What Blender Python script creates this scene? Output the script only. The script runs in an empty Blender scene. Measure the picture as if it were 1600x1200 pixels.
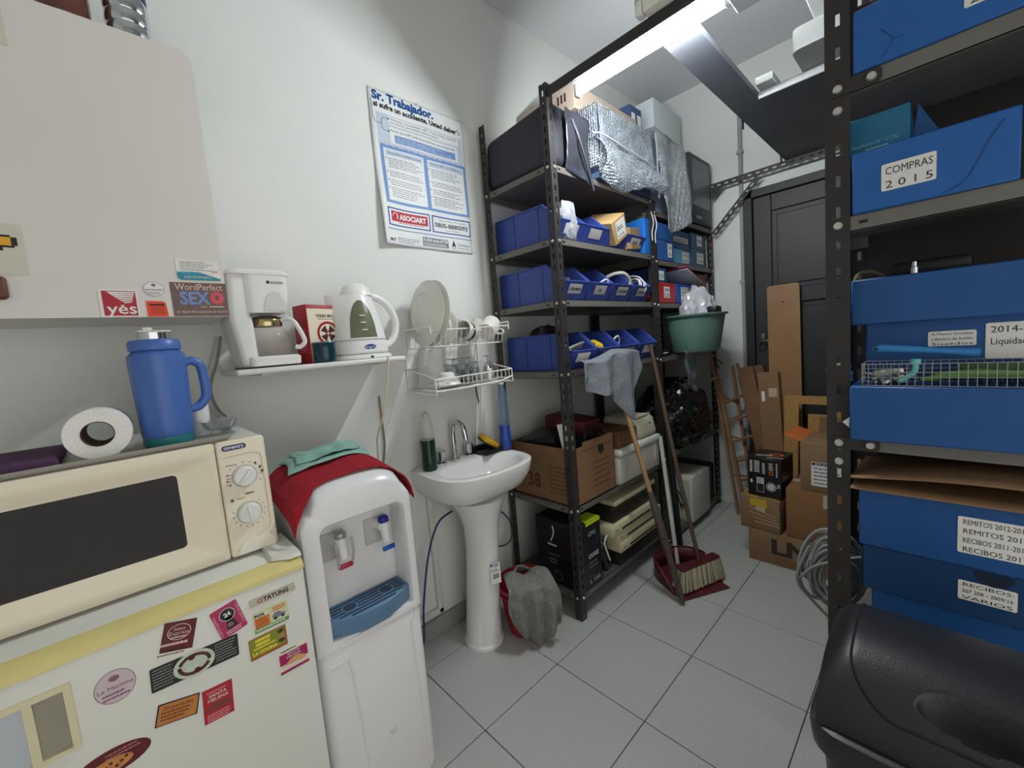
import bpy, bmesh, math, random
from mathutils import Vector, Matrix, noise, Euler
random.seed(7)
R = math.radians
sc = bpy.context.scene
COL = sc.collection

# ------------------------------------------------------------------ camera
CAM = Vector((1.137, -0.801, 1.395))
YAW, PITCH, ROLL = 0.812206, -0.097245, -0.081697
fw = Vector((-math.sin(YAW)*math.cos(PITCH), math.cos(YAW)*math.cos(PITCH), math.sin(PITCH)))
r0 = Vector((math.cos(YAW), math.sin(YAW), 0)); u0 = r0.cross(fw)
rt = r0*math.cos(ROLL)+u0*math.sin(ROLL); up = -r0*math.sin(ROLL)+u0*math.cos(ROLL)
cd = bpy.data.cameras.new('camera'); cam = bpy.data.objects.new('camera', cd); COL.objects.link(cam)
cd.sensor_fit = 'HORIZONTAL'; cd.sensor_width = 36.0; cd.lens = 642.57/1600*36.0
cd.clip_start = 0.02
cam.matrix_world = Matrix(((rt.x, up.x, -fw.x, CAM.x), (rt.y, up.y, -fw.y, CAM.y), (rt.z, up.z, -fw.z, CAM.z), (0, 0, 0, 1)))
sc.camera = cam

# ------------------------------------------------------------------ world and exposure
w = bpy.data.worlds.new('world'); sc.world = w; w.use_nodes = True
w.node_tree.nodes['Background'].inputs[0].default_value = (1.0, 0.955, 0.925, 1)
w.node_tree.nodes['Background'].inputs[1].default_value = 1.45
LAMP_STRENGTH = 330.0
sc.view_settings.view_transform = 'Standard'
sc.view_settings.look = 'None'
sc.view_settings.gamma = 1.0
sc.view_settings.use_curve_mapping = False
sc.view_settings.exposure = 0.0

# ------------------------------------------------------------------ helpers
def lin(c):
    o = []
    for v in c[:3]:
        v = v/255.0
        o.append(v/12.92 if v <= 0.04045 else ((v+0.055)/1.055)**2.4)
    return (o[0], o[1], o[2], 1.0)

MATS = {}
def M(name, rgb, rough=0.5, metal=0.0, var=0.06, vs=9.0, bump=0.0, bs=120.0, trans=0.0, coat=0.0, alpha=1.0, emit=0.0, ior=1.45, spec=0.5):
    if name in MATS: return MATS[name]
    m = bpy.data.materials.new(name); m.use_nodes = True
    nt = m.node_tree; b = nt.nodes['Principled BSDF']
    c = lin(rgb)
    b.inputs['Base Color'].default_value = c
    b.inputs['Roughness'].default_value = rough
    b.inputs['Metallic'].default_value = metal
    b.inputs['IOR'].default_value = ior
    b.inputs['Specular IOR Level'].default_value = spec
    if trans: b.inputs['Transmission Weight'].default_value = trans
    if coat: b.inputs['Coat Weight'].default_value = coat
    if alpha < 1: b.inputs['Alpha'].default_value = alpha
    if emit:
        b.inputs['Emission Color'].default_value = c
        b.inputs['Emission Strength'].default_value = emit
    if var or bump:
        tc = nt.nodes.new('ShaderNodeTexCoord')
        if var:
            n = nt.nodes.new('ShaderNodeTexNoise'); n.inputs['Scale'].default_value = vs; n.inputs['Detail'].default_value = 5
            nt.links.new(tc.outputs['Object'], n.inputs['Vector'])
            mx = nt.nodes.new('ShaderNodeMix'); mx.data_type = 'RGBA'
            mx.inputs[6].default_value = tuple(max(0, v*(1-var*2)) for v in c[:3])+(1,)
            mx.inputs[7].default_value = tuple(min(1, v*(1+var*2)) for v in c[:3])+(1,)
            nt.links.new(n.outputs['Fac'], mx.inputs[0]); nt.links.new(mx.outputs[2], b.inputs['Base Color'])
        if bump:
            n2 = nt.nodes.new('ShaderNodeTexNoise'); n2.inputs['Scale'].default_value = bs; n2.inputs['Detail'].default_value = 4
            nt.links.new(tc.outputs['Object'], n2.inputs['Vector'])
            bp = nt.nodes.new('ShaderNodeBump'); bp.inputs['Strength'].default_value = bump; bp.inputs['Distance'].default_value = 0.004
            nt.links.new(n2.outputs['Fac'], bp.inputs['Height']); nt.links.new(bp.outputs['Normal'], b.inputs['Normal'])
    MATS[name] = m
    return m

ROOTM = {}
def thing(name, label, cat, loc=(0, 0, 0), rz=0.0, group=None, kind=None):
    o = bpy.data.objects.new(name, None); COL.objects.link(o)
    o.empty_display_size = 0.05
    o.location = loc; o.rotation_euler = (0, 0, rz)
    tag(o, label, cat, group, kind)
    ROOTM[o.name] = Matrix.Translation(loc) @ Matrix.Rotation(rz, 4, 'Z')
    return o
def tag(o, label=None, cat=None, group=None, kind=None):
    if label: o['label'] = label
    if cat: o['category'] = cat
    if group: o['group'] = group
    if kind: o['kind'] = kind
    return o
def copy_tree(o, loc=None, rz=None, label=None, parent=None):
    c = o.copy(); COL.objects.link(c)
    if parent is not None: c.parent = parent
    if loc is not None: c.location = loc
    if rz is not None: c.rotation_euler = (0, 0, rz)
    if label: c['label'] = label
    for ch in list(o.children): copy_tree(ch, parent=c)
    return c

FX = lambda x, y, z: Matrix(((0, 0, 1, x), (1, 0, 0, y), (0, 1, 0, z), (0, 0, 0, 1)))     # faces +X, right = +Y
FY = lambda x, y, z: Matrix(((1, 0, 0, x), (0, 0, -1, y), (0, 1, 0, z), (0, 0, 0, 1)))    # faces -Y, right = +X
FZ = lambda x, y, z: Matrix.Translation((x, y, z))                                        # faces up

class G:
    def __init__(s): s.v = []; s.f = []; s.m = []
    def add(s, vs, fs, m=0, mx=None):
        o = len(s.v)
        for p in vs:
            p = Vector(p)
            s.v.append(mx @ p if mx is not None else p)
        for f in fs: s.f.append(tuple(i+o for i in f)); s.m.append(m)
        return s
    def box(s, c, d, m=0, r=0.0, seg=2, mx=None, edges=None):
        c = Vector(c)
        if r <= 0:
            x, y, z = d[0]/2, d[1]/2, d[2]/2
            vs = [c+Vector(p) for p in ((-x, -y, -z), (x, -y, -z), (x, y, -z), (-x, y, -z), (-x, -y, z), (x, -y, z), (x, y, z), (-x, y, z))]
            return s.add(vs, [(0, 3, 2, 1), (4, 5, 6, 7), (0, 1, 5, 4), (1, 2, 6, 5), (2, 3, 7, 6), (3, 0, 4, 7)], m, mx)
        bm = bmesh.new(); bmesh.ops.create_cube(bm, size=1.0)
        for v in bm.verts: v.co = Vector((v.co.x*d[0], v.co.y*d[1], v.co.z*d[2]))
        es = [e for e in bm.edges if edges is None or abs((e.verts[0].co-e.verts[1].co)['xyz'.index(edges)]) > 1e-6]
        bmesh.ops.bevel(bm, geom=es, offset=min(r, min(d)*0.49), segments=seg, profile=0.5, affect='EDGES')
        bm.verts.index_update()
        s.add([v.co+c for v in bm.verts], [[v.index for v in f.verts] for f in bm.faces], m, mx); bm.free(); return s
    def b2(s, x0, x1, y0, y1, z0, z1, m=0, r=0.0, seg=2, mx=None, edges=None):
        return s.box(((x0+x1)/2, (y0+y1)/2, (z0+z1)/2), (abs(x1-x0), abs(y1-y0), abs(z1-z0)), m, r, seg, mx, edges)
    def loft(s, rings, m=0, cap=True, closed=True, mx=None):
        n = len(rings[0]); vs = [p for r in rings for p in r]; fs = []
        for i in range(len(rings)-1):
            for j in range(n if closed else n-1):
                k = (j+1) % n
                fs.append((i*n+j, i*n+k, (i+1)*n+k, (i+1)*n+j))
        if cap:
            fs.append(tuple(range(n-1, -1, -1))); fs.append(tuple(range((len(rings)-1)*n, len(rings)*n)))
        return s.add(vs, fs, m, mx)
    def lathe(s, prof, n=24, m=0, mx=None, cap=False, sx=1.0, sy=1.0):
        rings = [[Vector((r*sx*math.cos(2*math.pi*k/n), r*sy*math.sin(2*math.pi*k/n), z)) for k in range(n)] for r, z in prof]
        return s.loft(rings, m, cap, True, mx)
    def cyl(s, p0, p1, r0, r1=None, n=16, m=0, cap=True, mx=None):
        p0, p1 = Vector(p0), Vector(p1); r1 = r0 if r1 is None else r1
        q = (p1-p0).to_track_quat('Z', 'Y').to_matrix()
        rings = [[p+q @ Vector((r*math.cos(2*math.pi*k/n), r*math.sin(2*math.pi*k/n), 0)) for k in range(n)] for p, r in ((p0, r0), (p1, r1))]
        return s.loft(rings, m, cap, True, mx)
    def tube(s, pts, r, n=8, m=0, cap=True, mx=None, closed=False):
        pts = [Vector(p) for p in pts]; rings = []; N = len(pts)
        prev = None
        for i, p in enumerate(pts):
            if closed: t = pts[(i+1) % N]-pts[i-1]
            else: t = pts[min(i+1, N-1)]-pts[max(i-1, 0)]
            t.normalize()
            if prev is None:
                a = t.orthogonal().normalized()
            else:
                a = prev-t*prev.dot(t)
                a = a.normalized() if a.length > 1e-6 else t.orthogonal().normalized()
            prev = a; b = t.cross(a)
            rr = r[i] if isinstance(r, (list, tuple)) else r
            rings.append([p+(a*math.cos(2*math.pi*k/n)+b*math.sin(2*math.pi*k/n))*rr for k in range(n)])
        if closed: rings.append(rings[0]); cap = False
        return s.loft(rings, m, cap, True, mx)
    def poly(s, pts, t, m=0, mx=None, z0=0.0):
        n = len(pts)
        a = sum(pts[i][0]*pts[(i+1) % n][1]-pts[(i+1) % n][0]*pts[i][1] for i in range(n))
        if a < 0: pts = pts[::-1]
        return s.loft([[Vector((p[0], p[1], z0)) for p in pts], [Vector((p[0], p[1], z0+t)) for p in pts]], m, True, True, mx)
    def rect(s, x0, x1, y0, y1, t, m=0, mx=None, z0=0.0, r=0.0, n=4):
        if r <= 0: return s.poly([(x0, y0), (x1, y0), (x1, y1), (x0, y1)], t, m, mx, z0)
        return s.poly(rrect(x0, x1, y0, y1, r, n), t, m, mx, z0)
    def ell(s, cx, cy, rx, ry, t, m=0, mx=None, z0=0.0, n=28):
        return s.poly([(cx+rx*math.cos(2*math.pi*k/n), cy+ry*math.sin(2*math.pi*k/n)) for k in range(n)], t, m, mx, z0)
    def ring(s, cx, cy, rx, ry, wd, t, m=0, mx=None, z0=0.0, n=28):
        a = [Vector((cx+rx*math.cos(2*math.pi*k/n), cy+ry*math.sin(2*math.pi*k/n), z0+t)) for k in range(n)]
        b = [Vector((cx+(rx-wd)*math.cos(2*math.pi*k/n), cy+(ry-wd)*math.sin(2*math.pi*k/n), z0+t)) for k in range(n)]
        return s.loft([a, b], m, False, True, mx)
    def lines(s, x0, x1, ytop, n, dy, h, m=0, mx=None, z0=0.0, ragged=0.35):
        for i in range(n):
            x = x0; y = ytop-i*dy; end = x1-(x1-x0)*random.random()*ragged
            while x < end:
                wl = (x1-x0)*random.uniform(0.05, 0.16)
                xe = min(x+wl, end)
                if xe-x > (x1-x0)*0.02: s.rect(x, xe, y-h, y, 0.00025, m, mx, z0)
                x = xe+(x1-x0)*0.02
        return s
    def text(s, body, size, m=0, mx=None, x=0, y=0, z0=0.0, align='LEFT', sx=1.0, shear=0.0, bold=0.0, width=None, ext=0.00015):
        cu = bpy.data.curves.new('t', 'FONT'); cu.body = body; cu.size = size; cu.align_x = align
        cu.extrude = ext; cu.resolution_u = 2; cu.shear = shear; cu.offset = bold; cu.fill_mode = 'FRONT'
        o = bpy.data.objects.new('t', cu); COL.objects.link(o)
        dg = bpy.context.evaluated_depsgraph_get(); dg.update()
        me = bpy.data.meshes.new_from_object(o.evaluated_get(dg))
        vs = [v.co.copy() for v in me.vertices]; fs = [list(p.vertices) for p in me.polygons]
        bpy.data.objects.remove(o); bpy.data.curves.remove(cu); bpy.data.meshes.remove(me)
        if not vs: return s
        if width:
            w0 = max(v.x for v in vs)-min(v.x for v in vs); sx = width/max(w0, 1e-6)
        return s.add([Vector((v.x*sx+x, v.y+y, v.z+z0+ext)) for v in vs], fs, m, mx)
    def sheet(s, fn, nu, nv, m=0, mx=None):
        vs = [Vector(fn(i/nu, j/nv)) for j in range(nv+1) for i in range(nu+1)]
        fs = [(j*(nu+1)+i, j*(nu+1)+i+1, (j+1)*(nu+1)+i+1, (j+1)*(nu+1)+i) for j in range(nv) for i in range(nu)]
        return s.add(vs, fs, m, mx)
    def warp(s, fn): s.v = [Vector(fn(p)) for p in s.v]; return s
    def xf(s, mx): s.v = [mx @ p for p in s.v]; return s
    def mesh(s, name, mats, smooth=True, ang=38):
        me = bpy.data.meshes.new(name)
        me.from_pydata([tuple(p) for p in s.v], [], s.f)
        for k in (mats if isinstance(mats, (list, tuple)) else [mats]): me.materials.append(k)
        me.polygons.foreach_set('material_index', s.m)
        me.update()
        if smooth:
            me.polygons.foreach_set('use_smooth', [True]*len(me.polygons))
            me.set_sharp_from_angle(angle=R(ang))
        return me
    def obj(s, name, mats, parent=None, smooth=True, ang=38, w=False, thick=0.0, sub=0, label=None):
        if w and parent is not None:
            rootp = parent
            while rootp.parent: rootp = rootp.parent
            if rootp.name in ROOTM: s.xf(ROOTM[rootp.name].inverted())
        o = bpy.data.objects.new(name, s.mesh(name, mats, smooth, ang)); COL.objects.link(o)
        if parent is not None: o.parent = parent
        if thick:
            md = o.modifiers.new('solid', 'SOLIDIFY'); md.thickness = thick; md.offset = 0
        if sub:
            md = o.modifiers.new('sub', 'SUBSURF'); md.levels = sub; md.render_levels = sub
        if label: o['label'] = label
        return o
    def single(s, name, mats, label, cat, origin=None, group=None, kind=None, **kw):
        if origin is None:
            xs = [p.x for p in s.v]; ys = [p.y for p in s.v]; zs = [p.z for p in s.v]
            origin = ((min(xs)+max(xs))/2, (min(ys)+max(ys))/2, min(zs))
        s.xf(Matrix.Translation(-Vector(origin)))
        o = s.obj(name, mats, None, **kw); o.location = origin
        ROOTM[o.name] = Matrix.Translation(origin)
        return tag(o, label, cat, group, kind)

def rrect(x0, x1, y0, y1, r, n=4):
    pts = []
    for cx, cy, a0 in ((x1-r, y0+r, -90), (x1-r, y1-r, 0), (x0+r, y1-r, 90), (x0+r, y0+r, 180)):
        for k in range(n+1):
            a = R(a0+90*k/n); pts.append((cx+r*math.cos(a), cy+r*math.sin(a)))
    return pts
def ring3(pts, z): return [Vector((p[0], p[1], z)) for p in pts]
def arc(cx, cy, r, a0, a1, n): return [(cx+r*math.cos(R(a0+(a1-a0)*k/n)), cy+r*math.sin(R(a0+(a1-a0)*k/n))) for k in range(n+1)]
def smooth_path(pts, n=6):
    pts = [Vector(p) for p in pts]; out = []
    for i in range(len(pts)-1):
        p0 = pts[max(i-1, 0)]; p1 = pts[i]; p2 = pts[i+1]; p3 = pts[min(i+2, len(pts)-1)]
        for k in range(n):
            t = k/n
            out.append(0.5*((2*p1)+(p2-p0)*t+(2*p0-5*p1+4*p2-p3)*t*t+(3*p1-p0-3*p2+p3)*t**3))
    out.append(pts[-1]); return out
def nz(p, s=1.0, o=0.0): return noise.noise(Vector((p[0]*s+o, p[1]*s+o*1.7, p[2]*s-o)))

# common materials
white_paint = M('white wall paint', (220, 222, 217), 0.75, var=0.025, vs=3, bump=0.12, bs=60)
ink = M('black ink', (30, 30, 32), 0.6, var=0)
paper = M('white paper', (232, 232, 226), 0.6, var=0.02)
label_white = M('label paper', (228, 228, 222), 0.6, var=0.03, vs=30)
dark_steel = M('dark grey enamelled steel', (54, 51, 50), 0.45, metal=0.2, var=0.12, vs=14, bump=0.1, bs=40)
rim_steel = M('brown grey shelf enamel', (104, 100, 94), 0.45, var=0.1, vs=12)
bolt_steel = M('bright zinc bolt', (205, 203, 192), 0.35, metal=0.6, var=0.05)
chrome = M('chrome', (205, 208, 210), 0.12, metal=1.0, var=0)
cardboard = M('brown cardboard', (136, 107, 77), 0.8, var=0.08, vs=16, bump=0.08, bs=90)
cardboard_pale = M('pale cardboard', (186, 152, 104), 0.8, var=0.07, vs=16)
cardboard_dark = M('dark cardboard', (112, 84, 56), 0.8, var=0.1, vs=12)
black_plastic = M('black plastic', (24, 24, 26), 0.4, var=0.05)
white_plastic = M('white plastic', (224, 224, 220), 0.35, var=0.02)
cream_plastic = M('cream plastic', (226, 218, 192), 0.42, var=0.03, vs=5, bump=0.05, bs=300)
grey_plastic = M('grey plastic', (140, 142, 142), 0.45, var=0.04)
wood = M('brown wood', (150, 108, 70), 0.6, var=0.14, vs=10)
white_wire = M('white coated wire', (228, 228, 222), 0.35, var=0)
# ------------------------------------------------------------------ room shell
XL, XR, YF, YB, ZC = -0.565, 2.30, -2.0, 2.58, 3.20
def struct(o): o['kind'] = 'structure'; return o
g = G(); g.b2(XL-0.1, XR+0.1, YF-0.1, YB+0.1, -0.10, -0.004)
floor = struct(g.obj('floor', M('dark tile grout', (66, 66, 64), 0.8, var=0.1), None))
tile_m = M('speckled grey floor tile', (178, 179, 175), 0.38, var=0.09, vs=150, bump=0.05, bs=220)
nt = tile_m.node_tree
TS = 0.41; meshes = {}
i0, i1 = math.floor(XL/TS), math.ceil(XR/TS); j0, j1 = math.floor(YF/TS), math.ceil(YB/TS)
for i in range(i0, i1):
    for j in range(j0, j1):
        xa, xb = max(i*TS, XL), min((i+1)*TS, XR); ya, yb = max(j*TS, YF), min((j+1)*TS, YB)
        if xb-xa < 0.02 or yb-ya < 0.02: continue
        key = (round(xb-xa, 3), round(yb-ya, 3))
        if key not in meshes:
            h = G(); h.box((0, 0, -0.003), (xb-xa-0.0032, yb-ya-0.0032, 0.006), 0, 0.0012, 1)
            meshes[key] = h.mesh('tile', tile_m)
        t = bpy.data.objects.new('tile', meshes[key]); COL.objects.link(t)
        t.location = ((xa+xb)/2, (ya+yb)/2, 0); t.parent = floor
g = G(); g.b2(XL-0.1, XL, YF, YB+0.1, -0.1, ZC+0.1); struct(g.obj('wall_left', white_paint, None))
g = G(); g.b2(XL-0.1, XR+0.1, YB, YB+0.1, -0.1, ZC+0.1); struct(g.obj('wall_back', white_paint, None))
g = G(); g.b2(XR, XR+0.1, 0.60, YB+0.1, -0.1, ZC+0.1); g.b2(XR, XR+0.1, YF, 0.5999, 2.15, ZC+0.1); struct(g.obj('wall_right', white_paint, None))  # unseen; near half left open for soft fill, lintel added to dim upper walls
g = G(); g.b2(XL-0.1, XR+0.1, YF-0.1, YF, -0.1, ZC+0.1); struct(g.obj('wall_front', white_paint, None))
g = G(); g.b2(XL-0.1, XR+0.1, YF, YB+0.1, ZC, ZC+0.1)
struct(g.obj('ceiling', M('ceiling paint', (214, 217, 218), 0.8, var=0.03, vs=2), None))
g = G(); g.b2(XL, XL+0.014, YF, YB, 0, 0.085, 0, 0.003, 1); g.b2(XL, XL+0.018, YF, YB, 0.085, 0.095)
struct(g.obj('baseboard_left', M('grey baseboard', (150, 150, 146), 0.5, var=0.05), None))
g = G(); g.b2(XL, XL+0.022, YF, 0.21, 0.112, 0.142, 0, 0.006, 2); g.b2(XL, XL+0.022, 0.18, 0.21, 0.112, 0.80, 0, 0.006, 2)
struct(g.obj('trim_1', M('white cable duct', (214, 214, 208), 0.5, var=0.03), None))
# pipe on the back wall
g = G(); g.cyl((0.125, YB-0.016, 0.0), (0.125, YB-0.016, 2.93), 0.013, n=14, m=0)
for z in (0.6, 1.7, 2.6): g.b2(0.105, 0.145, YB-0.032, YB, z, z+0.02)
struct(g.obj('trim_2', M('grey conduit', (150, 152, 152), 0.5, var=0.03), None))

# door in the back wall
door_m = M('charcoal painted wood', (40, 40, 42), 0.5, var=0.12, vs=7, bump=0.1, bs=30)
g = G()
XD0, XD1, ZD = 0.145, 1.10, 2.322
g.b2(XD0, XD0+0.055, YB-0.05, YB, 0, ZD, 0, 0.004, 1); g.b2(XD1-0.055, XD1, YB-0.05, YB, 0, ZD, 0, 0.004, 1)
g.b2(XD0, XD1, YB-0.05, YB, ZD-0.055, ZD, 0, 0.004, 1); g.b2(XD0+0.05, XD1-0.05, YB-0.012, YB-0.002, 0, ZD-0.05)
door = struct(g.obj('door_1', door_m, None))
g = G()
xa, xb = XD0+0.06, XD1-0.06
for (a, b, c, d) in ((xa, xa+0.11, 0.01, ZD-0.06), (xb-0.11, xb, 0.01, ZD-0.06), (xa+0.11, xb-0.11, ZD-0.17, ZD-0.06), (xa+0.11, xb-0.11, 1.52, 1.62), (xa+0.11, xb-0.11, 0.01, 0.22)):
    g.b2(a, b, YB-0.042, YB-0.010, c, d, 0, 0.004, 1)
g.obj('door_leaf_frame', door_m, door)
for c, d in ((1.62, ZD-0.17), (0.22, 1.52)):
    g = G(); g.b2(xa+0.11, xb-0.11, YB-0.026, YB-0.012, c, d)
    g.box(((xa+xb)/2, YB-0.030, (c+d)/2), (xb-xa-0.28, 0.010, d-c-0.06), 0, 0.004, 1)
    g.obj('panel', door_m, door)
g = G(); g.b2(xa+0.02, xa+0.06, YB-0.052, YB-0.042, 1.20, 1.32, 0, 0.006, 2); g.cyl((xa+0.04, YB-0.05, 1.27), (xa+0.04, YB-0.09, 1.27), 0.009); g.box((xa+0.07, YB-0.088, 1.27), (0.085, 0.014, 0.016), 0, 0.006, 2)
g.obj('handle', M('old brass', (84, 76, 68), 0.4, metal=0.6), door)

# ------------------------------------------------------------------ lamp and overhead bars
LY, LZ = 0.745, 2.425
lamp = thing('fluorescent_lamp', 'lit white fluorescent batten lamp hanging under the dark overhead bar', 'lamp', (0.36, LY, LZ))
enamel = M('white lamp enamel', (238, 240, 240), 0.35, var=0)
g = G(); g.b2(0.045, 0.725, LY-0.024, LY+0.024, LZ+0.032, LZ+0.070, 0, 0.005, 2)
g.obj('housing', enamel, lamp, w=True)
for a, b in ((0.045, 0.062), (0.640, 0.660)):
    g = G(); g.b2(a, b, LY-0.016, LY+0.016, LZ-0.018, LZ+0.034, 0, 0.005, 2); g.obj('socket', enamel, lamp, w=True)
g = G(); g.b2(0.662, 0.742, LY-0.045, LY+0.045, LZ-0.030, LZ+0.0315, 0, 0.004, 1); g.obj('starter_box', enamel, lamp, w=True)
tube_m = bpy.data.materials.new('glowing tube'); tube_m.use_nodes = True
tn = tube_m.node_tree; tn.nodes.remove(tn.nodes['Principled BSDF'])
em = tn.nodes.new('ShaderNodeEmission'); em.inputs[0].default_value = (0.92, 0.97, 1.0, 1); em.inputs[1].default_value = LAMP_STRENGTH
tn.links.new(em.outputs[0], tn.nodes['Material Output'].inputs[0])
g = G(); g.cyl((0.062, LY, LZ), (0.640, LY, LZ), 0.013, n=20); g.obj('tube', tube_m, lamp, w=True)

bar = thing('overhead_bar', 'dark steel bar spanning from the tall shelf post across the aisle over the lamp', 'bar', (0.42, 0.70, 2.445))
g = G(); g.b2(-0.075, 1.00, 0.698, 0.702, 2.452, 2.495); g.obj('upright_flange', dark_steel, bar, w=True)
g = G(); g.b2(-0.075, 1.00, 0.702, 0.738, 2.491, 2.4955); g.obj('top_flange', dark_steel, bar, w=True)
for x in (0.10, 0.66):
    g = G(); g.b2(x, x+0.02, LY-0.012, LY+0.012, LZ+0.068, 2.493); g.obj('lamp_hanger', dark_steel, bar, w=True)

# ballast box on top of the bar
o = thing('ballast_box', 'white ballast box with metal clip sitting on top of the dark overhead bar', 'ballast', (0.455, 0.70, 2.4965))
g = G(); g.b2(0.400, 0.600, 0.660, 0.735, 2.4965, 2.565, 0, 0.006, 2); g.obj('body', M('warm white enamel', (238, 234, 220), 0.4, var=0.02), o, w=True)
g = G(); g.b2(0.372, 0.398, 0.660, 0.700, 2.4965, 2.60, 0, 0.004, 1); g.obj('clip', enamel, o, w=True)
g = G(); g.b2(0.380, 0.390, 0.655, 0.660, 2.53, 2.57, 0, 0.002, 1); g.obj('clip_screw', chrome, o, w=True)

# ------------------------------------------------------------------ slotted angle steel
def flange(g, p0, p1, wdir, wd, th, pitch=0.05, slot=0.024, sw=0.010, m=0):
    """flat slotted strip from p0 to p1, width along wdir, as real holes"""
    p0, p1, wdir = Vector(p0), Vector(p1), Vector(wdir).normalized()
    ax = (p1-p0); L = ax.length; ax.normalize(); nrm = ax.cross(wdir)
    mx = Matrix((ax, wdir, nrm)).transposed().to_4x4(); mx.translation = p0
    a = (wd-sw)/2
    g.b2(0, L, 0, a, 0, th, m, mx=mx); g.b2(0, L, wd-a, wd, 0, th, m, mx=mx)
    n = int(L/pitch)
    for k in range(n+1):
        s0 = k*pitch-(pitch-slot)/2; s1 = k*pitch+(pitch-slot)/2
        s0, s1 = max(0, s0), min(L, s1)
        if s1 > s0: g.b2(s0, s1, a, wd-a, 0, th, m, mx=mx)
    return g
def post(parent, x, y, z0, z1, sx, sy, wd=0.04, th=0.002, mat=None):
    g = G()
    flange(g, (x, y, z0), (x, y, z1), (sx, 0, 0), wd, th*(1 if sx*1 > 0 else 1))
    flange(g, (x, y, z0), (x, y, z1), (0, sy, 0), wd, th)
    g.obj('post', mat or dark_steel, parent, w=True, smooth=False)
boltmesh = None
def bolt(parent, p, ax):
    global boltmesh
    if boltmesh is None:
        h = G(); h.cyl((0, 0, 0), (0, 0, 0.005), 0.0075, 0.006, n=8); boltmesh = h.mesh('bolt', bolt_steel)
    o = bpy.data.objects.new('bolt', boltmesh); COL.objects.link(o); o.parent = parent
    rootp = parent
    o.location = ROOTM[rootp.name].inverted() @ Vector(p)
    if ax == 'x': o.rotation_euler = (0, R(90), 0)
    if ax == '-y': o.rotation_euler = (R(90), 0, 0)
    return o
def shelf_panel(parent, x0, x1, y0, y1, z, rim=0.032, mat=None, sides='xXyY'):
    g = G(); g.b2(x0, x1, y0, y1, z-0.002, z)
    t = 0.002
    holes = []
    g.b2(x1-t, x1, y0, y1, z-rim, z); g.b2(x0, x0+t, y0, y1, z-rim, z)
    g.b2(x0, x1, y0, y0+t, z-rim, z); g.b2(x0, x1, y1-t, y1, z-rim, z)
    g.b2(x1-0.012, x1, y0, y1, z-rim, z-rim+t); g.b2(x0, x1, y0, y0+0.012, z-rim, z-rim+t)
    s = g.obj('shelf', mat or rim_steel, parent, w=True, smooth=False)
    for yy in (y0+0.055, y1-0.055): h = G(); h.b2(x1-0.0005, x1+0.0008, yy-0.009, yy+0.009, z-rim*0.5-0.004, z-rim*0.5+0.004); h.obj('slot', black_plastic, s, w=True, smooth=False)
    for xx in (x0+0.075, x1-0.075): h = G(); h.b2(xx-0.009, xx+0.009, y0-0.0008, y0+0.0005, z-rim*0.5-0.004, z-rim*0.5+0.004); h.obj('slot', black_plastic, s, w=True, smooth=False)
    return s

XF, XBK = -0.075, -0.535
YA0, YA1, YA2 = 0.695, 1.612, 2.545
ZS = (0.131, 0.577, 1.245, 1.578, 1.858, 2.180)
def tall_unit(y0, y1, zs, ztop, label):
    u = thing('metal_shelf_unit', label, 'shelf', (-0.30, (y0+y1)/2, 0), 0, 'tall dark metal shelf units along the left wall')
    for x, sx in ((XF, -1), (XBK, 1)):
        for y, sy in ((y0, 1), (y1, -1)): post(u, x, y, 0, ztop[0] if y == y0 else ztop[1], sx, sy)
    for z in zs:
        shelf_panel(u, XBK+0.003, XF-0.003, y0+0.003, y1-0.003, z)
        for y in (y0+0.020, y1-0.020): bolt(u, (XF+0.001, y, z-0.015), 'x')
        for x in (XF-0.020, XBK+0.020): bolt(u, (x, y0-0.001, z-0.015), '-y')
    return u
tall_unit(YA0, YA1, ZS, (2.515, 2.18), 'tall dark metal shelf unit with rows of blue bins, beside the poster')
tall_unit(YA1+0.006, YA2, (0.055, 0.600, 1.235, 1.572, 1.835, 2.125), (2.18, 2.53), 'dark metal shelf unit holding the green basin, next to the black door')

# ------------------------------------------------------------------ bar, brace and loft over the door
o = thing('slotted_angle_bar', 'slotted steel angle bar running from the shelf post above the black door', 'bar', (0.45, 2.50, 2.40))
g = G(); flange(g, (-0.075, 2.50, 2.395), (2.26, 2.50, 2.395), (0, 0, 1), 0.04, 0.002); flange(g, (-0.075, 2.50, 2.435), (2.26, 2.50, 2.435), (0, 1, 0), 0.04, 0.002)
g.obj('angle', dark_steel, o, w=True, smooth=False)
g = G(); flange(g, (-0.060, 2.497, 2.09), (0.245, 2.497, 2.405), (0.72, 0, -0.69), 0.036, 0.002); g.obj('diagonal_brace', dark_steel, o, w=True, smooth=False)
g = G(); g.poly([(-0.05, 2.395), (0.03, 2.395), (-0.05, 2.32)], 0.002, 0, FY(0, 2.496, 0)); g.obj('corner_plate', dark_steel, o, w=True, smooth=False)

loft_m = M('dark stained loft board', (116, 120, 128), 0.55, var=0.1, vs=6)
o = thing('loft_platform', 'dark wooden loft platform hung high over the door, seen from below', 'platform', (1.2, 1.7, 2.437))
g = G(); g.b2(0.41, 2.28, 1.5002, 2.57, 2.437, 2.462); g.obj('deck_board', loft_m, o, w=True)
g = G(); g.b2(0.41, 0.53, 0.80, 1.50, 2.437, 2.462); g.obj('side_beam', loft_m, o, w=True)
g = G(); g.b2(0.53, 2.28, 1.488, 1.50, 2.425, 2.455, 0, 0.003, 1); g.obj('edge_strip', M('scuffed metal strip', (150, 152, 152), 0.4, metal=0.4, var=0.12, vs=30), o, w=True)
for yy in (1.66, 2.40): g = G(); g.b2(0.405, 0.4095, yy, yy+0.03, 2.40, 2.46); g.obj('bracket', dark_steel, o, w=True)
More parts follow.
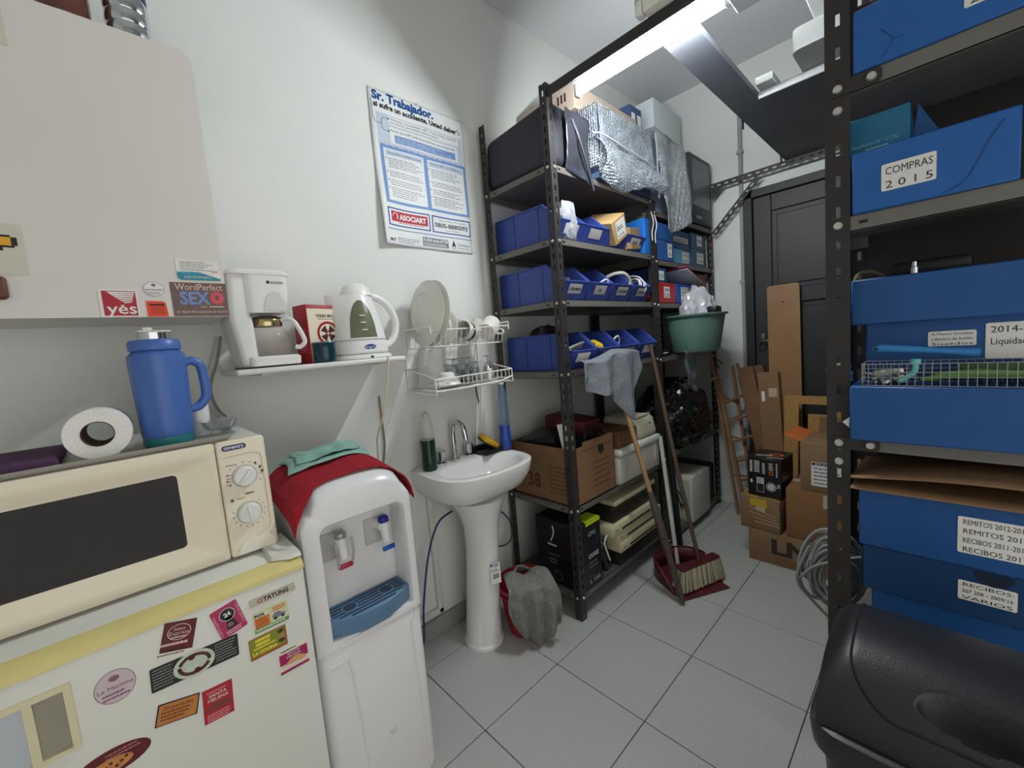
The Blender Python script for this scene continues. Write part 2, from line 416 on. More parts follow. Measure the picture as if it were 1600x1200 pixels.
# things stored on the loft
g = G(); g.b2(0.700, 1.10, 1.30, 1.80, 2.4625, 2.545, 0, 0.03, 4, edges='z')
g.single('storage_tub', M('pale grey tub', (168, 170, 168), 0.5, var=0.06), 'pale grey round cornered tub jutting over the edge of the loft platform', 'tub')
g = G(); g.b2(0.535, 0.605, 1.43, 1.70, 2.4625, 2.495, 0, 0.003, 1)
g.single('white_carton', M('white card', (214, 216, 214), 0.6, var=0.04), 'small flat white carton on the corner of the loft platform', 'box')
g = G(); g.b2(0.775, 1.25, 1.08, 1.60, 2.5455, 2.80, 0, 0.004, 1)
g.single('white_box', M('white glossy card', (224, 226, 226), 0.5, var=0.03), 'big white box stacked on the grey tub on the loft', 'box')
# ------------------------------------------------------------------ wall cabinet with stickers
cab_m = M('off white melamine', (214, 210, 202), 0.4, var=0.03, vs=4)
CX = -0.265
cab = thing('wall_cabinet', 'white wall cabinet with stickers along the bottom of its door', 'cabinet', (-0.41, -0.90, 1.538))
g = G(); g.b2(XL+0.001, CX-0.018, -1.30, -0.552, 1.541, 2.235, 0, 0.003, 1); g.obj('body', cab_m, cab, w=True)
g = G(); g.poly([(-1.30, 1.538), (-0.552, 1.538), (-0.555, 2.212), (-0.573, 2.235), (-1.30, 2.235)], 0.016, 0, FX(CX-0.016, 0, 0)); g.obj('door', cab_m, cab, w=True)
F = FX(CX+0.0006, 0, 0)
def sticker(label, build, mats, name='sticker'):
    g = G(); build(g); return g.obj(name, mats, cab, w=True, smooth=False, label=label)
red = M('sticker crimson', (170, 30, 52), 0.45, var=0.04); st_white = M('sticker white', (226, 224, 218), 0.45, var=0.02)
def b(g):
    g.rect(-0.812, -0.741, 1.5395, 1.607, 0.0004, 0, F); g.rect(-0.806, -0.745, 1.542, 1.602, 0.0003, 1, F, 0.0004)
    for k in range(6):
        t = k/6
        g.poly([(-0.797+0.032*t, 1.600-0.030*t), (-0.746-0.006*t, 1.600-0.028*t), (-0.747-0.010*t, 1.597-0.028*t), (-0.792+0.030*t, 1.5955-0.028*t)], 0.0003, 0, F, 0.0007)
    g.poly([(-0.775, 1.568), (-0.768, 1.568), (-0.7715, 1.562)], 0.0003, 0, F, 0.0007)
    g.text('yes', 0.038, 0, F, -0.800, 1.5465, 0.0007, width=0.054, bold=0.0004)
sticker('crimson sticker reading yes', b, [st_white, red])
def b(g):
    g.ell(-0.7075, 1.609, 0.0205, 0.0185, 0.0004, 0, F); g.ring(-0.7075, 1.609, 0.0205, 0.0185, 0.0008, 0.0006, 1, F)
    g.poly([(-0.7075, 1.614), (-0.702, 1.619), (-0.7075, 1.624), (-0.713, 1.619)], 0.0003, 1, F, 0.0004)
    g.text('paramedic', 0.0065, 2, F, -0.7245, 1.6055, 0.0004, width=0.034); g.lines(-0.722, -0.694, 1.602, 3, 0.003, 0.0011, 1, F, 0.0004)
sticker('round white sticker', b, [st_white, M('sticker grey ink', (120, 112, 122), 0.5, var=0), ink])
def b(g):
    g.poly([(-0.7275, 1.539), (-0.686, 1.539), (-0.6885, 1.5735), (-0.695, 1.5785), (-0.7275, 1.5785)], 0.0004, 0, F)
    g.rect(-0.722, -0.692, 1.567, 1.571, 0.0003, 1, F, 0.0004); g.lines(-0.720, -0.690, 1.564, 4, 0.005, 0.0022, 2, F, 0.0004)
sticker('orange sticker', b, [M('sticker orange', (226, 74, 34), 0.5, var=0.05), ink, M('dark orange ink', (150, 44, 20), 0.5, var=0)])
WPM = [M('sticker brown', (112, 88, 84), 0.5, var=0.12, vs=60), M('sticker cream', (216, 196, 176), 0.5, var=0.02), M('sticker blue', (112, 140, 190), 0.5, var=0.15, vs=90), M('sticker pink', (214, 82, 98), 0.5, var=0.1, vs=80), ink]
def b(g):
    g.rect(-0.675, -0.5525, 1.5395, 1.6285, 0.0004, 0, F)
    g.text('WordPerfect', 0.0245, 1, F, -0.665, 1.6085, 0.0004, width=0.104)
    # thick blue drawn letters and the pink ring
    g.text('SEX', 0.046, 2, F, -0.658, 1.5715, 0.0004, width=0.066, bold=0.0016)
    g.ring(-0.576, 1.588, 0.0145, 0.0165, 0.0095, 0.0008, 3, F)
    for k in range(10):
        a = 2*math.pi*k/10; g.ell(-0.576+0.0125*math.cos(a), 1.588+0.0145*math.sin(a), 0.004, 0.004, 0.0003, 3, F, 0.0004, n=8)
    g.text('sólo', 0.007, 1, F, -0.616, 1.5615, 0.0004, width=0.014); g.lines(-0.596, -0.563, 1.5655, 1, 0.005, 0.003, 1, F, 0.0004, 0)
    g.text('EL MEJOR PROCESADOR DE TEXTOS', 0.0082, 1, F, -0.668, 1.5475, 0.0004, width=0.112)
sticker('brown sticker with blue letters and a pink ring', b, WPM)
def b(g):
    g.poly([(-0.657, 1.640), (-0.650, 1.634), (-0.5605, 1.634), (-0.560, 1.640), (-0.563, 1.688), (-0.600, 1.686), (-0.656, 1.692)], 0.0004, 0, F)
    g.poly([(-0.656, 1.640), (-0.649, 1.635), (-0.562, 1.635), (-0.561, 1.640), (-0.600, 1.654), (-0.656, 1.656)], 0.0003, 1, F, 0.0004)
    g.rect(-0.647, -0.604, 1.650, 1.657, 0.0003, 2, F, 0.0008); g.lines(-0.648, -0.572, 1.683, 5, 0.005, 0.0014, 3, F, 0.0004); g.lines(-0.642, -0.568, 1.646, 2, 0.004, 0.0012, 0, F, 0.0008)
    g.text('SOS', 0.0085, 4, F, -0.580, 1.6565, 0.0004, width=0.013)
sticker('white and teal card', b, [st_white, M('sticker teal', (38, 134, 152), 0.45, var=0.05), M('sticker sea blue', (60, 150, 184), 0.45, var=0.05), M('sticker small ink', (96, 96, 104), 0.5, var=0), red])
pale = M('yellowed film', (202, 200, 182), 0.4, var=0.03)
def b(g):
    g.rect(-0.985, -0.914, 1.632, 1.741, 0.0004, 0, F, r=0.003)
    c = 0.0125
    for (x, z, w_, h_, m) in ((-0.97, 1.7125, 0.038, 0.0045, 1), (-0.97, 1.690, 0.042, 0.0045, 1), (-0.932, 1.6945, 0.009, 0.018, 1), (-0.97, 1.6945, 0.038, 0.018, 2), (-0.97, 1.683, 0.025, 0.007, 1)):
        g.rect(x, x+w_, z, z+h_, 0.0003, m, F, 0.0004)
sticker('clear film with a pixel drawing in black and yellow', b, [pale, ink, M('sticker amber', (222, 164, 40), 0.5, var=0)])
def b(g): g.poly([(-0.93, 2.118), (-0.882, 2.120), (-0.884, 2.232), (-0.93, 2.232)], 0.0004, 0, F)
sticker('yellowed blank film', b, [pale], 'film')
g = G(); g.box((CX+0.010, -0.968, 1.602), (0.020, 0.04, 0.050), 0, 0.009, 3); g.obj('knob', M('dark brown knob', (92, 56, 40), 0.5, var=0.1), cab, w=True, label='brown wooden door knob')

# jars on the cabinet
def jar_on_top(x, y, z, r, h, label, name, mats, bands):
    t = thing(name, label, 'jar', (x, y, z))
    g = G(); pr = [(0, 0.0), (r*0.96, 0.0), (r, 0.006)]
    for k in range(bands):
        a = 0.02+k*(h-0.03)/bands; b_ = 0.02+(k+1)*(h-0.03)/bands; mid = (a+b_)/2
        pr += [(r*0.95, a), (r, a+0.006), (r*1.01, mid), (r, b_-0.006)]
    pr += [(r*0.95, h-0.004), (r*0.9, h)]
    g.lathe(pr, 32, 0); g.obj('jar_body', mats[0], t)
    g = G(); g.lathe([(0, h+0.02), (r*0.93, h+0.02), (r*0.97, h+0.014), (r*0.97, h), (r*0.88, h)], 32); g.obj('lid', mats[1], t)
    return t
jar_on_top(-0.345, -0.668, 2.236, 0.046, 0.125, 'shiny ribbed steel canister with blue lid on top of the cabinet', 'steel_canister', [chrome, M('navy lid', (34, 46, 110), 0.4)], 3)
jt = thing('coffee_jar', 'glass jar of brown powder with steel base on the cabinet', 'jar', (-0.345, -0.785, 2.236))
g = G(); g.lathe([(0, 0.012), (0.045, 0.012), (0.047, 0.02), (0.047, 0.13), (0.04, 0.14)], 28); g.obj('powder_fill', M('cocoa brown', (134, 74, 50), 0.7, var=0.15, vs=80), jt)
g = G(); g.lathe([(0, 0), (0.050, 0), (0.051, 0.004), (0.051, 0.018), (0.047, 0.019)], 28); g.obj('steel_base', chrome, jt)
g = G(); g.lathe([(0.049, 0.019), (0.049, 0.14), (0.043, 0.15), (0.043, 0.165)], 28); g.obj('glass', M('jar glass', (235, 238, 236), 0.03, var=0, trans=1.0), jt)

# ------------------------------------------------------------------ wall shelf and what stands on it
SZ = 1.383
ws = thing('wall_shelf', 'white wall shelf board with rounded edge carrying the kettle', 'shelf', (-0.44, -0.27, 1.365))
wsh = M('white laminate', (220, 219, 214), 0.4, var=0.02)
g = G(); g.b2(XL, -0.305, -0.548, 0.012, 1.365, SZ, 0, 0.006, 3); g.obj('board', wsh, ws, w=True)
for y in (-0.46, -0.06):
    g = G(); g.b2(XL, -0.36, y-0.012, y+0.012, 1.358, 1.365); g.obj('bracket', wsh, ws, w=True)

# coffee maker
CMX, CMY = -0.415, -0.440
cm = thing('coffee_maker', 'white drip coffee maker with glass carafe on the wall shelf', 'coffee maker', (CMX, CMY, SZ))
cm.scale = (1, 0.93, 1)
cmw = M('coffee maker plastic', (226, 226, 222), 0.32, var=0.02)
g = G()
g.poly([(-0.085, 0.004), (-0.045, 0.004), (-0.030, 0.17), (-0.030, 0.30), (-0.100, 0.30), (-0.100, 0.17)], 0.15, 0, Matrix(((1, 0, 0, -0.030), (0, 0, 1, -0.075), (0, 1, 0, 0), (0, 0, 0, 1))))
g.xf(Matrix.Rotation(R(0), 4, 'Z'))
# water tank column stands at the left (towards -Y)
g = G()
rings = []
for z, y0, y1, x0, x1 in ((0.004, -0.082, -0.035, -0.095, 0.060), (0.02, -0.086, -0.035, -0.10, 0.065), (0.155, -0.106, -0.040, -0.10, 0.070), (0.165, -0.106, -0.044, -0.10, 0.072), (0.29, -0.098, -0.044, -0.10, 0.072)):
    rings.append(ring3(rrect(x0, x1, y0, y1, 0.016, 4), z))
g.loft(rings); g.obj('water_tank', cmw, cm)
g = G(); rings = []
for z, r_ in ((0.172, 0.052), (0.178, 0.060), (0.21, 0.067), (0.29, 0.072)): rings.append(ring3(rrect(-0.075, 0.082, -0.060, 0.010+r_, 0.03, 5), z))
g.loft(rings); fh = g.obj('filter_housing', cmw, cm)
g = G(); g.poly(arc(0.028, 0.178, 0.033, 0, 180, 14), 0.003, 0, FX(0.0815, 0, 0)); g.v = [Vector((p.x, p.y, 0.178+(p.z-0.178)*1.85)) for p in g.v]; g.obj('front_arch', M('arch plastic', (206, 208, 204), 0.4, var=0.02), fh)
g = G(); g.text('BLACK+DECKER', 0.011, 0, FX(0.0825, 0, 0), 0.022, 0.262, 0, width=0.038); g.ell(0.014, 0.2665, 0.005, 0.005, 0.0004, 0, FX(0.0825, 0, 0)); g.obj('lettering', ink, fh, smooth=False)
g = G(); g.loft([ring3(rrect(-0.102, 0.084, -0.101, 0.085, 0.03, 5), 0.29), ring3(rrect(-0.102, 0.084, -0.101, 0.085, 0.03, 5), 0.298), ring3(rrect(-0.095, 0.076, -0.094, 0.078, 0.03, 5), 0.306)]); g.obj('lid', cmw, cm)
g = G(); g.loft([ring3(rrect(-0.09, 0.088, -0.068, 0.090, 0.02, 4), 0.006), ring3(rrect(-0.09, 0.090, -0.068, 0.092, 0.02, 4), 0.030), ring3(rrect(-0.086, 0.084, -0.064, 0.084, 0.02, 4), 0.036)]); g.obj('base', cmw, cm)
g = G(); g.b2(-0.08, 0.075, -0.085, 0.080, 0, 0.006); g.obj('rubber_feet', black_plastic, cm)
cg = thing('carafe', 'glass coffee carafe with white handle under the coffee maker filter', 'carafe', (CMX+0.016, CMY+0.010, SZ+0.037))
glass = M('clear glass', (232, 236, 234), 0.03, var=0, trans=1.0)
g = G(); g.lathe([(0, 0.001), (0.056, 0.001), (0.064, 0.010), (0.066, 0.03), (0.062, 0.06), (0.050, 0.088), (0.043, 0.098), (0.043, 0.112)], 32)
g.obj('glass_body', M('carafe glass', (196, 186, 170), 0.04, var=0, alpha=0.20, coat=1.0), cg)
g = G(); g.lathe([(0.0445, 0.096), (0.0455, 0.100), (0.0455, 0.116), (0.0445, 0.118)], 32); g.obj('steel_collar', M('brassy steel', (196, 178, 136), 0.2, metal=1.0, var=0), cg)
g = G(); g.lathe([(0, 0.1195), (0.044, 0.1195), (0.046, 0.124), (0.02, 0.130), (0, 0.130)], 28); g.obj('carafe_lid', M('dark lid', (60, 54, 50), 0.4), cg)
g = G(); g.tube(smooth_path([(0.030, 0.036, 0.112), (0.038, 0.050, 0.118), (0.048, 0.068, 0.108), (0.056, 0.088, 0.062), (0.056, 0.092, 0.036), (0.050, 0.076, 0.022), (0.046, 0.066, 0.026)], 5), 0.0075, 10); g.obj('handle', cmw, cg)

# yerba mate packet and dark jar
yr = thing('yerba_packet', 'red and cream yerba mate packet behind the kettle spout', 'packet', (-0.43, -0.262, SZ), R(14))
yred = M('packet red', (158, 26, 36), 0.45, var=0.06); ycream = M('packet cream', (226, 216, 190), 0.5, var=0.03)
g = G(); g.b2(-0.04, 0.04, -0.062, 0.062, 0, 0.205, 0, 0.004, 2); pk = g.obj('packet_body', yred, yr)
g = G(); g.rect(-0.058, 0.060, 0.004, 0.190, 0.0006, 0, FX(0.0402, 0, 0)); g.obj('front_label', ycream, pk)
FF = FX(0.0410, 0, 0)
g = G(); g.text('YERBA MATE', 0.0155, 0, FF, -0.028, 0.160, 0, width=0.082, bold=0.0003); g.lines(-0.02, 0.045, 0.155, 1, 0.004, 0.002, 0, FF, 0, 0.1)
g.ring(0.014, 0.103, 0.043, 0.043, 0.009, 0.0004, 1, FF); 
for k in range(4):
    a = R(45+90*k); c_, s_ = math.cos(a), math.sin(a)
    g.poly([(0.014+c_*0.004-s_*0.003, 0.103+s_*0.004+c_*0.003), (0.014+c_*0.027-s_*0.014, 0.103+s_*0.027+c_*0.014), (0.014+c_*0.027+s_*0.014, 0.103+s_*0.027-c_*0.014), (0.014+c_*0.004+s_*0.003, 0.103+s_*0.004-c_*0.003)], 0.0004, 0, FF)
g.ring(0.014, 0.103, 0.010, 0.010, 0.003, 0.0006, 1, FF)
g.obj('print', [M('packet dark print', (60, 30, 34), 0.5, var=0), yred], pk, smooth=False)
F2 = FY(0, -0.0622, 0); g = G(); g.ring(0.0, 0.155, 0.014, 0.014, 0.002, 0.0004, 0, F2); g.lines(-0.028, 0.028, 0.125, 5, 0.008, 0.003, 0, F2); g.lines(-0.028, 0.028, 0.06, 3, 0.008, 0.003, 0, F2); g.obj('side_print', M('packet pale red', (206, 110, 110), 0.5, var=0), pk, smooth=False)
dj = thing('teal_jar', 'small dark teal glass jar in front of the yerba packet', 'jar', (-0.352, -0.274, SZ))
g = G(); g.lathe([(0, 0.001), (0.034, 0.001), (0.037, 0.006), (0.037, 0.062), (0.034, 0.070), (0.031, 0.070), (0.031, 0.008), (0, 0.008)], 24); g.obj('glass', M('teal glass', (22, 66, 78), 0.08, var=0.05, trans=0.35), dj)
g = G(); g.lathe([(0.0375, 0.066), (0.039, 0.068), (0.0375, 0.071), (0.031, 0.0715)], 24); g.obj('rim', M('teal rim', (52, 100, 110), 0.1), dj)

# kettle
KX, KY = -0.418, -0.118
kt = thing('electric_kettle', 'white electric kettle with green water window on the wall shelf', 'kettle', (KX, KY, SZ))
kw = M('kettle plastic', (228, 228, 225), 0.28, var=0.015)
g = G(); g.lathe([(0, 0), (0.108, 0), (0.112, 0.004), (0.110, 0.012), (0.100, 0.018), (0, 0.018)], 36, sx=0.88, sy=1.08); g.obj('power_base', kw, kt)
prof = [(0.100, 0.020), (0.107, 0.026), (0.106, 0.062), (0.103, 0.070), (0.102, 0.074), (0.094, 0.12), (0.082, 0.17), (0.069, 0.215), (0.061, 0.240)]
def kr(r, z, n=36):
    out = []
    for k in range(n):
        a = 2*math.pi*k/n; x = r*0.88*math.cos(a); y = r*1.0*math.sin(a)
        if z > 0.12:  # spout grows towards -Y
            t = (z-0.12)/0.12; s = max(0, -math.sin(a))**10
            y -= s*0.052*t; x *= (1-0.15*s*t)
        out.append(Vector((x, y, z)))
    return out
g = G(); g.loft([kr(r, z) for r, z in prof]); kb = g.obj('body', kw, kt)
g = G(); g.lathe([(0.1045, 0.0705), (0.1045, 0.0725), (0.101, 0.0730)], 36, sx=0.885, sy=1.0); g.obj('seam_ring', M('seam grey', (150, 150, 148), 0.5, var=0), kb)
g = G(); g.loft([[Vector((r*0.88*math.cos(2*math.pi*k/32), 0.008+r*math.sin(2*math.pi*k/32), z)) for k in range(32)] for r, z in ((0.062, 0.240), (0.058, 0.252), (0.045, 0.274), (0.028, 0.287), (0.010, 0.291))]); ld = g.obj('lid', kw, kt)
for s in (-0.012, 0.012):
    g = G(); g.box((0.010, 0.012+s, 0.286), (0.030, 0.004, 0.010), 0, 0.0019, 2); g.obj('lid_rib', kw, ld)
# window: curved patch on the front
def kwin(u, v):
    z = 0.080+v*0.138
    r = None
    for (r1, z1), (r2, z2) in zip(prof[:-1], prof[1:]):
        if z1 <= z <= z2: r = r1+(r2-r1)*(z-z1)/(z2-z1)
    half = 0.50*math.sqrt(max(0.02, 1-(max(0, v-0.30)/0.71)**2.4))
    a = (u*2-1)*half-0.14
    return ((r+0.0014)*0.88*math.cos(a), (r+0.0014)*math.sin(a), z)
g = G(); g.sheet(kwin, 14, 16); wn = g.obj('water_window', M('olive green window', (104, 110, 86), 0.25, var=0.04), kt)
g = G()
for z in (0.105, 0.132, 0.158): g.rect(-0.004, 0.016, z, z+0.005, 0.0006, 0, FX(0.0905-(z-0.1)*0.20, -0.018, 0))
g.obj('level_mark', M('mark white', (208, 212, 200), 0.5, var=0), wn, smooth=False)
g = G(); g.ell(0.012, 0.044, 0.022, 0.0095, 0.0012, 0, FX(0.0925, -0.012, 0)); g.obj('badge', M('badge blue', (34, 66, 140), 0.35, var=0), kt)
g = G(); g.text('Electrolux', 0.011, 0, FX(0.0939, -0.012, 0), -0.006, 0.0405, 0, width=0.036); g.obj('badge_print', st_white, kt, smooth=False)
hp = smooth_path([(0, 0.050, 0.240), (0, 0.088, 0.236), (0, 0.132, 0.205), (0, 0.160, 0.150), (0, 0.156, 0.100), (0, 0.134, 0.062), (0, 0.098, 0.040)], 6)
g = G(); g.tube(hp, 0.0135, 12); g.v = [Vector((p.x*1.25, p.y, p.z)) for p in g.v]; hd = g.obj('handle', kw, kt)
g = G(); g.tube([Vector((0.010, p.y-0.002, p.z-0.003)) for p in hp[6:24]], 0.0052, 8); g.obj('grip_inlay', M('grip grey', (196, 198, 196), 0.4, var=0), hd)
g = G(); g.box((0.0, 0.120, 0.247), (0.022, 0.028, 0.010), 0, 0.004, 2); g.xf(Matrix.Translation((0, -0.03, -0.008))); g.obj('switch', M('switch grey', (110, 112, 110), 0.5), kt)
g = G(); g.b2(0.0955, 0.0990, -0.004, 0.006, 0.003, 0.011); g.obj('cord_notch', black_plastic, kt)
# kettle cord hanging
g = G(); g.tube(smooth_path([(-0.316, -0.060, 1.386), (-0.302, -0.064, 1.378), (-0.298, -0.072, 1.34), (-0.300, -0.084, 1.28), (-0.306, -0.108, 1.17), (-0.345, -0.120, 1.09), (-0.385, -0.11, 1.0), (-0.42, -0.10, 0.6)], 6), 0.0034, 8)
g.single('kettle_cord', M('cream cord', (206, 196, 160), 0.5), 'cream kettle cord hanging off the end of the wall shelf', 'cord')
g = G(); g.tube(smooth_path([(XL+0.006, 0.004, 1.215), (XL+0.008, 0.004, 1.10), (XL+0.008, 0.002, 0.98), (XL+0.008, -0.035, 0.8), (XL+0.006, -0.04, 0.5)], 5), 0.004, 8)
g.single('wall_cable', M('grey brown cord', (134, 124, 112), 0.5), 'grey cable running down the wall behind the red towel', 'cable')
# cords left of coffee maker
g = G()
g.tube(smooth_path([(-0.555, -0.535, 1.50), (-0.552, -0.555, 1.42), (-0.550, -0.585, 1.33), (-0.545, -0.575, 1.26), (-0.50, -0.555, 1.222)], 6), 0.004, 8)
g.single('appliance_cord', M('grey appliance cord', (150, 144, 136), 0.5), 'grey appliance cord drooping from the shelf to the microwave', 'cord')
g = G(); g.tube(smooth_path([(-0.557, -0.548, 1.50), (-0.555, -0.572, 1.42), (-0.553, -0.602, 1.33), (-0.548, -0.592, 1.26), (-0.50, -0.572, 1.222)], 6), 0.003, 8)
g.single('drooping_cable', M('white cord', (196, 192, 184), 0.5), 'thin pale cable looping down beside the grey appliance cord', 'cable')

# ------------------------------------------------------------------ poster
PM = [M('poster paper', (222, 225, 224), 0.45, var=0.015, spec=0.25), M('poster grey blue', (186, 196, 210), 0.5, spec=0.25, var=0.04), M('poster blue', (112, 146, 196), 0.5, spec=0.25, var=0.05), M('poster deep blue', (28, 68, 140), 0.5, spec=0.25, var=0.03),
      M('poster red', (176, 34, 46), 0.5, spec=0.25, var=0.03), ink, M('poster grey', (118, 122, 128), 0.5, spec=0.25, var=0.03), M('poster small print', (96, 100, 108), 0.4, var=0), M('poster title blue', (22, 74, 138), 0.5, spec=0.25, var=0)]
po = thing('safety_poster', 'glossy white and blue safety poster pinned to the wall beside the shelf', 'poster', (XL, 0.355, 1.873))
def pmap(p):
    u, v, wv = p.x, -p.y, p.z
    lift = 0.030*max(0, (v-0.25)/0.41)**1.3*max(0, 1-u/0.16)**1.6+0.004*math.sin(u*14+v*9)**2+0.0015
    return (XL+0.0015+lift+wv, 0.107+u, 2.53-v)
g = G(); g.sheet(lambda u, v: (u*0.498, -v*0.657, 0), 30, 40); g.warp(pmap); g.obj('sheet', PM[0], po, w=True, thick=0.0004)
g = G(); I = Matrix.Identity(4); e = 0.0004
def RR(x0, x1, y0, y1, m, l=1, r=0.008):
    xs = max(2, int((x1-x0)/0.04)); 
    pts = rrect(x0, x1, -y1, -y0, r, 3); g.poly(pts, e*0.5, m, I, e*l)
def strip(x0, x1, y0, y1, m, l):
    n = max(1, int((x1-x0)/0.03))
    for k in range(n): g.rect(x0+(x1-x0)*k/n, x0+(x1-x0)*(k+1)/n, -y1, -y0, e*0.5, m, I, e*l)
def block(x0, x1, y0, y1, m, l):
    n = max(1, int((y1-y0)/0.03))
    for k in range(n): strip(x0, x1, y0+(y1-y0)*k/n, y0+(y1-y0)*(k+1)/n, m, l)
g.text('Sr. Trabajador.', 0.050, 8, I, 0.017, -0.043, e, width=0.308, bold=0.0024)
g.text('si sufre un accidente, Usted deberá:', 0.030, 5, I, 0.019, -0.074, e, width=0.458, bold=0.0014)
block(0.026, 0.480, 0.095, 0.225, 1, 1)
block(0.084, 0.462, 0.100, 0.134, 0, 2); block(0.086, 0.452, 0.142, 0.212, 0, 2); block(0.108, 0.436, 0.172, 0.205, 2, 3)
g.text('Denunciar a su empleador, ART o Centro Médico habilitado', 0.0135, 7, I, 0.092, -0.113, e*3, width=0.36); g.text('por Asociart, para solicitar asistencia médica.', 0.0135, 7, I, 0.092, -0.127, e*3, width=0.25)
g.text('Recibir de la ART todas las prestaciones que correspondan:', 0.0135, 5, I, 0.092, -0.160, e*3, width=0.345)
g.lines(0.115, 0.425, -0.180, 3, 0.008, 0.0028, 1, I, e*4)
for pth in ([(0.012, -0.046), (0.010, -0.12), (0.022, -0.141), (0.048, -0.141)], [(0.084, -0.112), (0.056, -0.114), (0.049, -0.125), (0.049, -0.155), (0.056, -0.164), (0.080, -0.163)]):
    g.tube([Vector((a, b_, e*3)) for a, b_ in pth], 0.0009, 4, 8)
for q in ((0.084, -0.112), (0.082, -0.163)): g.ell(q[0], q[1], 0.004, 0.004, e*0.5, 5, I, e*3, 8)
block(0.030, 0.494, 0.222, 0.474, 2, 1)
block(0.046, 0.247, 0.238, 0.462, 0, 2); block(0.268, 0.480, 0.238, 0.462, 0, 2)
block(0.056, 0.240, 0.244, 0.266, 1, 3); block(0.276, 0.474, 0.244, 0.268, 1, 3)
g.text('Recuerde: si necesita ayuda', 0.0125, 3, I, 0.064, -0.259, e*4, width=0.165); g.text('Desde ART, su obligación', 0.0125, 3, I, 0.284, -0.257, e*4, width=0.175)
for yy, n_ in ((0.278, 5), (0.335, 3), (0.372, 3), (0.405, 5)):
    g.lines(0.064, 0.236, -yy, n_, 0.009, 0.003, 7, I, e*3); g.lines(0.284, 0.468, -yy, n_, 0.009, 0.003, 7, I, e*3)
    for xx in (0.054, 0.274): g.ell(xx, -yy-0.002, 0.003, 0.003, e*0.5, 5, I, e*3, 8)
for a, b_ in ((0.028, 0.250), (0.262, 0.492)):
    block(a, b_, 0.494, 0.572, 3, 1); block(a+0.006, b_-0.006, 0.500, 0.567, 0, 2)
block(0.044, 0.236, 0.508, 0.552, 4, 3)
g.text('ASOCIART', 0.032, 0, I, 0.088, -0.541, e*4, width=0.140, bold=0.0012); g.ring(0.066, -0.529, 0.015, 0.015, 0.004, e*4, 0, I); g.ring(0.066, -0.529, 0.008, 0.008, 0.003, e*4, 0, I)
g.lines(0.08, 0.23, -0.555, 1, 0.006, 0.003, 4, I, e*3)
g.text('Centro Médico Permanente', 0.0125, 7, I, 0.300, -0.516, e*3, width=0.165); g.text('0800-8880093', 0.031, 5, I, 0.276, -0.546, e*3, width=0.195, bold=0.0006); g.text('Las 24 horas', 0.0125, 7, I, 0.340, -0.560, e*3, width=0.075)
strip(0.018, 0.496, 0.586, 0.589, 3, 1); strip(0.016, 0.496, 0.6545, 0.656, 7, 1)
block(0.200, 0.346, 0.602, 0.642, 6, 1); g.text('0-800-666-6778', 0.020, 0, I, 0.204, -0.620, e*2, width=0.138, bold=0.0004); g.lines(0.206, 0.34, -0.627, 2, 0.007, 0.003, 0, I, e*2, 0.1)
g.ell(0.378, -0.628, 0.010, 0.014, e, 5, I, e); g.poly([(0.370, -0.620), (0.386, -0.620), (0.378, -0.600)], e, 5, I, e); g.ell(0.378, -0.634, 0.006, 0.006, e*0.5, 0, I, e*2.2)
g.text('TRABAJO', 0.016, 7, I, 0.398, -0.625, e, width=0.082); g.lines(0.40, 0.48, -0.634, 1, 0.006, 0.0025, 7, I, e)
g.text('SRT', 0.016, 5, I, 0.022, -0.640, e, width=0.034, bold=0.0008); g.lines(0.065, 0.19, -0.622, 3, 0.008, 0.003, 7, I, e)
g.warp(pmap); g.obj('print', PM, po, w=True, smooth=False)
g = G(); g.cyl((XL+0.001, 0.345, 2.528), (XL+0.010, 0.345, 2.528), 0.005, n=10); g.obj('pin', bolt_steel, po, w=True)
# ------------------------------------------------------------------ dish rack
dr = thing('dish_rack', 'white two tier wire dish rack hung on the wall above the sink', 'dish rack', (-0.44, 0.36, 1.205))
y0, y1, xb_, xf_ = 0.142, 0.585, XL+0.006, -0.318
g = G(); rr = 0.0032
g.tube([(xb_, y0, 1.492), (xf_, y0, 1.492), (xf_, y0, 1.462)], rr); g.tube([(xb_, y1, 1.502), (xf_, y1, 1.502), (xf_, y1, 1.468)], rr)
g.tube([(xf_, y0, 1.476), (xf_, y1, 1.484)], rr); g.tube([(xb_, y0, 1.492), (xb_, y1, 1.502)], rr); g.tube([(xb_, y0, 1.470), (xb_, y1, 1.470)], rr)
g.tube([(xf_-0.02, y0+0.02, 1.408), (xf_-0.02, y1-0.05, 1.408)], rr*0.8); g.tube([(xb_+0.02, y0+0.02, 1.408), (xb_+0.02, y1-0.05, 1.408)], rr*0.8)
g.obj('upper_frame', white_wire, dr, w=True)
for k in range(15):
    y = y0+0.025+k*(y1-y0-0.06)/14
    g = G(); g.tube([(xf_, y, 1.476), (xf_-0.02, y, 1.408), (xb_+0.02, y, 1.408), (xb_, y, 1.470)], 0.0016, 6); g.obj('upper_wire', white_wire, dr, w=True)
g = G()
for y in (y0, y1): g.tube([(xb_, y, 1.320), (xf_, y, 1.275), (xf_, y, 1.215)], rr)
g.tube([(xf_, y0, 1.270), (xf_, y1, 1.275)], rr); g.tube([(xf_, y0, 1.222), (xf_+0.02, y0+0.12, 1.222), (xf_+0.02, y1-0.1, 1.226), (xf_, y1, 1.240)], rr*1.3); g.tube([(xb_, y0, 1.215), (xb_, y1, 1.215)], rr); g.tube([(xb_, y0, 1.320), (xb_, y1, 1.320)], rr); g.tube([(xb_, y0, 1.215), (xf_, y0, 1.205), (xf_, y0, 1.222)], rr); g.tube([(xb_, y1, 1.215), (xf_, y1, 1.215)], rr)
for y in (y0+0.01, y1-0.01): g.tube([(xb_, y, 1.215), (xb_, y, 1.50)], rr)
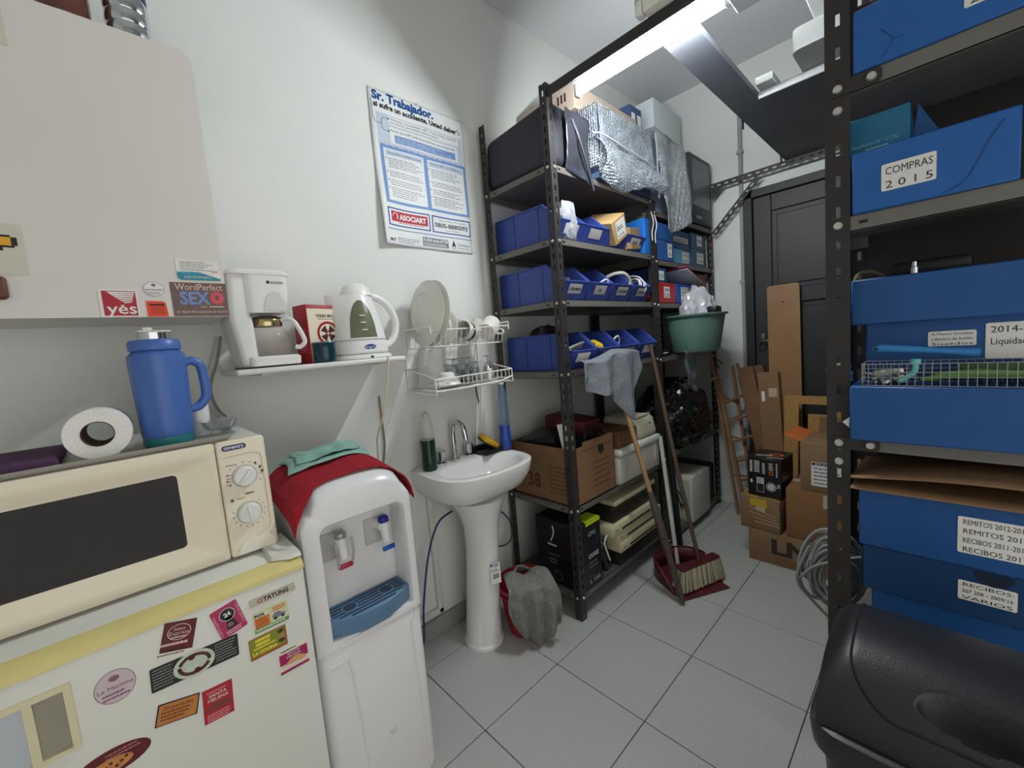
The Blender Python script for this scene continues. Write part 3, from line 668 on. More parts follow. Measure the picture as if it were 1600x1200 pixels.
g.obj('lower_frame', white_wire, dr, w=True)
for k in range(17):
    y = y0+0.02+k*(y1-y0-0.04)/16
    g = G(); g.tube([(xf_, y, 1.272), (xf_, y, 1.236), (xb_, y, 1.236), (xb_, y, 1.31)], 0.0015, 6); g.obj('lower_wire', white_wire, dr, w=True)
g = G(); g.b2(xb_+0.01, xf_+0.01, y0+0.015, y1-0.02, 1.216, 1.222, 0, 0.002, 1); g.obj('drip_tray', M('cream tray', (214, 212, 200), 0.4, var=0.04), dr, w=True)
# plates standing in the upper tier, faces towards +X and -Y
china = M('white china', (220, 218, 208), 0.15, var=0.015)
def plate(x, y, z, r, label, lean):
    g = G(); g.lathe([(0, 0), (r*0.58, 0), (r*0.60, -0.003), (r*0.62, 0.0), (r*0.66, 0.006), (r*0.97, 0.014), (r, 0.016), (r*0.985, 0.019), (r*0.66, 0.011), (r*0.58, 0.004), (0, 0.004)], 48)
    # the ring foot faces the viewer
    mx = Matrix.Translation((x, y, z)) @ Matrix.Rotation(R(lean), 4, 'Z') @ Matrix.Rotation(R(-97), 4, 'Y')
    g.xf(mx); return g.single('dinner_plate', china, label, 'plate', group='plates in the dish rack')
plate(-0.414, 0.172, 1.411+0.146, 0.143, 'dinner plate standing nearest the kettle, its foot ring in view', -91)
plate(-0.408, 0.198, 1.411+0.146, 0.143, 'dinner plate tucked right behind the front plate in the rack', -91)
plate(-0.425, 0.285, 1.411+0.080, 0.078, 'small saucer standing beside the two dinner plates', -88)
def mug(x, y, z, r, h, rot, label, hdl=True, mat=china):
    t = thing('mug', label, 'mug', (x, y, z), 0, 'mugs on the upper rack tier')
    mx = rot
    g = G(); g.lathe([(0, 0), (r*0.92, 0), (r*0.97, 0.004), (r, h*0.5), (r, h), (r*0.94, h), (r*0.92, 0.006), (0, 0.006)], 28, mx=mx); bd = g.obj('cup', mat, t)
    if hdl:
        g = G(); g.tube(smooth_path([(r*0.95, 0, h*0.82), (r*1.45, 0, h*0.75), (r*1.55, 0, h*0.45), (r*0.97, 0, h*0.2)], 5), 0.0045, 8, mx=mx); g.obj('handle', mat, t)
    return t, mx
E_ = lambda a, b_, c: Euler((R(a), R(b_), R(c))).to_matrix().to_4x4()
t, mx = mug(-0.43, 0.385, 1.412+0.118, 0.046, 0.115, E_(180, 0, 0) @ E_(-10, 0, 60), 'white mug turned upside down with handle at the back, beside the saucer')
t, mx = mug(-0.365, 0.400, 1.412+0.045, 0.042, 0.088, E_(78, 0, 20), 'white mug with dark band lying on its side at the rack front')
g = G(); g.lathe([(0.0424, 0.040), (0.0428, 0.041), (0.0428, 0.056), (0.0424, 0.057)], 28, mx=mx); g.obj('band', M('navy band', (36, 44, 60), 0.3), t)
t, mx = mug(-0.385, 0.500, 1.412+0.048, 0.046, 0.090, E_(-60, 24, 40), 'white mug tilted with its round mouth showing, at the right rack end')
t, mx = mug(-0.48, 0.50, 1.412+0.05, 0.034, 0.07, E_(30, 0, 160), 'small cup at the back of the rack with thin loop handle')
# lower tier glasses
gl = M('drinking glass', (240, 243, 242), 0.02, var=0, trans=1.0, ior=1.45)
def stem_glass(x, y, label, s=1.0):
    t = thing('stem_glass', label, 'glass', (x, y, 1.2385), 0, 'upside down stem glasses on the lower tier')
    g = G(); g.lathe([(0.030*s, 0), (0.033*s, 0.03*s), (0.030*s, 0.055*s), (0.016*s, 0.072*s), (0.006*s, 0.078*s)], 24); g.obj('bowl', gl, t, thick=0.0014)
    g = G(); g.lathe([(0.006*s, 0.077*s), (0.004*s, 0.09*s), (0.006*s, 0.105*s), (0.030*s, 0.109*s), (0.031*s, 0.111*s), (0, 0.112*s)], 24); g.obj('stem_and_foot', gl, t)
for q, lb in (((-0.40, 0.305), 'upside down stem glass nearest the white funnel'), ((-0.46, 0.335), 'upside down stem glass in the back row, left'), ((-0.395, 0.375), 'upside down stem glass in the middle of the lower tier'), ((-0.46, 0.42), 'upside down stem glass in the back row, right'), ((-0.395, 0.505), 'upside down stem glass alone near the right end')): stem_glass(q[0], q[1], lb, 1.0)
def tumbler(x, y, label, r=0.028, h=0.06):
    g = G(); g.lathe([(r, 0), (r*0.96, h), (0, h), (0, h-0.005), (r*0.88, h-0.005), (r*0.93, 0)], 24)
    g.xf(Matrix.Translation((x, y, 1.2385))); return g.single('tumbler', gl, label, 'glass', group='tumblers on the lower tier')
tumbler(-0.36, 0.345, 'upside down tumbler at the very front of the lower tier'); tumbler(-0.375, 0.442, 'upside down tumbler right of the middle stem glass')
sp = thing('salt_shaker', 'small white and steel shaker behind the lower rack rail', 'shaker', (-0.36, 0.470, 1.2385))
g = G(); g.lathe([(0, 0), (0.016, 0), (0.018, 0.045), (0.014, 0.05)], 20); g.obj('body', china, sp)
g = G(); g.lathe([(0.0145, 0.05), (0.015, 0.062), (0.008, 0.07), (0, 0.071)], 20); g.obj('cap', chrome, sp)
# tall clear pitcher upside down in both tiers and white funnel
pt = thing('clear_pitcher', 'tall clear plastic pitcher standing upside down at the rack end by the kettle', 'pitcher', (-0.435, 0.205, 1.2385))
cp = M('clear plastic', (222, 224, 220), 0.06, var=0, alpha=0.22, coat=1.0)
g = G(); g.lathe([(0.058, 0.0), (0.060, 0.004), (0.052, 0.155), (0.048, 0.160), (0, 0.160)], 32); g.obj('pitcher_wall', cp, pt, thick=0.0015)
fn = thing('white_funnel', 'white plastic funnel lid lying in the lower tier under the pitcher', 'funnel', (-0.37, 0.238, 1.2385))
g = G(); g.lathe([(0, 0), (0.056, 0), (0.058, 0.006), (0.052, 0.014), (0.046, 0.016), (0.044, 0.030), (0.034, 0.036), (0.030, 0.050), (0.022, 0.055), (0, 0.055)], 32); g.obj('cone', white_plastic, fn)
g = G(); g.lathe([(0.059, 0.0), (0.061, 0.003), (0.059, 0.006)], 32); g.obj('rim', white_plastic, fn)
# water bottle hanging past the rack
wb = thing('water_bottle', 'blue plastic water bottle standing behind the sink by the shelf', 'bottle', (-0.425, 0.600, 0.858))
blue_pet = M('blue bottle plastic', (120, 158, 184), 0.05, var=0.0, alpha=0.30, coat=1.0)
g = G(); g.lathe([(0, 0.0), (0.028, 0.0), (0.031, 0.006), (0.031, 0.05), (0.027, 0.10), (0.030, 0.14), (0.030, 0.23), (0.020, 0.30), (0.013, 0.325), (0.013, 0.34)], 28); g.obj('bottle_wall', blue_pet, wb)
g = G(); g.lathe([(0, 0.0005), (0.029, 0.0005), (0.0316, 0.006), (0.0316, 0.05), (0.0276, 0.10), (0.0292, 0.125), (0, 0.125)], 24); g.obj('blue_liquid', M('deep blue liquid', (40, 72, 150), 0.1, var=0.03), wb)
g = G(); g.lathe([(0.0145, 0.336), (0.0155, 0.34), (0.0155, 0.356), (0.012, 0.36), (0, 0.36)], 20); g.obj('cap', white_plastic, wb)
# ------------------------------------------------------------------ pedestal sink
ceramic = M('white ceramic', (228, 228, 224), 0.12, var=0.015, coat=0.3)
SX, SY, SR = XL+0.002, 0.362, 0.852
sk = thing('pedestal_sink', 'white ceramic pedestal sink with chrome taps against the wall', 'sink', (-0.38, SY, 0))
def outline(k=0.0, n=14, front=-0.166):
    """sink rim plan: flat at the wall, bowed sides and front; k shrinks inward"""
    pts = []
    hw = 0.258-k; fx = front-k
    pts.append((SX+k, SY+0.245-k))
    for i in range(2*n+1):
        a = R(90-180*i/(2*n))
        y = SY+hw*math.copysign(abs(math.sin(a))**0.72, math.sin(a)); x = -0.40+(fx+0.40)*abs(math.cos(a))**0.62
        pts.append((x, y))
    pts.append((SX+k, SY-0.245+k))
    return pts
def scaled(pts, cx, cy, sx, sy): return [(cx+(p[0]-cx)*sx, cy+(p[1]-cy)*sy) for p in pts]
o0 = outline(0)
rings = [ring3(scaled(o0, SX, SY, 0.40, 0.40), 0.668), ring3(scaled(o0, SX, SY, 0.66, 0.62), 0.690), ring3(scaled(o0, SX, SY, 0.88, 0.88), 0.735), ring3(scaled(o0, SX, SY, 0.97, 0.97), 0.79), ring3(o0, 0.835), ring3(o0, 0.848), ring3(outline(0.006), SR), ring3(outline(0.018), SR)]
# basin opening as an ellipse in front of the tap deck
n0 = len(o0)
bc = (-0.335, SY)
def bowl(sx, sy, z):
    out = []
    for p in outline(0.018):
        a = math.atan2((p[1]-bc[1])/0.24, (p[0]-bc[0])/0.15)
        out.append(Vector((bc[0]+sx*math.cos(a), bc[1]+sy*math.sin(a), z)))
    return out
rings += [bowl(0.138, 0.222, SR-0.001), bowl(0.128, 0.210, SR-0.012), bowl(0.112, 0.185, 0.79), bowl(0.075, 0.12, 0.745), bowl(0.02, 0.03, 0.732)]
g = G(); g.loft(rings); g.obj('basin', ceramic, sk, w=True, ang=50)
g = G(); g.cyl((bc[0], bc[1], 0.733), (bc[0], bc[1], 0.736), 0.02, n=20); g.obj('drain', chrome, sk, w=True)
g = G(); g.box((-0.462, SY-0.01, 0.828), (0.004, 0.028, 0.010), 0, 0.0018, 2); g.obj('overflow_hole', M('overflow grey', (130, 128, 122), 0.4), sk, w=True)
g = G(); rings = []
for z, rx, ry, cx in ((0, 0.098, 0.092, -0.370), (0.012, 0.098, 0.092, -0.370), (0.02, 0.090, 0.085, -0.370), (0.25, 0.086, 0.076, -0.372), (0.45, 0.086, 0.074, -0.375), (0.56, 0.092, 0.084, -0.380), (0.63, 0.108, 0.108, -0.386), (0.69, 0.135, 0.140, -0.392)):
    rings.append([Vector((cx+rx*math.cos(2*math.pi*k/32), SY-0.055+0.055*min(1, z/0.6)+ry*math.sin(2*math.pi*k/32), z)) for k in range(32)])
g.loft(rings); pd = g.obj('pedestal', ceramic, sk, w=True)
g = G()
mxp = Matrix.Translation((-0.370, SY-0.030, 0)) @ Matrix.Rotation(R(-20), 4, 'Z') @ FX(0.0885, 0, 0)
g.rect(0.010, 0.060, 0.30, 0.40, 0.0005, 0, mxp); g.rect(0.012, 0.024, 0.385, 0.398, 0.0005, 1, mxp, 0.0005); g.lines(0.028, 0.058, 0.396, 3, 0.006, 0.003, 2, mxp, 0.0005); g.lines(0.014, 0.058, 0.37, 2, 0.008, 0.003, 2, mxp, 0.0005)
for k in range(9): g.rect(0.022+k*0.0034, 0.022+k*0.0034+0.0018, 0.325, 0.348, 0.0005, 2, mxp, 0.0005)
g.obj('sticker', [paper, M('sticker logo blue', (50, 110, 150), 0.5, var=0), ink], pd, w=True, smooth=False)
# faucet
fx_, fy_ = -0.525, 0.345
fc = G(); fc.lathe([(0, 0), (0.027, 0), (0.027, 0.006), (0.012, 0.010), (0.012, 0.014), (0, 0.014)], 24, mx=Matrix.Translation((fx_, fy_, SR)))
fc.tube(smooth_path([(fx_, fy_, SR+0.008), (fx_, fy_, SR+0.13), (fx_+0.012, fy_+0.001, SR+0.172), (fx_+0.045, fy_+0.003, SR+0.190), (fx_+0.082, fy_+0.005, SR+0.165), (fx_+0.096, fy_+0.006, SR+0.105)], 7), 0.0125, 14)
fp = fc.obj('faucet', chrome, sk, w=True)
for y in (0.262, 0.432):
    g = G(); g.lathe([(0, 0), (0.026, 0), (0.026, 0.006), (0.014, 0.010), (0.014, 0.014)], 24, mx=Matrix.Translation((-0.520, y, SR)))
    t = g.obj('tap', chrome, sk, w=True)
    g = G(); g.lathe([(0.019, 0.014), (0.0225, 0.016), (0.0225, 0.058), (0.019, 0.062), (0, 0.062)], 12, mx=Matrix.Translation((-0.520, y, SR))); g.obj('tap_knob', chrome, t, w=True, ang=20)
# soap bottle
sb = thing('soap_bottle', 'clear bottle half filled with dark green dish soap on the sink corner', 'bottle', (-0.478, 0.172, SR))
pet = M('clear bottle plastic', (206, 212, 186), 0.05, var=0, alpha=0.25, coat=1.0)
g = G(); g.lathe([(0, 0.001), (0.030, 0.001), (0.033, 0.006), (0.033, 0.04), (0.031, 0.09), (0.033, 0.14), (0.033, 0.20), (0.029, 0.228), (0.014, 0.246), (0.012, 0.25)], 28); g.obj('bottle_wall', pet, sb)
g = G(); g.lathe([(0, 0.0005), (0.0312, 0.0005), (0.0338, 0.006), (0.0336, 0.04), (0.0317, 0.09), (0.0337, 0.142), (0, 0.142)], 28); g.obj('soap', M('dark green soap', (14, 46, 32), 0.15, var=0.04), sb)
g = G(); g.lathe([(0.013, 0.248), (0.0145, 0.25), (0.0145, 0.262), (0.008, 0.266), (0.007, 0.274), (0, 0.276)], 18); g.tube([(0.006, -0.008, 0.270), (0.014, -0.022, 0.278)], 0.003, 6); g.obj('cap', M('pale cap', (190, 190, 170), 0.4), sb)
# sponge tray and sponge
g = G(); g.b2(-0.075, 0.06, -0.085, 0.085, 0, 0.012, 0, 0.005, 2); g.b2(-0.07, -0.05, -0.08, 0.08, 0.012, 0.032, 0, 0.005, 2); g.b2(0.045, 0.058, -0.08, 0.08, 0.012, 0.020, 0, 0.004, 2)
g.xf(Matrix.Translation((-0.475, 0.540, SR+0.0005)))
g.single('sponge_tray', M('black tray', (22, 22, 24), 0.35), 'black plastic tray on the back corner of the sink', 'tray')
sp = thing('sponge', 'yellow scouring sponge leaning on the black tray', 'sponge', (-0.475, 0.545, SR+0.018))
mxs = Matrix.Translation((0.0, -0.012, 0.038)) @ Matrix.Rotation(R(-33), 4, 'X') @ Matrix.Rotation(R(18), 4, 'Y')
g = G(); g.box((0, 0, 0), (0.068, 0.105, 0.024), 0, 0.005, 2, mxs); g.obj('foam', M('yellow foam', (222, 172, 36), 0.85, var=0.08, vs=90, bump=0.4, bs=300), sp)
g = G(); g.box((0, 0, -0.016), (0.068, 0.105, 0.009), 0, 0.003, 2, mxs); g.obj('scourer', M('dark scourer', (52, 56, 44), 0.9, bump=0.4, bs=300), sp)
# hoses
blue_h = M('dark blue hose', (38, 58, 96), 0.4, var=0.03)
g = G(); g.tube(smooth_path([(-0.40, 0.215, 0.66), (-0.46, 0.17, 0.60), (-0.49, 0.12, 0.45), (-0.47, 0.06, 0.25), (-0.46, 0.03, 0.08), (-0.47, -0.06, 0.02)], 8), 0.005, 8)
g.single('water_hose', blue_h, 'thin blue hose running from the sink down to the dispenser', 'hose')
g = G(); g.tube(smooth_path([(-0.47, 0.445, 0.560), (-0.49, 0.502, 0.549), (-0.49, 0.580, 0.508), (-0.49, 0.642, 0.428), (-0.49, 0.648, 0.352), (-0.49, 0.605, 0.314), (-0.49, 0.505, 0.334), (-0.48, 0.455, 0.33)], 8), 0.0045, 8)
g.single('looped_hose', M('slate hose', (52, 68, 92), 0.4), 'grey blue hose bowed out behind the pedestal, shelf side', 'hose')
g = G(); g.tube(smooth_path([(-0.455, 0.450, 0.600), (-0.47, 0.485, 0.543), (-0.47, 0.509, 0.447), (-0.47, 0.479, 0.337), (-0.48, 0.45, 0.25), (-0.52, 0.44, 0.12)], 8), 0.005, 8)
g.single('drain_hose', M('black hose', (44, 46, 52), 0.45), 'dark hose dropping close behind the sink pedestal', 'hose')

# ------------------------------------------------------------------ water dispenser
DX, D0, D1 = -0.030, -0.508, -0.180
wd_m = M('dispenser plastic', (222, 222, 221), 0.24, var=0.015)
wd = thing('water_dispenser', 'white water dispenser with blue drip tray between fridge and sink', 'water dispenser', (-0.19, (D0+D1)/2, 0))
DY = (D0+D1)/2; DW = (D1-D0)/2
def hull(x0, x1, w_, z, r=0.03): return ring3(rrect(x0, x1, DY-w_, DY+w_, r, 5), z)
g = G(); g.loft([hull(-0.35, DX-0.006, DW-0.004, 0.0), hull(-0.35, DX, DW, 0.02), hull(-0.35, DX, DW, 0.560), hull(-0.35, DX-0.004, DW-0.002, 0.572), hull(-0.35, DX-0.006, DW-0.002, 0.578)]); lw = g.obj('lower_body', wd_m, wd, w=True)
# embossed lines on the lower panel
g = G()
g.tube(smooth_path([(DX, D0+0.03, 0.535), (DX, D0+0.065, 0.535), (DX, D0+0.085, 0.50), (DX, D0+0.10, 0.20), (DX, D0+0.10, 0.03)], 5), 0.0035, 6); g.tube(smooth_path([(DX, D1-0.012, 0.60), (DX, D1-0.040, 0.535), (DX, D1-0.045, 0.50), (DX, D1-0.035, 0.05)], 5), 0.003, 6)
g.obj('panel_crease', wd_m, lw, w=True)
g = G(); g.cyl((DX-0.002, -0.322, 0.232), (DX+0.001, -0.322, 0.236), 0.012, n=16); g.obj('lock_plug', M('plug grey', (180, 180, 178), 0.4), lw, w=True)
# upper body: one shell with a rounded recess in its front
def crown(x, y):
    """top surface height of the dispenser"""
    t = min(1, max(0, (DX-x)/0.30)); e_ = min(1, abs(y-DY)/DW)
    return 1.036+0.030*(1-(1-t)**2)-0.052*e_**4-0.020*max(0, 1-(DX-x)/0.025)**2
rec0, rec1, rz0, rz1 = D0+0.048, D1-0.030, 0.600, 0.934
NS = 10
def perim(ya, yb, za, top, r):
    pts = []
    def seg(p, q, n): pts.extend([(p[0]+(q[0]-p[0])*k/n, p[1]+(q[1]-p[1])*k/n) for k in range(n)])
    seg((ya, za), (yb, za), NS); seg((yb, za), (yb, top(yb)-r), NS)
    for k in range(6):
        a = R(k*90/6); pts.append((yb-r+r*math.cos(a), top(yb)-r+r*math.sin(a)))
    for k in range(2*NS):
        y = yb-r+(ya+r-(yb-r))*k/(2*NS); pts.append((y, top(y)))
    for k in range(6):
        a = R(90+k*90/6); pts.append((ya+r+r*math.cos(a), top(ya)-r+r*math.sin(a)))
    seg((ya, top(ya)-r), (ya, za), NS)
    return pts
V3 = lambda x, pts: [Vector((x, p[0], p[1])) for p in pts]
inner = lambda k: perim(rec0+k, rec1-k, rz0, lambda y: rz1-k, 0.028)
outer = lambda x, k: perim(D0+k, D1-k, 0.578, lambda y: crown(x, y)-k*0.5, 0.030)
rings = [V3(-0.120, inner(0.004)), V3(-0.060, inner(0.003)), V3(DX-0.006, inner(0.0)), V3(DX, perim(rec0-0.004, rec1+0.004, rz0-0.003, lambda y: rz1+0.004, 0.030)), V3(DX, outer(DX, 0.010)), V3(DX-0.006, outer(DX-0.006, 0.002))]
for k in range(1, 9):
    x = DX-0.006-(0.344-0.03)*k/8; rings.append(V3(x, outer(x, 0.0)))
g = G(); g.loft(rings); g.obj('upper_body', wd_m, wd, w=True, ang=48)
zt = 0.935
g = G(); g.loft([ring3(rrect(DX-0.05, DX+0.003, D0+0.004, D1-0.004, 0.02, 3), 0.578), ring3(rrect(DX-0.05, DX+0.003, D0+0.004, D1-0.004, 0.02, 3), 0.590)]); g.obj('front_lip', wd_m, wd, w=True)
def tap_(y, z, cap_m, lever):
    g = G(); g.box((-0.118, y-0.014, z-0.012), (0.006, 0.072, 0.085), 0, 0.002, 1); t = g.obj('tap', M('clear tap plastic', (214, 214, 212), 0.15, var=0, trans=0.3), wd, w=True)
    g = G(); g.cyl((-0.118, y-0.012, z+0.01), (-0.075, y-0.004, z+0.010), 0.017, n=18); g.cyl((-0.080, y, z+0.020), (-0.072, y, z-0.042), 0.016, 0.0125, n=18); g.obj('spout', white_plastic, t, w=True)
    g = G(); g.lathe([(0.0165, 0), (0.0175, 0.004), (0.0165, 0.016), (0.010, 0.022), (0, 0.023)], 18, mx=Matrix.Translation((-0.081, y, z+0.018))); g.obj('tap_cap', cap_m, t, w=True)
    g = G()
    g.box((-0.066, y+0.002, z-0.062), (0.010, 0.040, 0.014), 0, 0.003, 2); g.obj('lever', lever, t, w=True)
    return t
t1 = tap_(-0.392, 0.850, M('clear dome cap', (170, 170, 170), 0.08, metal=0.5, var=0), M('red lever', (176, 34, 60), 0.35))
g = G(); g.tube([(-0.066, -0.372, 0.785), (-0.058, -0.366, 0.83), (-0.068, -0.366, 0.868)], 0.004, 8); g.tube([(-0.066, -0.410, 0.785), (-0.058, -0.414, 0.83), (-0.068, -0.414, 0.868)], 0.004, 8); g.obj('safety_guard', M('clear guard', (206, 200, 198), 0.1, var=0, trans=0.6), t1, w=True)
tap_(-0.256, 0.850, M('blue cap', (36, 44, 140), 0.3), M('blue lever', (24, 84, 176), 0.35))
# drip tray: bowed front, slotted grille, two round holes
tray_m = M('steel blue plastic', (92, 128, 158), 0.38, var=0.03)
yc = (rec0+rec1)/2; hw = (rec1-rec0)/2-0.001
def bow(k, dx=0.0): return [(DX+0.006+dx-0.0-0.034*(abs(-1+2*i/14)**2.2)+0.0, yc-hw+k+(2*hw-2*k)*i/14) for i in range(15)]
def trayring(k, z, dx): return ring3([(-0.120, yc+hw-k)]+[(-0.120, yc-hw+k)]+bow(k, dx), z)
g = G(); g.loft([trayring(0.010, 0.592, 0.0), trayring(0.0, 0.606, 0.008), trayring(0.0, 0.652, 0.012), trayring(0.004, 0.655, 0.008)]); ty = g.obj('drip_tray', tray_m, wd, w=True)
dk = M('tray slot blue', (34, 54, 80), 0.5, var=0)
for k in range(6):
    x = -0.108+k*0.0155; ext = hw-0.012 if k < 4 else hw*(0.80 if k == 4 else 0.55)
    g = G(); g.b2(x, x+0.006, yc-ext, yc+ext, 0.6545, 0.6562); g.obj('slot', dk, ty, w=True, smooth=False)
for y in (-0.393, -0.277):
    g = G(); g.lathe([(0.018, 0), (0.021, 0.0015), (0.024, 0)], 20, mx=Matrix.Translation((-0.072, y, 0.6562))); g.obj('hole_rim', tray_m, ty, w=True)
    g = G(); g.cyl((-0.072, y, 0.6555), (-0.072, y, 0.6570), 0.019, n=20); g.obj('hole', dk, ty, w=True)
# red towel draped over the crown
towel = M('red terry towel', (160, 22, 38), 0.95, var=0.25, vs=110, bump=0.9, bs=420)
def tw(u, v):
    # u from fridge side (0) to sink side (1), v from the wall side (0) to the front edge (1)
    y = D0-0.026+u*(D1-D0+0.078); c = min(1, abs(u-0.55)*2)
    front = -0.075+0.040*c**3+(0.012 if u < 0.2 else 0)
    x = -0.345+v*(front+0.345)
    over = max(0, D0-y)+max(0, y-D1)
    yy = min(max(y, D0+0.002), D1-0.002)
    h = crown(max(x, -0.345), yy)+0.008+0.004*abs(nz((x, y, 0), 22))+0.004*math.sin(u*11+1)*math.sin(v*3.1)
    if over > 0:
        s_ = min(1, over/0.03); h -= over*(0.75+0.75*v)
        y = (D0-0.006-0.012*s_) if y < DY else (D1+0.006+0.016*s_)
    return (x, y, h)
g = G(); g.sheet(tw, 34, 24); g.single('red_towel', towel, 'red terry towel draped over the top of the water dispenser', 'towel', thick=0.005, sub=1)
def gc(u, v):
    x = -0.345+v*0.15+0.012*math.sin(u*5); y = -0.470+u*0.262+0.012*math.sin(v*4)
    h = crown(x, y)+0.020+0.010*nz((x, y, 0), 22, 3)+(0.014*max(0, u-0.55)*2*(1-v))
    return (x, y, h)
def gc2(u, v):
    p = gc(0.06+u*0.80, 0.1+v*0.75); return (p[0]-0.006, p[1]+0.010, p[2]+0.011+0.008*nz(p, 30, 5))
gm = M('mint microfibre cloth', (142, 184, 170), 0.95, var=0.06, vs=50, bump=0.6, bs=380)
g = G(); g.sheet(gc, 22, 16); g.sheet(gc2, 20, 14); g.single('mint_cloth', gm, 'folded mint green cloth lying on the red towel', 'cloth', thick=0.005, sub=1)
# ------------------------------------------------------------------ fridge
FXX, FY0, FY1, FZT = 0.022, -1.12, -0.524, 0.886
fr_m = M('aged white fridge enamel', (216, 216, 206), 0.35, var=0.03, vs=3)
fr = thing('small_fridge', 'low white fridge covered with magnets, microwave on its top', 'fridge', (-0.26, -0.82, 0))
g = G(); g.b2(-0.54, FXX-0.055, FY0, FY1, 0.02, FZT-0.02, 0, 0.008, 2); g.obj('body', fr_m, fr, w=True)
g = G(); g.b2(FXX-0.050, FXX, FY0, FY1, 0.05, FZT-0.008, 0, 0.008, 3); dr_ = g.obj('door', fr_m, fr, w=True)
g = G(); g.b2(FXX-0.056, FXX-0.050, FY0+0.01, FY1-0.006, 0.06, FZT-0.015); g.obj('gasket', M('gasket grey', (120, 120, 112), 0.6), fr, w=True)
yel = M('yellowed plastic trim', (220, 208, 138), 0.45, var=0.06, vs=12)
g = G(); g.poly([(FXX+0.003, 0.876), (FXX+0.003, 0.886), (FXX-0.022, 0.900), (FXX-0.05, 0.900), (FXX-0.05, 0.876)], FY1-FY0, 0, Matrix(((1, 0, 0, 0), (0, 0, -1, FY1), (0, 1, 0, 0), (0, 0, 0, 1)))); g.obj('top_trim', yel, fr, w=True)
wt = M('fridge top white', (222, 222, 214), 0.4, var=0.03)
g = G(); g.b2(-0.54, FXX-0.045, FY0, FY1-0.004, 0.872, 0.902, 0, 0.006, 2); g.obj('worktop', wt, fr, w=True)
g = G(); g.loft([ring3([(FXX-0.012, -0.522), (FXX-0.012, -0.548), (FXX-0.04, -0.585), (-0.16, -0.585), (-0.16, -0.522)], 0.9025), ring3([(FXX-0.015, -0.524), (FXX-0.015, -0.547), (FXX-0.042, -0.582), (-0.16, -0.582), (-0.16, -0.524)], 0.914)]); g.obj('hinge_cover', wt, fr, w=True)
g = G(); g.box((-0.26, -0.82, 0.010), (0.5, 0.55, 0.02)); g.obj('plinth', black_plastic, fr, w=True)
# handle recess with a yellowed frame
g = G()
hz0, hz1, hy0, hy1 = 0.708, 0.838, -1.08, -0.938
F = FX(FXX, 0, 0)
for a, b_, c, d in ((hy0, hy1, hz1-0.010, hz1), (hy0, hy1, hz0, hz0+0.008), (hy1-0.010, hy1, hz0+0.008, hz1-0.010), (-0.998, -0.986, hz0+0.008, hz1-0.010)):
    g.rect(a, b_, c, d, 0.006, 0, F)
h_ = g.obj('handle_frame', M('yellowed frame', (214, 206, 168), 0.45, var=0.05), dr_, w=True)
g = G(); g.rect(-0.986, -0.948, hz0+0.008, hz1-0.010, 0.0012, 0, F); g.obj('handle_pocket', M('pocket grey', (150, 146, 128), 0.6, var=0.06), dr_, w=True)
g = G(); g.rect(-1.078, -0.998, hz0+0.008, hz1-0.010, 0.003, 0, F); g.obj('handle_plate', M('bluish plate', (184, 190, 196), 0.4), dr_, w=True)
# badge
mm = M('badge metal', (196, 190, 170), 0.25, metal=0.7, var=0.03)
g = G(); g.rect(-0.648, -0.550, 0.8295, 0.8475, 0.003, 0, F, r=0.002); bd = g.obj('name_badge', mm, dr_, w=True)
g = G(); g.text('TATUNG', 0.0145, 0, F, -0.620, 0.8335, 0.003, width=0.055, bold=0.0005); g.ring(-0.627, 0.8385, 0.0055, 0.0052, 0.0018, 0.0034, 1, F); g.obj('badge_print', [ink, M('badge red', (150, 40, 44), 0.5, var=0)], bd, w=True, smooth=False)
# magnets: each moves on its own, top-level
def magnet(label, build, mats, cat='magnet'):
    g = G(); build(g); return g.single('fridge_magnet', mats, label, cat, group='magnets on the fridge door', smooth=False)
mar = M('magnet maroon', (96, 22, 32), 0.4, var=0.04); mwh = M('magnet white', (224, 220, 206), 0.4, var=0.02); mpk = M('magnet pink', (176, 44, 92), 0.4, var=0.05); mbk = M('magnet black', (30, 32, 32), 0.4, var=0.05)
def b(g):
    q = [(-0.797, 0.874), (-0.744, 0.859), (-0.764, 0.784), (-0.817, 0.802)]
    L = lambda u, v: tuple((1-u)*((1-v)*q[0][i]+v*q[3][i])+u*((1-v)*q[1][i]+v*q[2][i]) for i in (0, 1))
    mx = F @ Matrix.Translation((-0.7805, 0.838, 0)) @ Matrix.Rotation(R(-15.5), 4, 'Z')
    g.poly([L(0, 0), L(1, 0), L(1, 0.8), L(0, 0.8)], 0.0012, 0, F); g.poly([L(0, 0.8), L(1, 0.8), L(1, 1), L(0, 1)], 0.0012, 1, F)
    g.ring(0.002, 0.008, 0.020, 0.0165, 0.0014, 0.0016, 2, mx)
    g.text('Salsas', 0.009, 2, mx, 0.002, 0.0115, 0.0013, 'CENTER'); g.text('Express', 0.011, 2, mx, 0.002, 0.0025, 0.0013, 'CENTER'); g.lines(-0.012, 0.016, -0.001, 1, 0.004, 0.003, 2, mx, 0.0013, 0)
    g.lines(-0.026, 0.020, -0.0125, 1, 0.006, 0.005, 2, mx, 0.0013, 0)
    g.text('4304-2906', 0.0095, 3, mx, -0.020, -0.0305, 0.0013, width=0.040); g.lines(-0.028, 0.016, -0.034, 1, 0.004, 0.002, 3, mx, 0.0013, 0)
magnet('dark maroon magnet with a white oval and a phone number', b, [mar, mwh, M('magnet pale pink', (216, 188, 184), 0.4, var=0), ink])
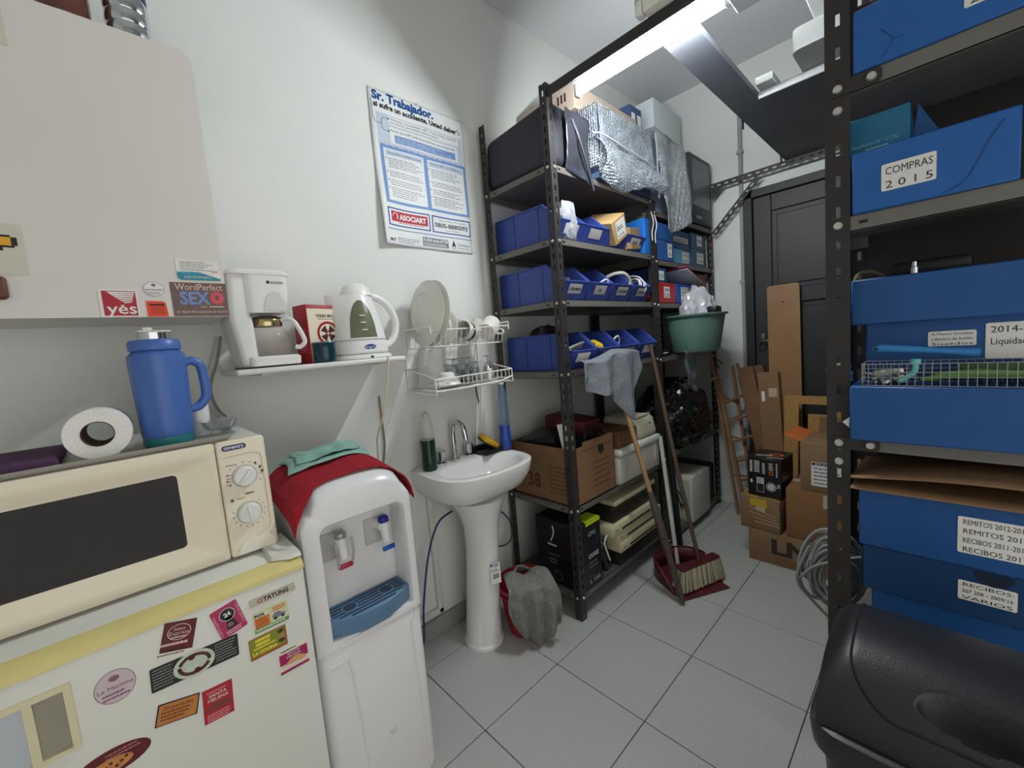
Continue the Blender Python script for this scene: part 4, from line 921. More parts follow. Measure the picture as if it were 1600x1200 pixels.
def b(g):
    mx = F @ Matrix.Translation((-0.690, 0.8245, 0)) @ Matrix.Rotation(R(13), 4, 'Z')
    g.rect(-0.0265, 0.0265, -0.036, 0.036, 0.0012, 0, mx, r=0.004); g.ell(0.001, 0.014, 0.0135, 0.0135, 0.0005, 1, mx, 0.0012); g.poly([(-0.005, 0.006), (0.007, 0.006), (0.012, -0.021), (-0.010, -0.021)], 0.0005, 1, mx, 0.0012)
    g.ring(0.001, 0.014, 0.0150, 0.0150, 0.0012, 0.0018, 2, mx); g.text('24', 0.013, 2, mx, 0.001, 0.010, 0.0018, 'CENTER', bold=0.0006)
    mr = mx @ Matrix.Translation((0.0225, 0.032, 0)) @ Matrix.Rotation(R(-90), 4, 'Z'); g.text('CERRAJERO', 0.0075, 3, mr, 0, -0.002, 0.0013, width=0.056)
    mr = mx @ Matrix.Translation((-0.0225, -0.030, 0)) @ Matrix.Rotation(R(90), 4, 'Z'); g.text('CERRAJERIA', 0.0075, 3, mr, 0, -0.002, 0.0013, width=0.054); g.lines(-0.014, 0.018, -0.024, 2, 0.005, 0.003, 3, mx, 0.0013, 0.1)
    g.lines(-0.006, 0.008, -0.008, 2, 0.005, 0.002, 3, mx, 0.0018)
magnet('tilted pink magnet with a black keyhole', b, [mpk, mbk, mwh, M('magnet rose', (220, 160, 176), 0.4, var=0)])
def b(g):
    g.rect(-0.646, -0.571, 0.761, 0.813, 0.0012, 0, F, r=0.003); g.rect(-0.645, -0.572, 0.762, 0.771, 0.0004, 1, F, 0.0012); g.rect(-0.643, -0.612, 0.772, 0.797, 0.0004, 2, F, 0.0012)
    g.rect(-0.644, -0.616, 0.798, 0.809, 0.0004, 3, F, 0.0012); g.text('FOX', 0.0105, 4, F, -0.643, 0.7995, 0.0017, width=0.022, bold=0.0005)
    g.poly([(-0.606, 0.779), (-0.580, 0.779), (-0.577, 0.785), (-0.586, 0.788), (-0.591, 0.794), (-0.600, 0.794), (-0.606, 0.787)], 0.0004, 5, F, 0.0012); g.ell(-0.600, 0.779, 0.0035, 0.0035, 0.0005, 4, F, 0.0012, 10); g.ell(-0.584, 0.779, 0.0035, 0.0035, 0.0005, 4, F, 0.0012, 10)
    g.lines(-0.604, -0.576, 0.808, 2, 0.006, 0.004, 2, F, 0.0012, 0.1); g.lines(-0.642, -0.614, 0.794, 4, 0.006, 0.002, 6, F, 0.0017); g.lines(-0.642, -0.576, 0.769, 1, 0.005, 0.003, 3, F, 0.0017)
magnet('pale green and orange car service magnet under the name badge', b, [M('magnet lime cream', (206, 210, 166), 0.4, var=0.06), M('magnet green', (92, 146, 84), 0.4, var=0.05), M('magnet orange', (214, 122, 46), 0.4, var=0.05), mwh, ink, M('magnet car grey', (120, 122, 140), 0.4, var=0.05), M('magnet brown ink', (140, 70, 30), 0.4, var=0)])
def b(g):
    g.rect(-0.661, -0.582, 0.7015, 0.753, 0.0012, 0, F); g.rect(-0.659, -0.586, 0.708, 0.751, 0.0004, 1, F, 0.0012)
    g.text('LA COCINA', 0.0105, 2, F, -0.656, 0.711, 0.0017, width=0.052, bold=0.0006); g.lines(-0.648, -0.616, 0.748, 2, 0.010, 0.007, 2, F, 0.0016, 0.2); g.lines(-0.654, -0.606, 0.728, 1, 0.006, 0.004, 2, F, 0.0016, 0.1)
    for k in range(3): g.ell(-0.594, 0.743-k*0.012, 0.0075, 0.005, 0.0004, 3+(k % 2), F, 0.0016, 12)
magnet('olive green magnet with yellow letters and dish pictures', b, [M('magnet rust', (158, 82, 30), 0.4, var=0.05), M('magnet olive', (128, 140, 40), 0.4, var=0.12, vs=70), M('magnet yellow', (232, 206, 60), 0.4, var=0), M('magnet dark food', (70, 44, 30), 0.5, var=0.1), M('magnet food', (170, 130, 80), 0.5, var=0.1)])
def sh(g, y0, y1, z0, z1, pm, wm):
    pass
def b(g):
    g.rect(-0.606, -0.540, 0.630, 0.690, 0.0012, 1, F); g.rect(-0.605, -0.541, 0.652, 0.680, 0.0004, 0, F, 0.0012); g.rect(-0.606, -0.540, 0.630, 0.637, 0.0004, 0, F, 0.0012)
    g.text('SANTA', 0.009, 1, F, -0.573, 0.673, 0.0017, 'CENTER'); g.text('HELENA', 0.009, 1, F, -0.573, 0.6645, 0.0017, 'CENTER')
    g.poly([(-0.603, 0.645), (-0.545, 0.645), (-0.550, 0.656), (-0.565, 0.664), (-0.582, 0.660), (-0.595, 0.650)], 0.0004, 2, F, 0.0017); g.lines(-0.596, -0.55, 0.648, 2, 0.005, 0.003, 1, F, 0.0022); g.lines(-0.60, -0.55, 0.688, 1, 0.005, 0.003, 3, F, 0.0012)
magnet('magenta and white pastry magnet at the door edge', b, [M('magnet magenta', (158, 26, 88), 0.4, var=0.04), mwh, M('magnet pastry', (216, 160, 110), 0.5, var=0.12, vs=60), mbk])
def b(g):
    mx = F @ Matrix.Translation((-0.7565, 0.762, 0)) @ Matrix.Rotation(R(-2.5), 4, 'Z')
    g.rect(-0.0765, 0.0765, -0.025, 0.026, 0.0012, 0, mx, r=0.003)
    g.ell(-0.004, 0.0, 0.036, 0.0285, 0.0005, 1, mx, 0.0012)
    pts = [(-0.028, -0.004), (-0.022, -0.016), (-0.006, -0.014), (0.004, -0.010), (0.004, -0.018), (-0.014, -0.024), (-0.030, -0.014)]
    for sg in (1, -1):
        g.tube([Vector((-0.004+sg*(-0.026+0.0*k), 0.0, 0.002)) for k in range(1)]+[Vector((-0.004+sg*(0.026*math.cos(R(180+k*20))), sg*0.0195*math.sin(R(180+k*20)), 0.0018)) for k in range(9)], 0.0034, 6, 2, mx=mx)
        g.ell(-0.004-sg*0.004, sg*0.016, 0.006, 0.006, 0.0005, 2, mx, 0.0018, 12)
    for x0, x1 in ((-0.073, -0.036), (0.033, 0.073)): g.lines(x0, x1, 0.021, 7, 0.0062, 0.0022, 3, mx, 0.0013, 0.2)
magnet('long black menu magnet with a swirled white plate', b, [mbk, M('magnet plate green white', (196, 208, 190), 0.35, var=0.12, vs=90), M('magnet bordeaux', (76, 26, 28), 0.4, var=0.05), M('magnet menu grey', (134, 134, 130), 0.4, var=0)])
def b(g):
    g.ell(-0.882, 0.791, 0.030, 0.033, 0.0010, 0, F); g.ring(-0.882, 0.791, 0.030, 0.033, 0.001, 0.0014, 1, F); g.text('La Mamma', 0.012, 1, F, -0.882, 0.786, 0.0011, 'CENTER', width=None); g.lines(-0.902, -0.862, 0.780, 2, 0.008, 0.004, 1, F, 0.0011, 0.2); g.ell(-0.882, 0.808, 0.008, 0.006, 0.0005, 1, F, 0.001, 12)
magnet('round faded lilac sticker magnet near the handle', b, [M('magnet lilac grey', (200, 186, 190), 0.4, var=0.06, vs=60), M('magnet mauve', (142, 92, 116), 0.4, var=0)])
def b(g):
    q = [(-0.828, 0.710), (-0.760, 0.693), (-0.770, 0.650), (-0.839, 0.666)]
    g.poly(q, 0.0012, 0, F); c = (-0.799, 0.680); g.poly([(c[0]+(p[0]-c[0])*0.93, c[1]+(p[1]-c[1])*0.9) for p in q], 0.0004, 1, F, 0.0012)
    mx = F @ Matrix.Translation((-0.799, 0.680, 0)) @ Matrix.Rotation(R(-14), 4, 'Z'); g.text('Empanadas', 0.011, 2, mx, -0.026, 0.008, 0.0017, width=0.05, shear=0.2); g.lines(-0.028, 0.028, 0.004, 3, 0.007, 0.003, 2, mx, 0.0017, 0.3)
magnet('tilted amber magnet with dark border, left of the red one', b, [mbk, M('magnet amber', (186, 120, 54), 0.45, var=0.08, vs=70), M('magnet umber', (110, 56, 24), 0.5, var=0)])
def b(g):
    mx = F @ Matrix.Translation((-0.7315, 0.650, 0)) @ Matrix.Rotation(R(-3), 4, 'Z'); g.rect(-0.0275, 0.0275, -0.0385, 0.0385, 0.0012, 0, mx)
    g.text('SANTA', 0.0105, 1, mx, 0, 0.0175, 0.0013, 'CENTER'); g.text('HELENA', 0.0105, 1, mx, 0, 0.0075, 0.0013, 'CENTER'); g.lines(-0.02, 0.02, 0.031, 1, 0.004, 0.003, 2, mx, 0.0013, 0.1)
    g.poly([(-0.024, -0.014), (0.024, -0.012), (0.020, -0.003), (0.006, 0.003), (-0.012, 0.000), (-0.022, -0.008)], 0.0004, 3, mx, 0.0013); g.lines(-0.022, 0.022, -0.020, 3, 0.006, 0.0035, 2, mx, 0.0013, 0.15)
magnet('red pastry shop magnet right of the amber one', b, [M('magnet red', (168, 34, 50), 0.4, var=0.04), mwh, M('magnet salmon', (214, 130, 130), 0.4, var=0), M('magnet brown food', (120, 60, 50), 0.5, var=0.12, vs=80)])
def b(g):
    mx = F @ Matrix.Translation((-0.903, 0.645, 0)) @ Matrix.Rotation(R(0), 4, 'Z'); g.ell(0, 0, 0.056, 0.026, 0.0012, 0, mx); g.ell(-0.008, -0.006, 0.036, 0.014, 0.0005, 1, mx, 0.0012)
    for k in range(8): g.ell(-0.034+k*0.0075, -0.006+0.006*math.sin(k*2.1), 0.003, 0.003, 0.0005, 2, mx, 0.0016, 8)
    g.lines(-0.01, 0.045, 0.018, 2, 0.007, 0.003, 3, mx, 0.0013)
magnet('oval dark red pizza magnet low on the fridge door', b, [M('magnet oxblood', (92, 24, 30), 0.4, var=0.05), M('magnet pizza', (196, 130, 70), 0.5, var=0.15, vs=80), M('magnet olive dots', (90, 40, 24), 0.5, var=0), M('magnet dull rose', (170, 110, 110), 0.5, var=0)])

# ------------------------------------------------------------------ microwave
MX, MY0, MY1, MZ0, MZ1 = -0.100, -1.105, -0.546, 0.913, 1.208
mw = thing('microwave', 'cream microwave oven with two dials standing on the fridge', 'microwave', (-0.28, -0.80, 0.903))
crm = M('microwave cream', (226, 218, 194), 0.42, var=0.02, vs=4, bump=0.05, bs=300)
g = G(); g.b2(-0.46, MX-0.020, MY0, MY1, MZ0, MZ1, 0, 0.006, 2); g.obj('case', M('microwave case grey white', (206, 206, 200), 0.4, var=0.03), mw, w=True)
for x in (-0.42, -0.15):
    for y in (-1.06, -0.59): g = G(); g.cyl((x, y, 0.9022), (x, y, MZ0+0.002), 0.014, n=14); g.obj('foot', black_plastic, mw, w=True)
# door: bevelled frame around a recessed dark window
dy0, dy1 = MY0, -0.6535
wy0, wy1, wz0, wz1 = -1.062, -0.732, 0.974, 1.152
def dring(y0, y1, z0, z1, x, r): return [Vector((x, p[0], p[1])) for p in rrect(y0, y1, z0, z1, r, 4)]
g = G(); g.loft([dring(dy0, dy1, MZ0-0.002, MZ1+0.002, MX-0.020, 0.006), dring(dy0, dy1, MZ0-0.002, MZ1+0.002, MX-0.004, 0.006), dring(dy0+0.004, dy1-0.004, MZ0+0.003, MZ1-0.003, MX, 0.008), dring(dy0+0.012, -0.664, 0.938, 1.180, MX, 0.010), dring(wy0-0.014, wy1+0.010, wz0-0.008, wz1+0.008, MX-0.012, 0.012), dring(wy0, wy1, wz0, wz1, MX-0.0125, 0.010)], cap=False); g.obj('door', crm, mw, w=True)
g = G(); g.poly(rrect(wy0-0.004, wy1+0.004, wz0-0.004, wz1+0.004, 0.010, 4), 0.004, 0, FX(MX-0.0175, 0, 0)); g.obj('window', M('black door glass', (16, 16, 16), 0.06, var=0.02, spec=0.3), mw, w=True)
g = G(); g.loft([dring(-0.6515, MY1, MZ0-0.002, MZ1+0.002, MX-0.020, 0.006), dring(-0.6515, MY1, MZ0-0.002, MZ1+0.002, MX-0.004, 0.008), dring(-0.6485, MY1-0.004, MZ0+0.002, MZ1-0.002, MX, 0.008)]); pn = g.obj('control_panel', crm, mw, w=True)
FM = FX(MX+0.0004, 0, 0)
for ky, kz, ang_ in ((-0.600, 1.114, -40), (-0.601, 1.017, 8)):
    mk = FX(MX, ky, kz) @ Matrix.Rotation(R(ang_), 4, 'Z')
    g = G(); g.lathe([(0.0265, 0), (0.0265, 0.003), (0.0245, 0.012), (0.022, 0.014), (0, 0.014)], 32, mx=mk); kn = g.obj('dial', white_plastic, mw, w=True)
    g = G(); g.box((0, 0, 0.016), (0.009, 0.044, 0.010), 0, 0.003, 2, mk); g.obj('dial_grip', white_plastic, kn, w=True)
    g = G(); g.ring(0, 0, 0.0285, 0.0285, 0.0012, 0.0006, 0, FX(MX, ky, kz)); g.obj('dial_ring', grey_plastic, kn, w=True)
g = G()
for k in range(11):
    a = R(210-k*24); g.ell(-0.600+0.038*math.cos(a), 1.114+0.036*math.sin(a), 0.0016, 0.0016, 0.0004, 0, FM, 0, 8)
for a, s_ in ((48, 0.003), (24, 0.0035), (5, 0.004)): g.ell(-0.600+0.040*math.cos(R(a)), 1.114+0.038*math.sin(R(a)), s_, s_, 0.0004, 0, FM, 0, 8)
for k in range(14):
    a = R(90-k*22); r_ = 0.036; 
    if 1 <= k <= 13: g.text(str((0, 1, 2, 3, 4, 5, 6, 8, 10, 15, 20, 25, 30, 35)[k]), 0.0055, 0, FM, -0.601+r_*math.cos(a)-0.002, 1.017+r_*math.sin(a)-0.002, 0)
g.text('POTENCIA', 0.0055, 0, FM, -0.637, 1.146, 0, width=0.018); g.lines(-0.640, -0.628, 1.124, 4, 0.008, 0.0018, 0, FM); g.text('TIEMPO', 0.0065, 0, FM, -0.606, 1.065, 0, width=0.022, bold=0.0003); g.text('MINUTOS', 0.005, 0, FM, -0.624, 1.057, 0, width=0.018); g.ell(-0.634, 1.058, 0.004, 0.004, 0.0006, 0, FM, 0, 14)
g.tube([Vector((p[0], p[1], 0)) for p in [(-0.640, 1.170), (-0.575, 1.172), (-0.560, 1.165), (-0.557, 1.150), (-0.557, 0.975), (-0.562, 0.963), (-0.575, 0.957), (-0.64, 0.925)]], 0.0006, 4, 1, mx=FM)
g.obj('panel_print', [M('panel ink', (92, 90, 84), 0.5, var=0), M('panel crease', (186, 178, 152), 0.5, var=0)], pn, w=True, smooth=False)
g = G(); g.rect(-0.640, -0.588, 1.186, 1.199, 0.0006, 0, FM, r=0.006); g.obj('logo_plate', M('logo navy', (26, 36, 104), 0.4, var=0), pn, w=True)
g = G(); g.text('coventry', 0.0130, 0, FM, -0.636, 1.1895, 0.0007, width=0.043, bold=0.0003); g.obj('logo_print', M('logo cream', (216, 214, 206), 0.4, var=0), pn, w=True, smooth=False)
bp_ = [(-0.636, 0.914)]+[(-0.636+0.004*k/4, 0.914+0.020*k/4) for k in range(1, 4)]+arc(-0.612, 0.930, 0.018, 170, 90, 5)+arc(-0.574, 0.930, 0.020, 90, 10, 5)+[(-0.552, 0.914)]
g = G(); g.poly(bp_, 0.003, 0, FX(MX, 0, 0)); g.obj('door_button', M('button cream', (230, 226, 208), 0.38, var=0.01), mw, w=True)

# ------------------------------------------------------------------ things on the microwave
zt_ = MZ1+0.0005
g = G(); ro = rrect(-0.455, -0.112, -1.05, -0.600, 0.03, 4); ri = rrect(-0.440, -0.127, -1.035, -0.615, 0.025, 4)
g.loft([ring3(ri, zt_), ring3(ro, zt_+0.016), ring3(scaled(ro, -0.28, -0.82, 1.02, 1.02), zt_+0.017), ring3(scaled(ri, -0.28, -0.82, 0.995, 0.995), zt_+0.003)])
g.single('metal_tray', M('dull aluminium tray', (186, 184, 178), 0.35, metal=0.0, var=0.05), 'shallow grey metal tray lying on top of the microwave', 'tray')
TZ = zt_+0.004
# paper towel roll lying on its side
rl = thing('paper_roll', 'white paper towel roll lying on the microwave tray', 'paper roll', (-0.25, -0.850, TZ))
mr = Matrix.Translation((0.095, 0.0, 0.0585)) @ Matrix.Rotation(R(-3), 4, 'Z') @ Matrix.Rotation(R(-90), 4, 'Y')
tp = M('tissue paper', (232, 230, 222), 0.9, var=0.03, vs=40, bump=0.35, bs=160)
g = G(); g.lathe([(0.0275, 0), (0.055, 0.0), (0.0565, 0.003), (0.0565, 0.098), (0.055, 0.101), (0.0275, 0.101)], 44, mx=mr); g.obj('paper', tp, rl)
g = G(); g.lathe([(0.028, -0.001), (0.028, 0.102), (0.0262, 0.102), (0.0262, -0.001)], 32, mx=mr); g.obj('core_tube', M('core cardboard', (98, 70, 56), 0.8, var=0.1), rl)
def tail(u, v):
    a = R(150+u*62); r_ = 0.0575+u*u*0.014
    return (r_*math.cos(a), r_*math.sin(a), 0.004+v*0.095)
g = G(); g.sheet(lambda u, v: tail(u, v), 8, 4, mx=mr); g.obj('loose_sheet', tp, rl, thick=0.0008)
# purple cloth under the roll
g = G(); g.b2(-0.42, -0.15, -1.045, -0.915, TZ+0.0005, TZ+0.022, 0, 0.009, 3); g.warp(lambda p: (p.x, p.y, p.z+0.005*nz(p, 30)*(1 if p.z > TZ+0.01 else 0)))
g.single('purple_cloth', M('dark purple cloth', (84, 54, 84), 0.9, var=0.12, vs=40, bump=0.5, bs=300), 'folded dark purple cloth lying left of the paper roll', 'cloth')
# thermos jug
tj = thing('thermos_jug', 'big blue plastic thermos jug with green base on the microwave', 'jug', (-0.235, -0.726, TZ), R(12))
tb = M('thermos blue', (70, 106, 174), 0.36, var=0.03); tg = M('thermos green', (36, 118, 120), 0.38, var=0.03)
def octo(r, z, n=8, rot=22.5, b_=0.30):
    out = []
    for k in range(n):
        a0 = R(rot+360*k/n); a1 = R(rot+360*(k+1)/n)
        p0 = Vector((r*math.cos(a0), r*math.sin(a0), z)); p1 = Vector((r*math.cos(a1), r*math.sin(a1), z))
        out += [p0.lerp(p1, b_*0.5), p0.lerp(p1, 1-b_*0.5)]
    return out
g = G(); g.loft([octo(0.052, 0.0), octo(0.054, 0.003), octo(0.054, 0.020), octo(0.0535, 0.022)]); g.obj('base', tg, tj)
g = G(); g.loft([octo(0.0535, 0.0225), octo(0.055, 0.028), octo(0.060, 0.215), octo(0.059, 0.226), octo(0.048, 0.238)]); g.obj('body', tb, tj, ang=25)
g = G(); g.lathe([(0.048, 0.237), (0.052, 0.240), (0.052, 0.258), (0.048, 0.264), (0.036, 0.266), (0, 0.266)], 32); g.obj('collar', tb, tj)
g = G(); g.lathe([(0.034, 0.266), (0.034, 0.282), (0.028, 0.283), (0, 0.283)], 28); g.obj('steel_neck', chrome, tj)
g = G(); g.box((-0.004, 0.0, 0.2855), (0.048, 0.064, 0.005), 0, 0.0022, 2); g.box((0.004, -0.012, 0.291), (0.018, 0.02, 0.010), 0, 0.004, 2); g.obj('pour_lid', M('ivory lid', (214, 210, 196), 0.4), tj)
g = G(); g.tube(smooth_path([(0.010, 0.050, 0.203), (0.012, 0.066, 0.207), (0.013, 0.082, 0.198), (0.013, 0.088, 0.178), (0.013, 0.090, 0.125), (0.012, 0.086, 0.104), (0.011, 0.070, 0.086), (0.010, 0.050, 0.082)], 6), 0.0115, 12); g.obj('handle', tb, tj)
# white cup and ashtray behind
g = G(); g.lathe([(0, 0), (0.024, 0), (0.027, 0.09), (0.025, 0.09), (0.022, 0.003), (0, 0.003)], 24); g.xf(Matrix.Translation((-0.295, -0.655, TZ))); g.single('white_cup', white_plastic, 'small white plastic cup half hidden behind the blue jug', 'cup')
g = G(); ro = rrect(-0.040, 0.040, -0.040, 0.040, 0.016, 5)
g.loft([ring3(scaled(ro, 0, 0, 0.62, 0.62), 0), ring3(scaled(ro, 0, 0, 0.82, 0.82), 0.006), ring3(ro, 0.026), ring3(scaled(ro, 0, 0, 0.86, 0.86), 0.026), ring3(scaled(ro, 0, 0, 0.62, 0.62), 0.008)])
g.xf(Matrix.Translation((-0.245, -0.618, zt_+0.0185))); g.single('glass_ashtray', M('thick glass', (226, 230, 230), 0.04, var=0, trans=0.9), 'clear glass ashtray on the corner of the metal tray', 'ashtray')
# ------------------------------------------------------------------ open front bins
bin_m = M('blue bin plastic', (52, 72, 148), 0.4, var=0.04)
BL, BW, BH = 0.435, 0.195, 0.178
def make_bin():
    t = thing('open_front_bin', 'x', 'bin', (0, 0, 0), 0, 'blue open front bins on the tall shelf')
    th = 0.004
    prof = [(0, 0), (BL-0.050, 0), (BL, 0.088), (BL-0.012, 0.094), (BL-0.105, BH), (0, BH)]
    mxs = lambda y: Matrix(((1, 0, 0, 0), (0, 0, 1, y), (0, 1, 0, 0), (0, 0, 0, 1)))
    for y in (-BW/2, BW/2-th):
        g = G(); g.poly(prof, th, 0, mxs(y)); sd = g.obj('side_wall', bin_m, t, smooth=False)
        s = -1 if y < 0 else 1; yo = y if s < 0 else y+th
        g = G(); g.b2(0, BL-0.10, yo-0.004, yo+0.004, BH-0.006, BH+0.003, 0, 0.002, 1)
        a = Vector((BL-0.105, yo, BH)); b_ = Vector((BL-0.008, yo, 0.092)); g.cyl(a, b_, 0.0045, n=8)
        g.obj('top_flange', bin_m, sd)
        for x in (0.135, 0.30):
            g = G(); g.b2(x, x+0.003, yo-0.0015, yo+0.0015, 0.004, BH-0.008); g.obj('rib', M('bin rib blue', (34, 46, 98), 0.5, var=0), sd, smooth=False)
    g = G(); g.b2(0, BL-0.050, -BW/2, BW/2, 0, th); g.obj('bottom', bin_m, t, smooth=False)
    g = G(); g.b2(0, th, -BW/2, BW/2, 0, BH); g.obj('back_wall', bin_m, t, smooth=False)
    g = G(); g.loft([[Vector((BL-0.052, -BW/2, 0)), Vector((BL-0.052, BW/2, 0)), Vector((BL-0.048, BW/2, 0)), Vector((BL-0.048, -BW/2, 0))], [Vector((BL-0.004, -BW/2, 0.088)), Vector((BL-0.004, BW/2, 0.088)), Vector((BL, BW/2, 0.088)), Vector((BL, -BW/2, 0.088))]]); g.cyl((BL-0.002, -BW/2, 0.089), (BL-0.002, BW/2, 0.089), 0.0045, n=8); g.obj('front_lip', bin_m, t)
    return t
proto = make_bin()
lipdir = Vector((0.048, 0, 0.088)).normalized()
def place_bin(x, y, z, label, text=None, rz=0.0, first=[True]):
    if first[0]: o = proto; o.location = (x, y, z); o.rotation_euler = (0, 0, rz); o['label'] = label; first[0] = False
    else: o = copy_tree(proto, (x, y, z), rz, label)
    if text is not None:
        nrm = Vector((0.088, 0, -0.048)).normalized()
        mx = Matrix(((0, lipdir.x, nrm.x, BL-0.020), (1, 0, 0, 0), (0, lipdir.z, nrm.z, 0.052), (0, 0, 0, 1)))
        h = G(); h.rect(-0.050, 0.050, -0.018, 0.030, 0.0008, 0, mx, 0.0025)
        if text: h.text(text, 0.020, 1, mx, 0, -0.002, 0.0034, 'CENTER', bold=0.0006)
        lb = h.obj('label_card', [label_white, ink], o, smooth=False)
    return o
y0b = 0.741
order = ('nearest the corner post', 'second from the corner post', 'third from the corner post', 'farthest from the corner post')
rows = [(1.8585, 'top bin row, a', ['', '', 'MC-1200', 'RJ-45'], 'upper', ['holding a crumpled clear bag', 'with blank white label', 'holding a labelled carton', 'holding a flat carton']),
        (1.5785, '', ['USB-MINI', 'RS', 'CAB-USB', 'CAB-RED'], 'middle', ['with dark parts', 'with a small green label', 'with a curved grey cable', 'with coiled white cables']),
        (1.2455, '', [None, 'SATA', 'VARIOS', None], 'lower', ['holding grey brackets', 'with a yellow roll inside', 'with a white clip inside', 'tilted, empty looking'])]
for z, _, tx, rn, ex in rows:
    for k in range(4):
        xo = -0.515 if rn != 'lower' else -0.495
        place_bin(xo, y0b+BW/2+k*(0.197 if rn == 'upper' else 0.2125), z, 'blue open bin, %s row, %s, %s' % (rn, order[k], ex[k]), tx[k])
def in_bin(k, z, dx=-0.10, pitch=0.2125): return Vector((dx, y0b+BW/2+k*pitch, z))
# contents, upper row
def crumple(center, r, name, mat, label, cat, sub=3, amp=0.35, fs=3.0, sq=(1, 1, 1), seed=0.0, sharp=False):
    bm = bmesh.new(); bmesh.ops.create_icosphere(bm, subdivisions=sub, radius=1.0)
    for v in bm.verts:
        n = v.co.normalized()
        d = 1+amp*noise.noise(n*fs+Vector((seed, seed, 0)))+amp*0.55*(abs(noise.noise(n*fs*2.3+Vector((0, seed, 3))))*2-0.4)+amp*0.3*noise.noise(n*fs*5.5+Vector((seed, 0, 1)))
        v.co = Vector((n.x*r*sq[0]*d, n.y*r*sq[1]*d, max(n.z*d, -0.75)*r*sq[2]))
    g = G(); bm.verts.index_update(); g.add([v.co for v in bm.verts], [[v.index for v in f.verts] for f in bm.faces]); bm.free()
    zmin = min(p.z for p in g.v)
    g.xf(Matrix.Translation((center[0], center[1], center[2]-zmin)))
    return g.single(name, mat, label, cat, ang=(24 if sharp else 60))
clear_bag = M('clear crinkled film', (196, 200, 208), 0.1, metal=0.3, var=0.3, vs=60, alpha=0.7)
c = in_bin(0, 1.868, -0.145, 0.197); crumple((c.x+0.015, c.y+0.005, 1.864), 0.072, 'plastic_bag', clear_bag, 'crumpled clear bag sticking out of the upper bin by the corner post', 'bag', amp=0.22, sq=(0.75, 0.8, 1.5), sharp=True)
ct = thing('carton', 'tan carton with a printed white label lying tilted in an upper bin', 'box', (-0.16, in_bin(2, 0, 0, 0.197).y-0.075, 1.90))
mx = Matrix.Rotation(R(-6), 4, 'Z') @ Matrix.Rotation(R(32), 4, 'X') @ Matrix.Rotation(R(14), 4, 'Y')
mx = Matrix.Translation((0, 0.06, 0.075)) @ mx
g = G(); g.box((0, 0, 0), (0.20, 0.13, 0.125), 0, 0.002, 1, mx); g.obj('carton_body', cardboard_pale, ct)
g = G(); fm = mx @ FX(0.1004, 0, 0); g.rect(-0.035, 0.052, -0.045, 0.048, 0.0005, 0, fm); g.text('C', 0.02, 1, fm, -0.03, 0.024, 0.0006); g.lines(-0.028, 0.046, 0.018, 2, 0.012, 0.006, 1, fm, 0.0005, 0.3); g.text('501 2000', 0.016, 1, fm, -0.026, -0.036, 0.0006); g.obj('label', [label_white, ink], ct, smooth=False)
ct = thing('flat_carton', 'brown flat carton with dark writing standing in the last upper bin', 'box', (-0.14, in_bin(3, 0, 0, 0.197).y, 1.865))
mx = Matrix.Translation((0, -0.005, 0.075)) @ Matrix.Rotation(R(6), 4, 'X')
g = G(); g.box((-0.04, 0, 0), (0.16, 0.15, 0.12), 0, 0.002, 1, mx); g.obj('carton_body', cardboard_pale, ct)
g = G(); fm = mx @ FX(0.0404, 0, 0); g.rect(-0.03, 0.07, -0.058, 0.058, 0.0005, 0, fm); g.obj('brown_face', M('carton brown face', (134, 112, 80), 0.7, var=0.1), ct)
g = G(); fm2 = fm @ Matrix.Translation((0.055, 0.05, 0)) @ Matrix.Rotation(R(-90), 4, 'Z'); g.text('KIT 112', 0.018, 0, fm2, 0, 0, 0.0006); g.obj('print', ink, ct, smooth=False)
# middle row cables
def coil(name, label, c, r, turns, rad, mat, tilt=(0, 0, 0), dr=0.004, dz=0.004, n=18):
    pts = []
    mx = Matrix.Translation(c) @ Euler([R(a) for a in tilt]).to_matrix().to_4x4()
    for i in range(int(turns*n)+1):
        a = 2*math.pi*i/n; rr_ = r+dr*math.sin(a*0.37+1)+dr*0.6*math.sin(a*0.9)
        pts.append(mx @ Vector((rr_*math.cos(a), rr_*math.sin(a)*0.8, dz*math.sin(a*0.23)+dz*0.8*math.sin(a*0.61))))
    g = G(); g.tube(pts, rad, 7); return g.single(name, mat, label, 'cable')
wc = M('white cable', (214, 214, 208), 0.45, var=0.03)
c = in_bin(3, 1.64, -0.14); coil('coiled_cable', 'coiled white cable bundle in the middle bin nearest the door', (c.x, c.y, 1.675), 0.055, 5, 0.004, wc, (80, 10, 0), 0.010, 0.02)
c = in_bin(2, 1.64, -0.12); g = G(); g.tube(smooth_path([(-0.22, c.y-0.08, 1.66), (-0.15, c.y-0.05, 1.72), (-0.10, c.y+0.02, 1.735), (-0.09, c.y+0.075, 1.70), (-0.10, c.y+0.085, 1.66)], 6), 0.010, 8); g.single('grey_cable', M('pale grey cable', (190, 188, 180), 0.45), 'thick pale grey cable arching out of a middle row bin', 'cable')
c = in_bin(1, 1.64, -0.12); g = G(); g.tube(smooth_path([(-0.18, c.y+0.02, 1.62), (-0.12, c.y+0.05, 1.68), (-0.10, c.y+0.08, 1.69), (-0.11, c.y+0.09, 1.64)], 6), 0.005, 8); g.single('thin_cable', wc, 'thin white cable end in the second middle row bin', 'cable')
crumple((-0.20, in_bin(0, 0).y, 1.5835), 0.07, 'parts_bag', M('dark parts', (46, 48, 56), 0.5, var=0.2, vs=40), 'dark bag of parts in the first middle row bin', 'bag', amp=0.3)
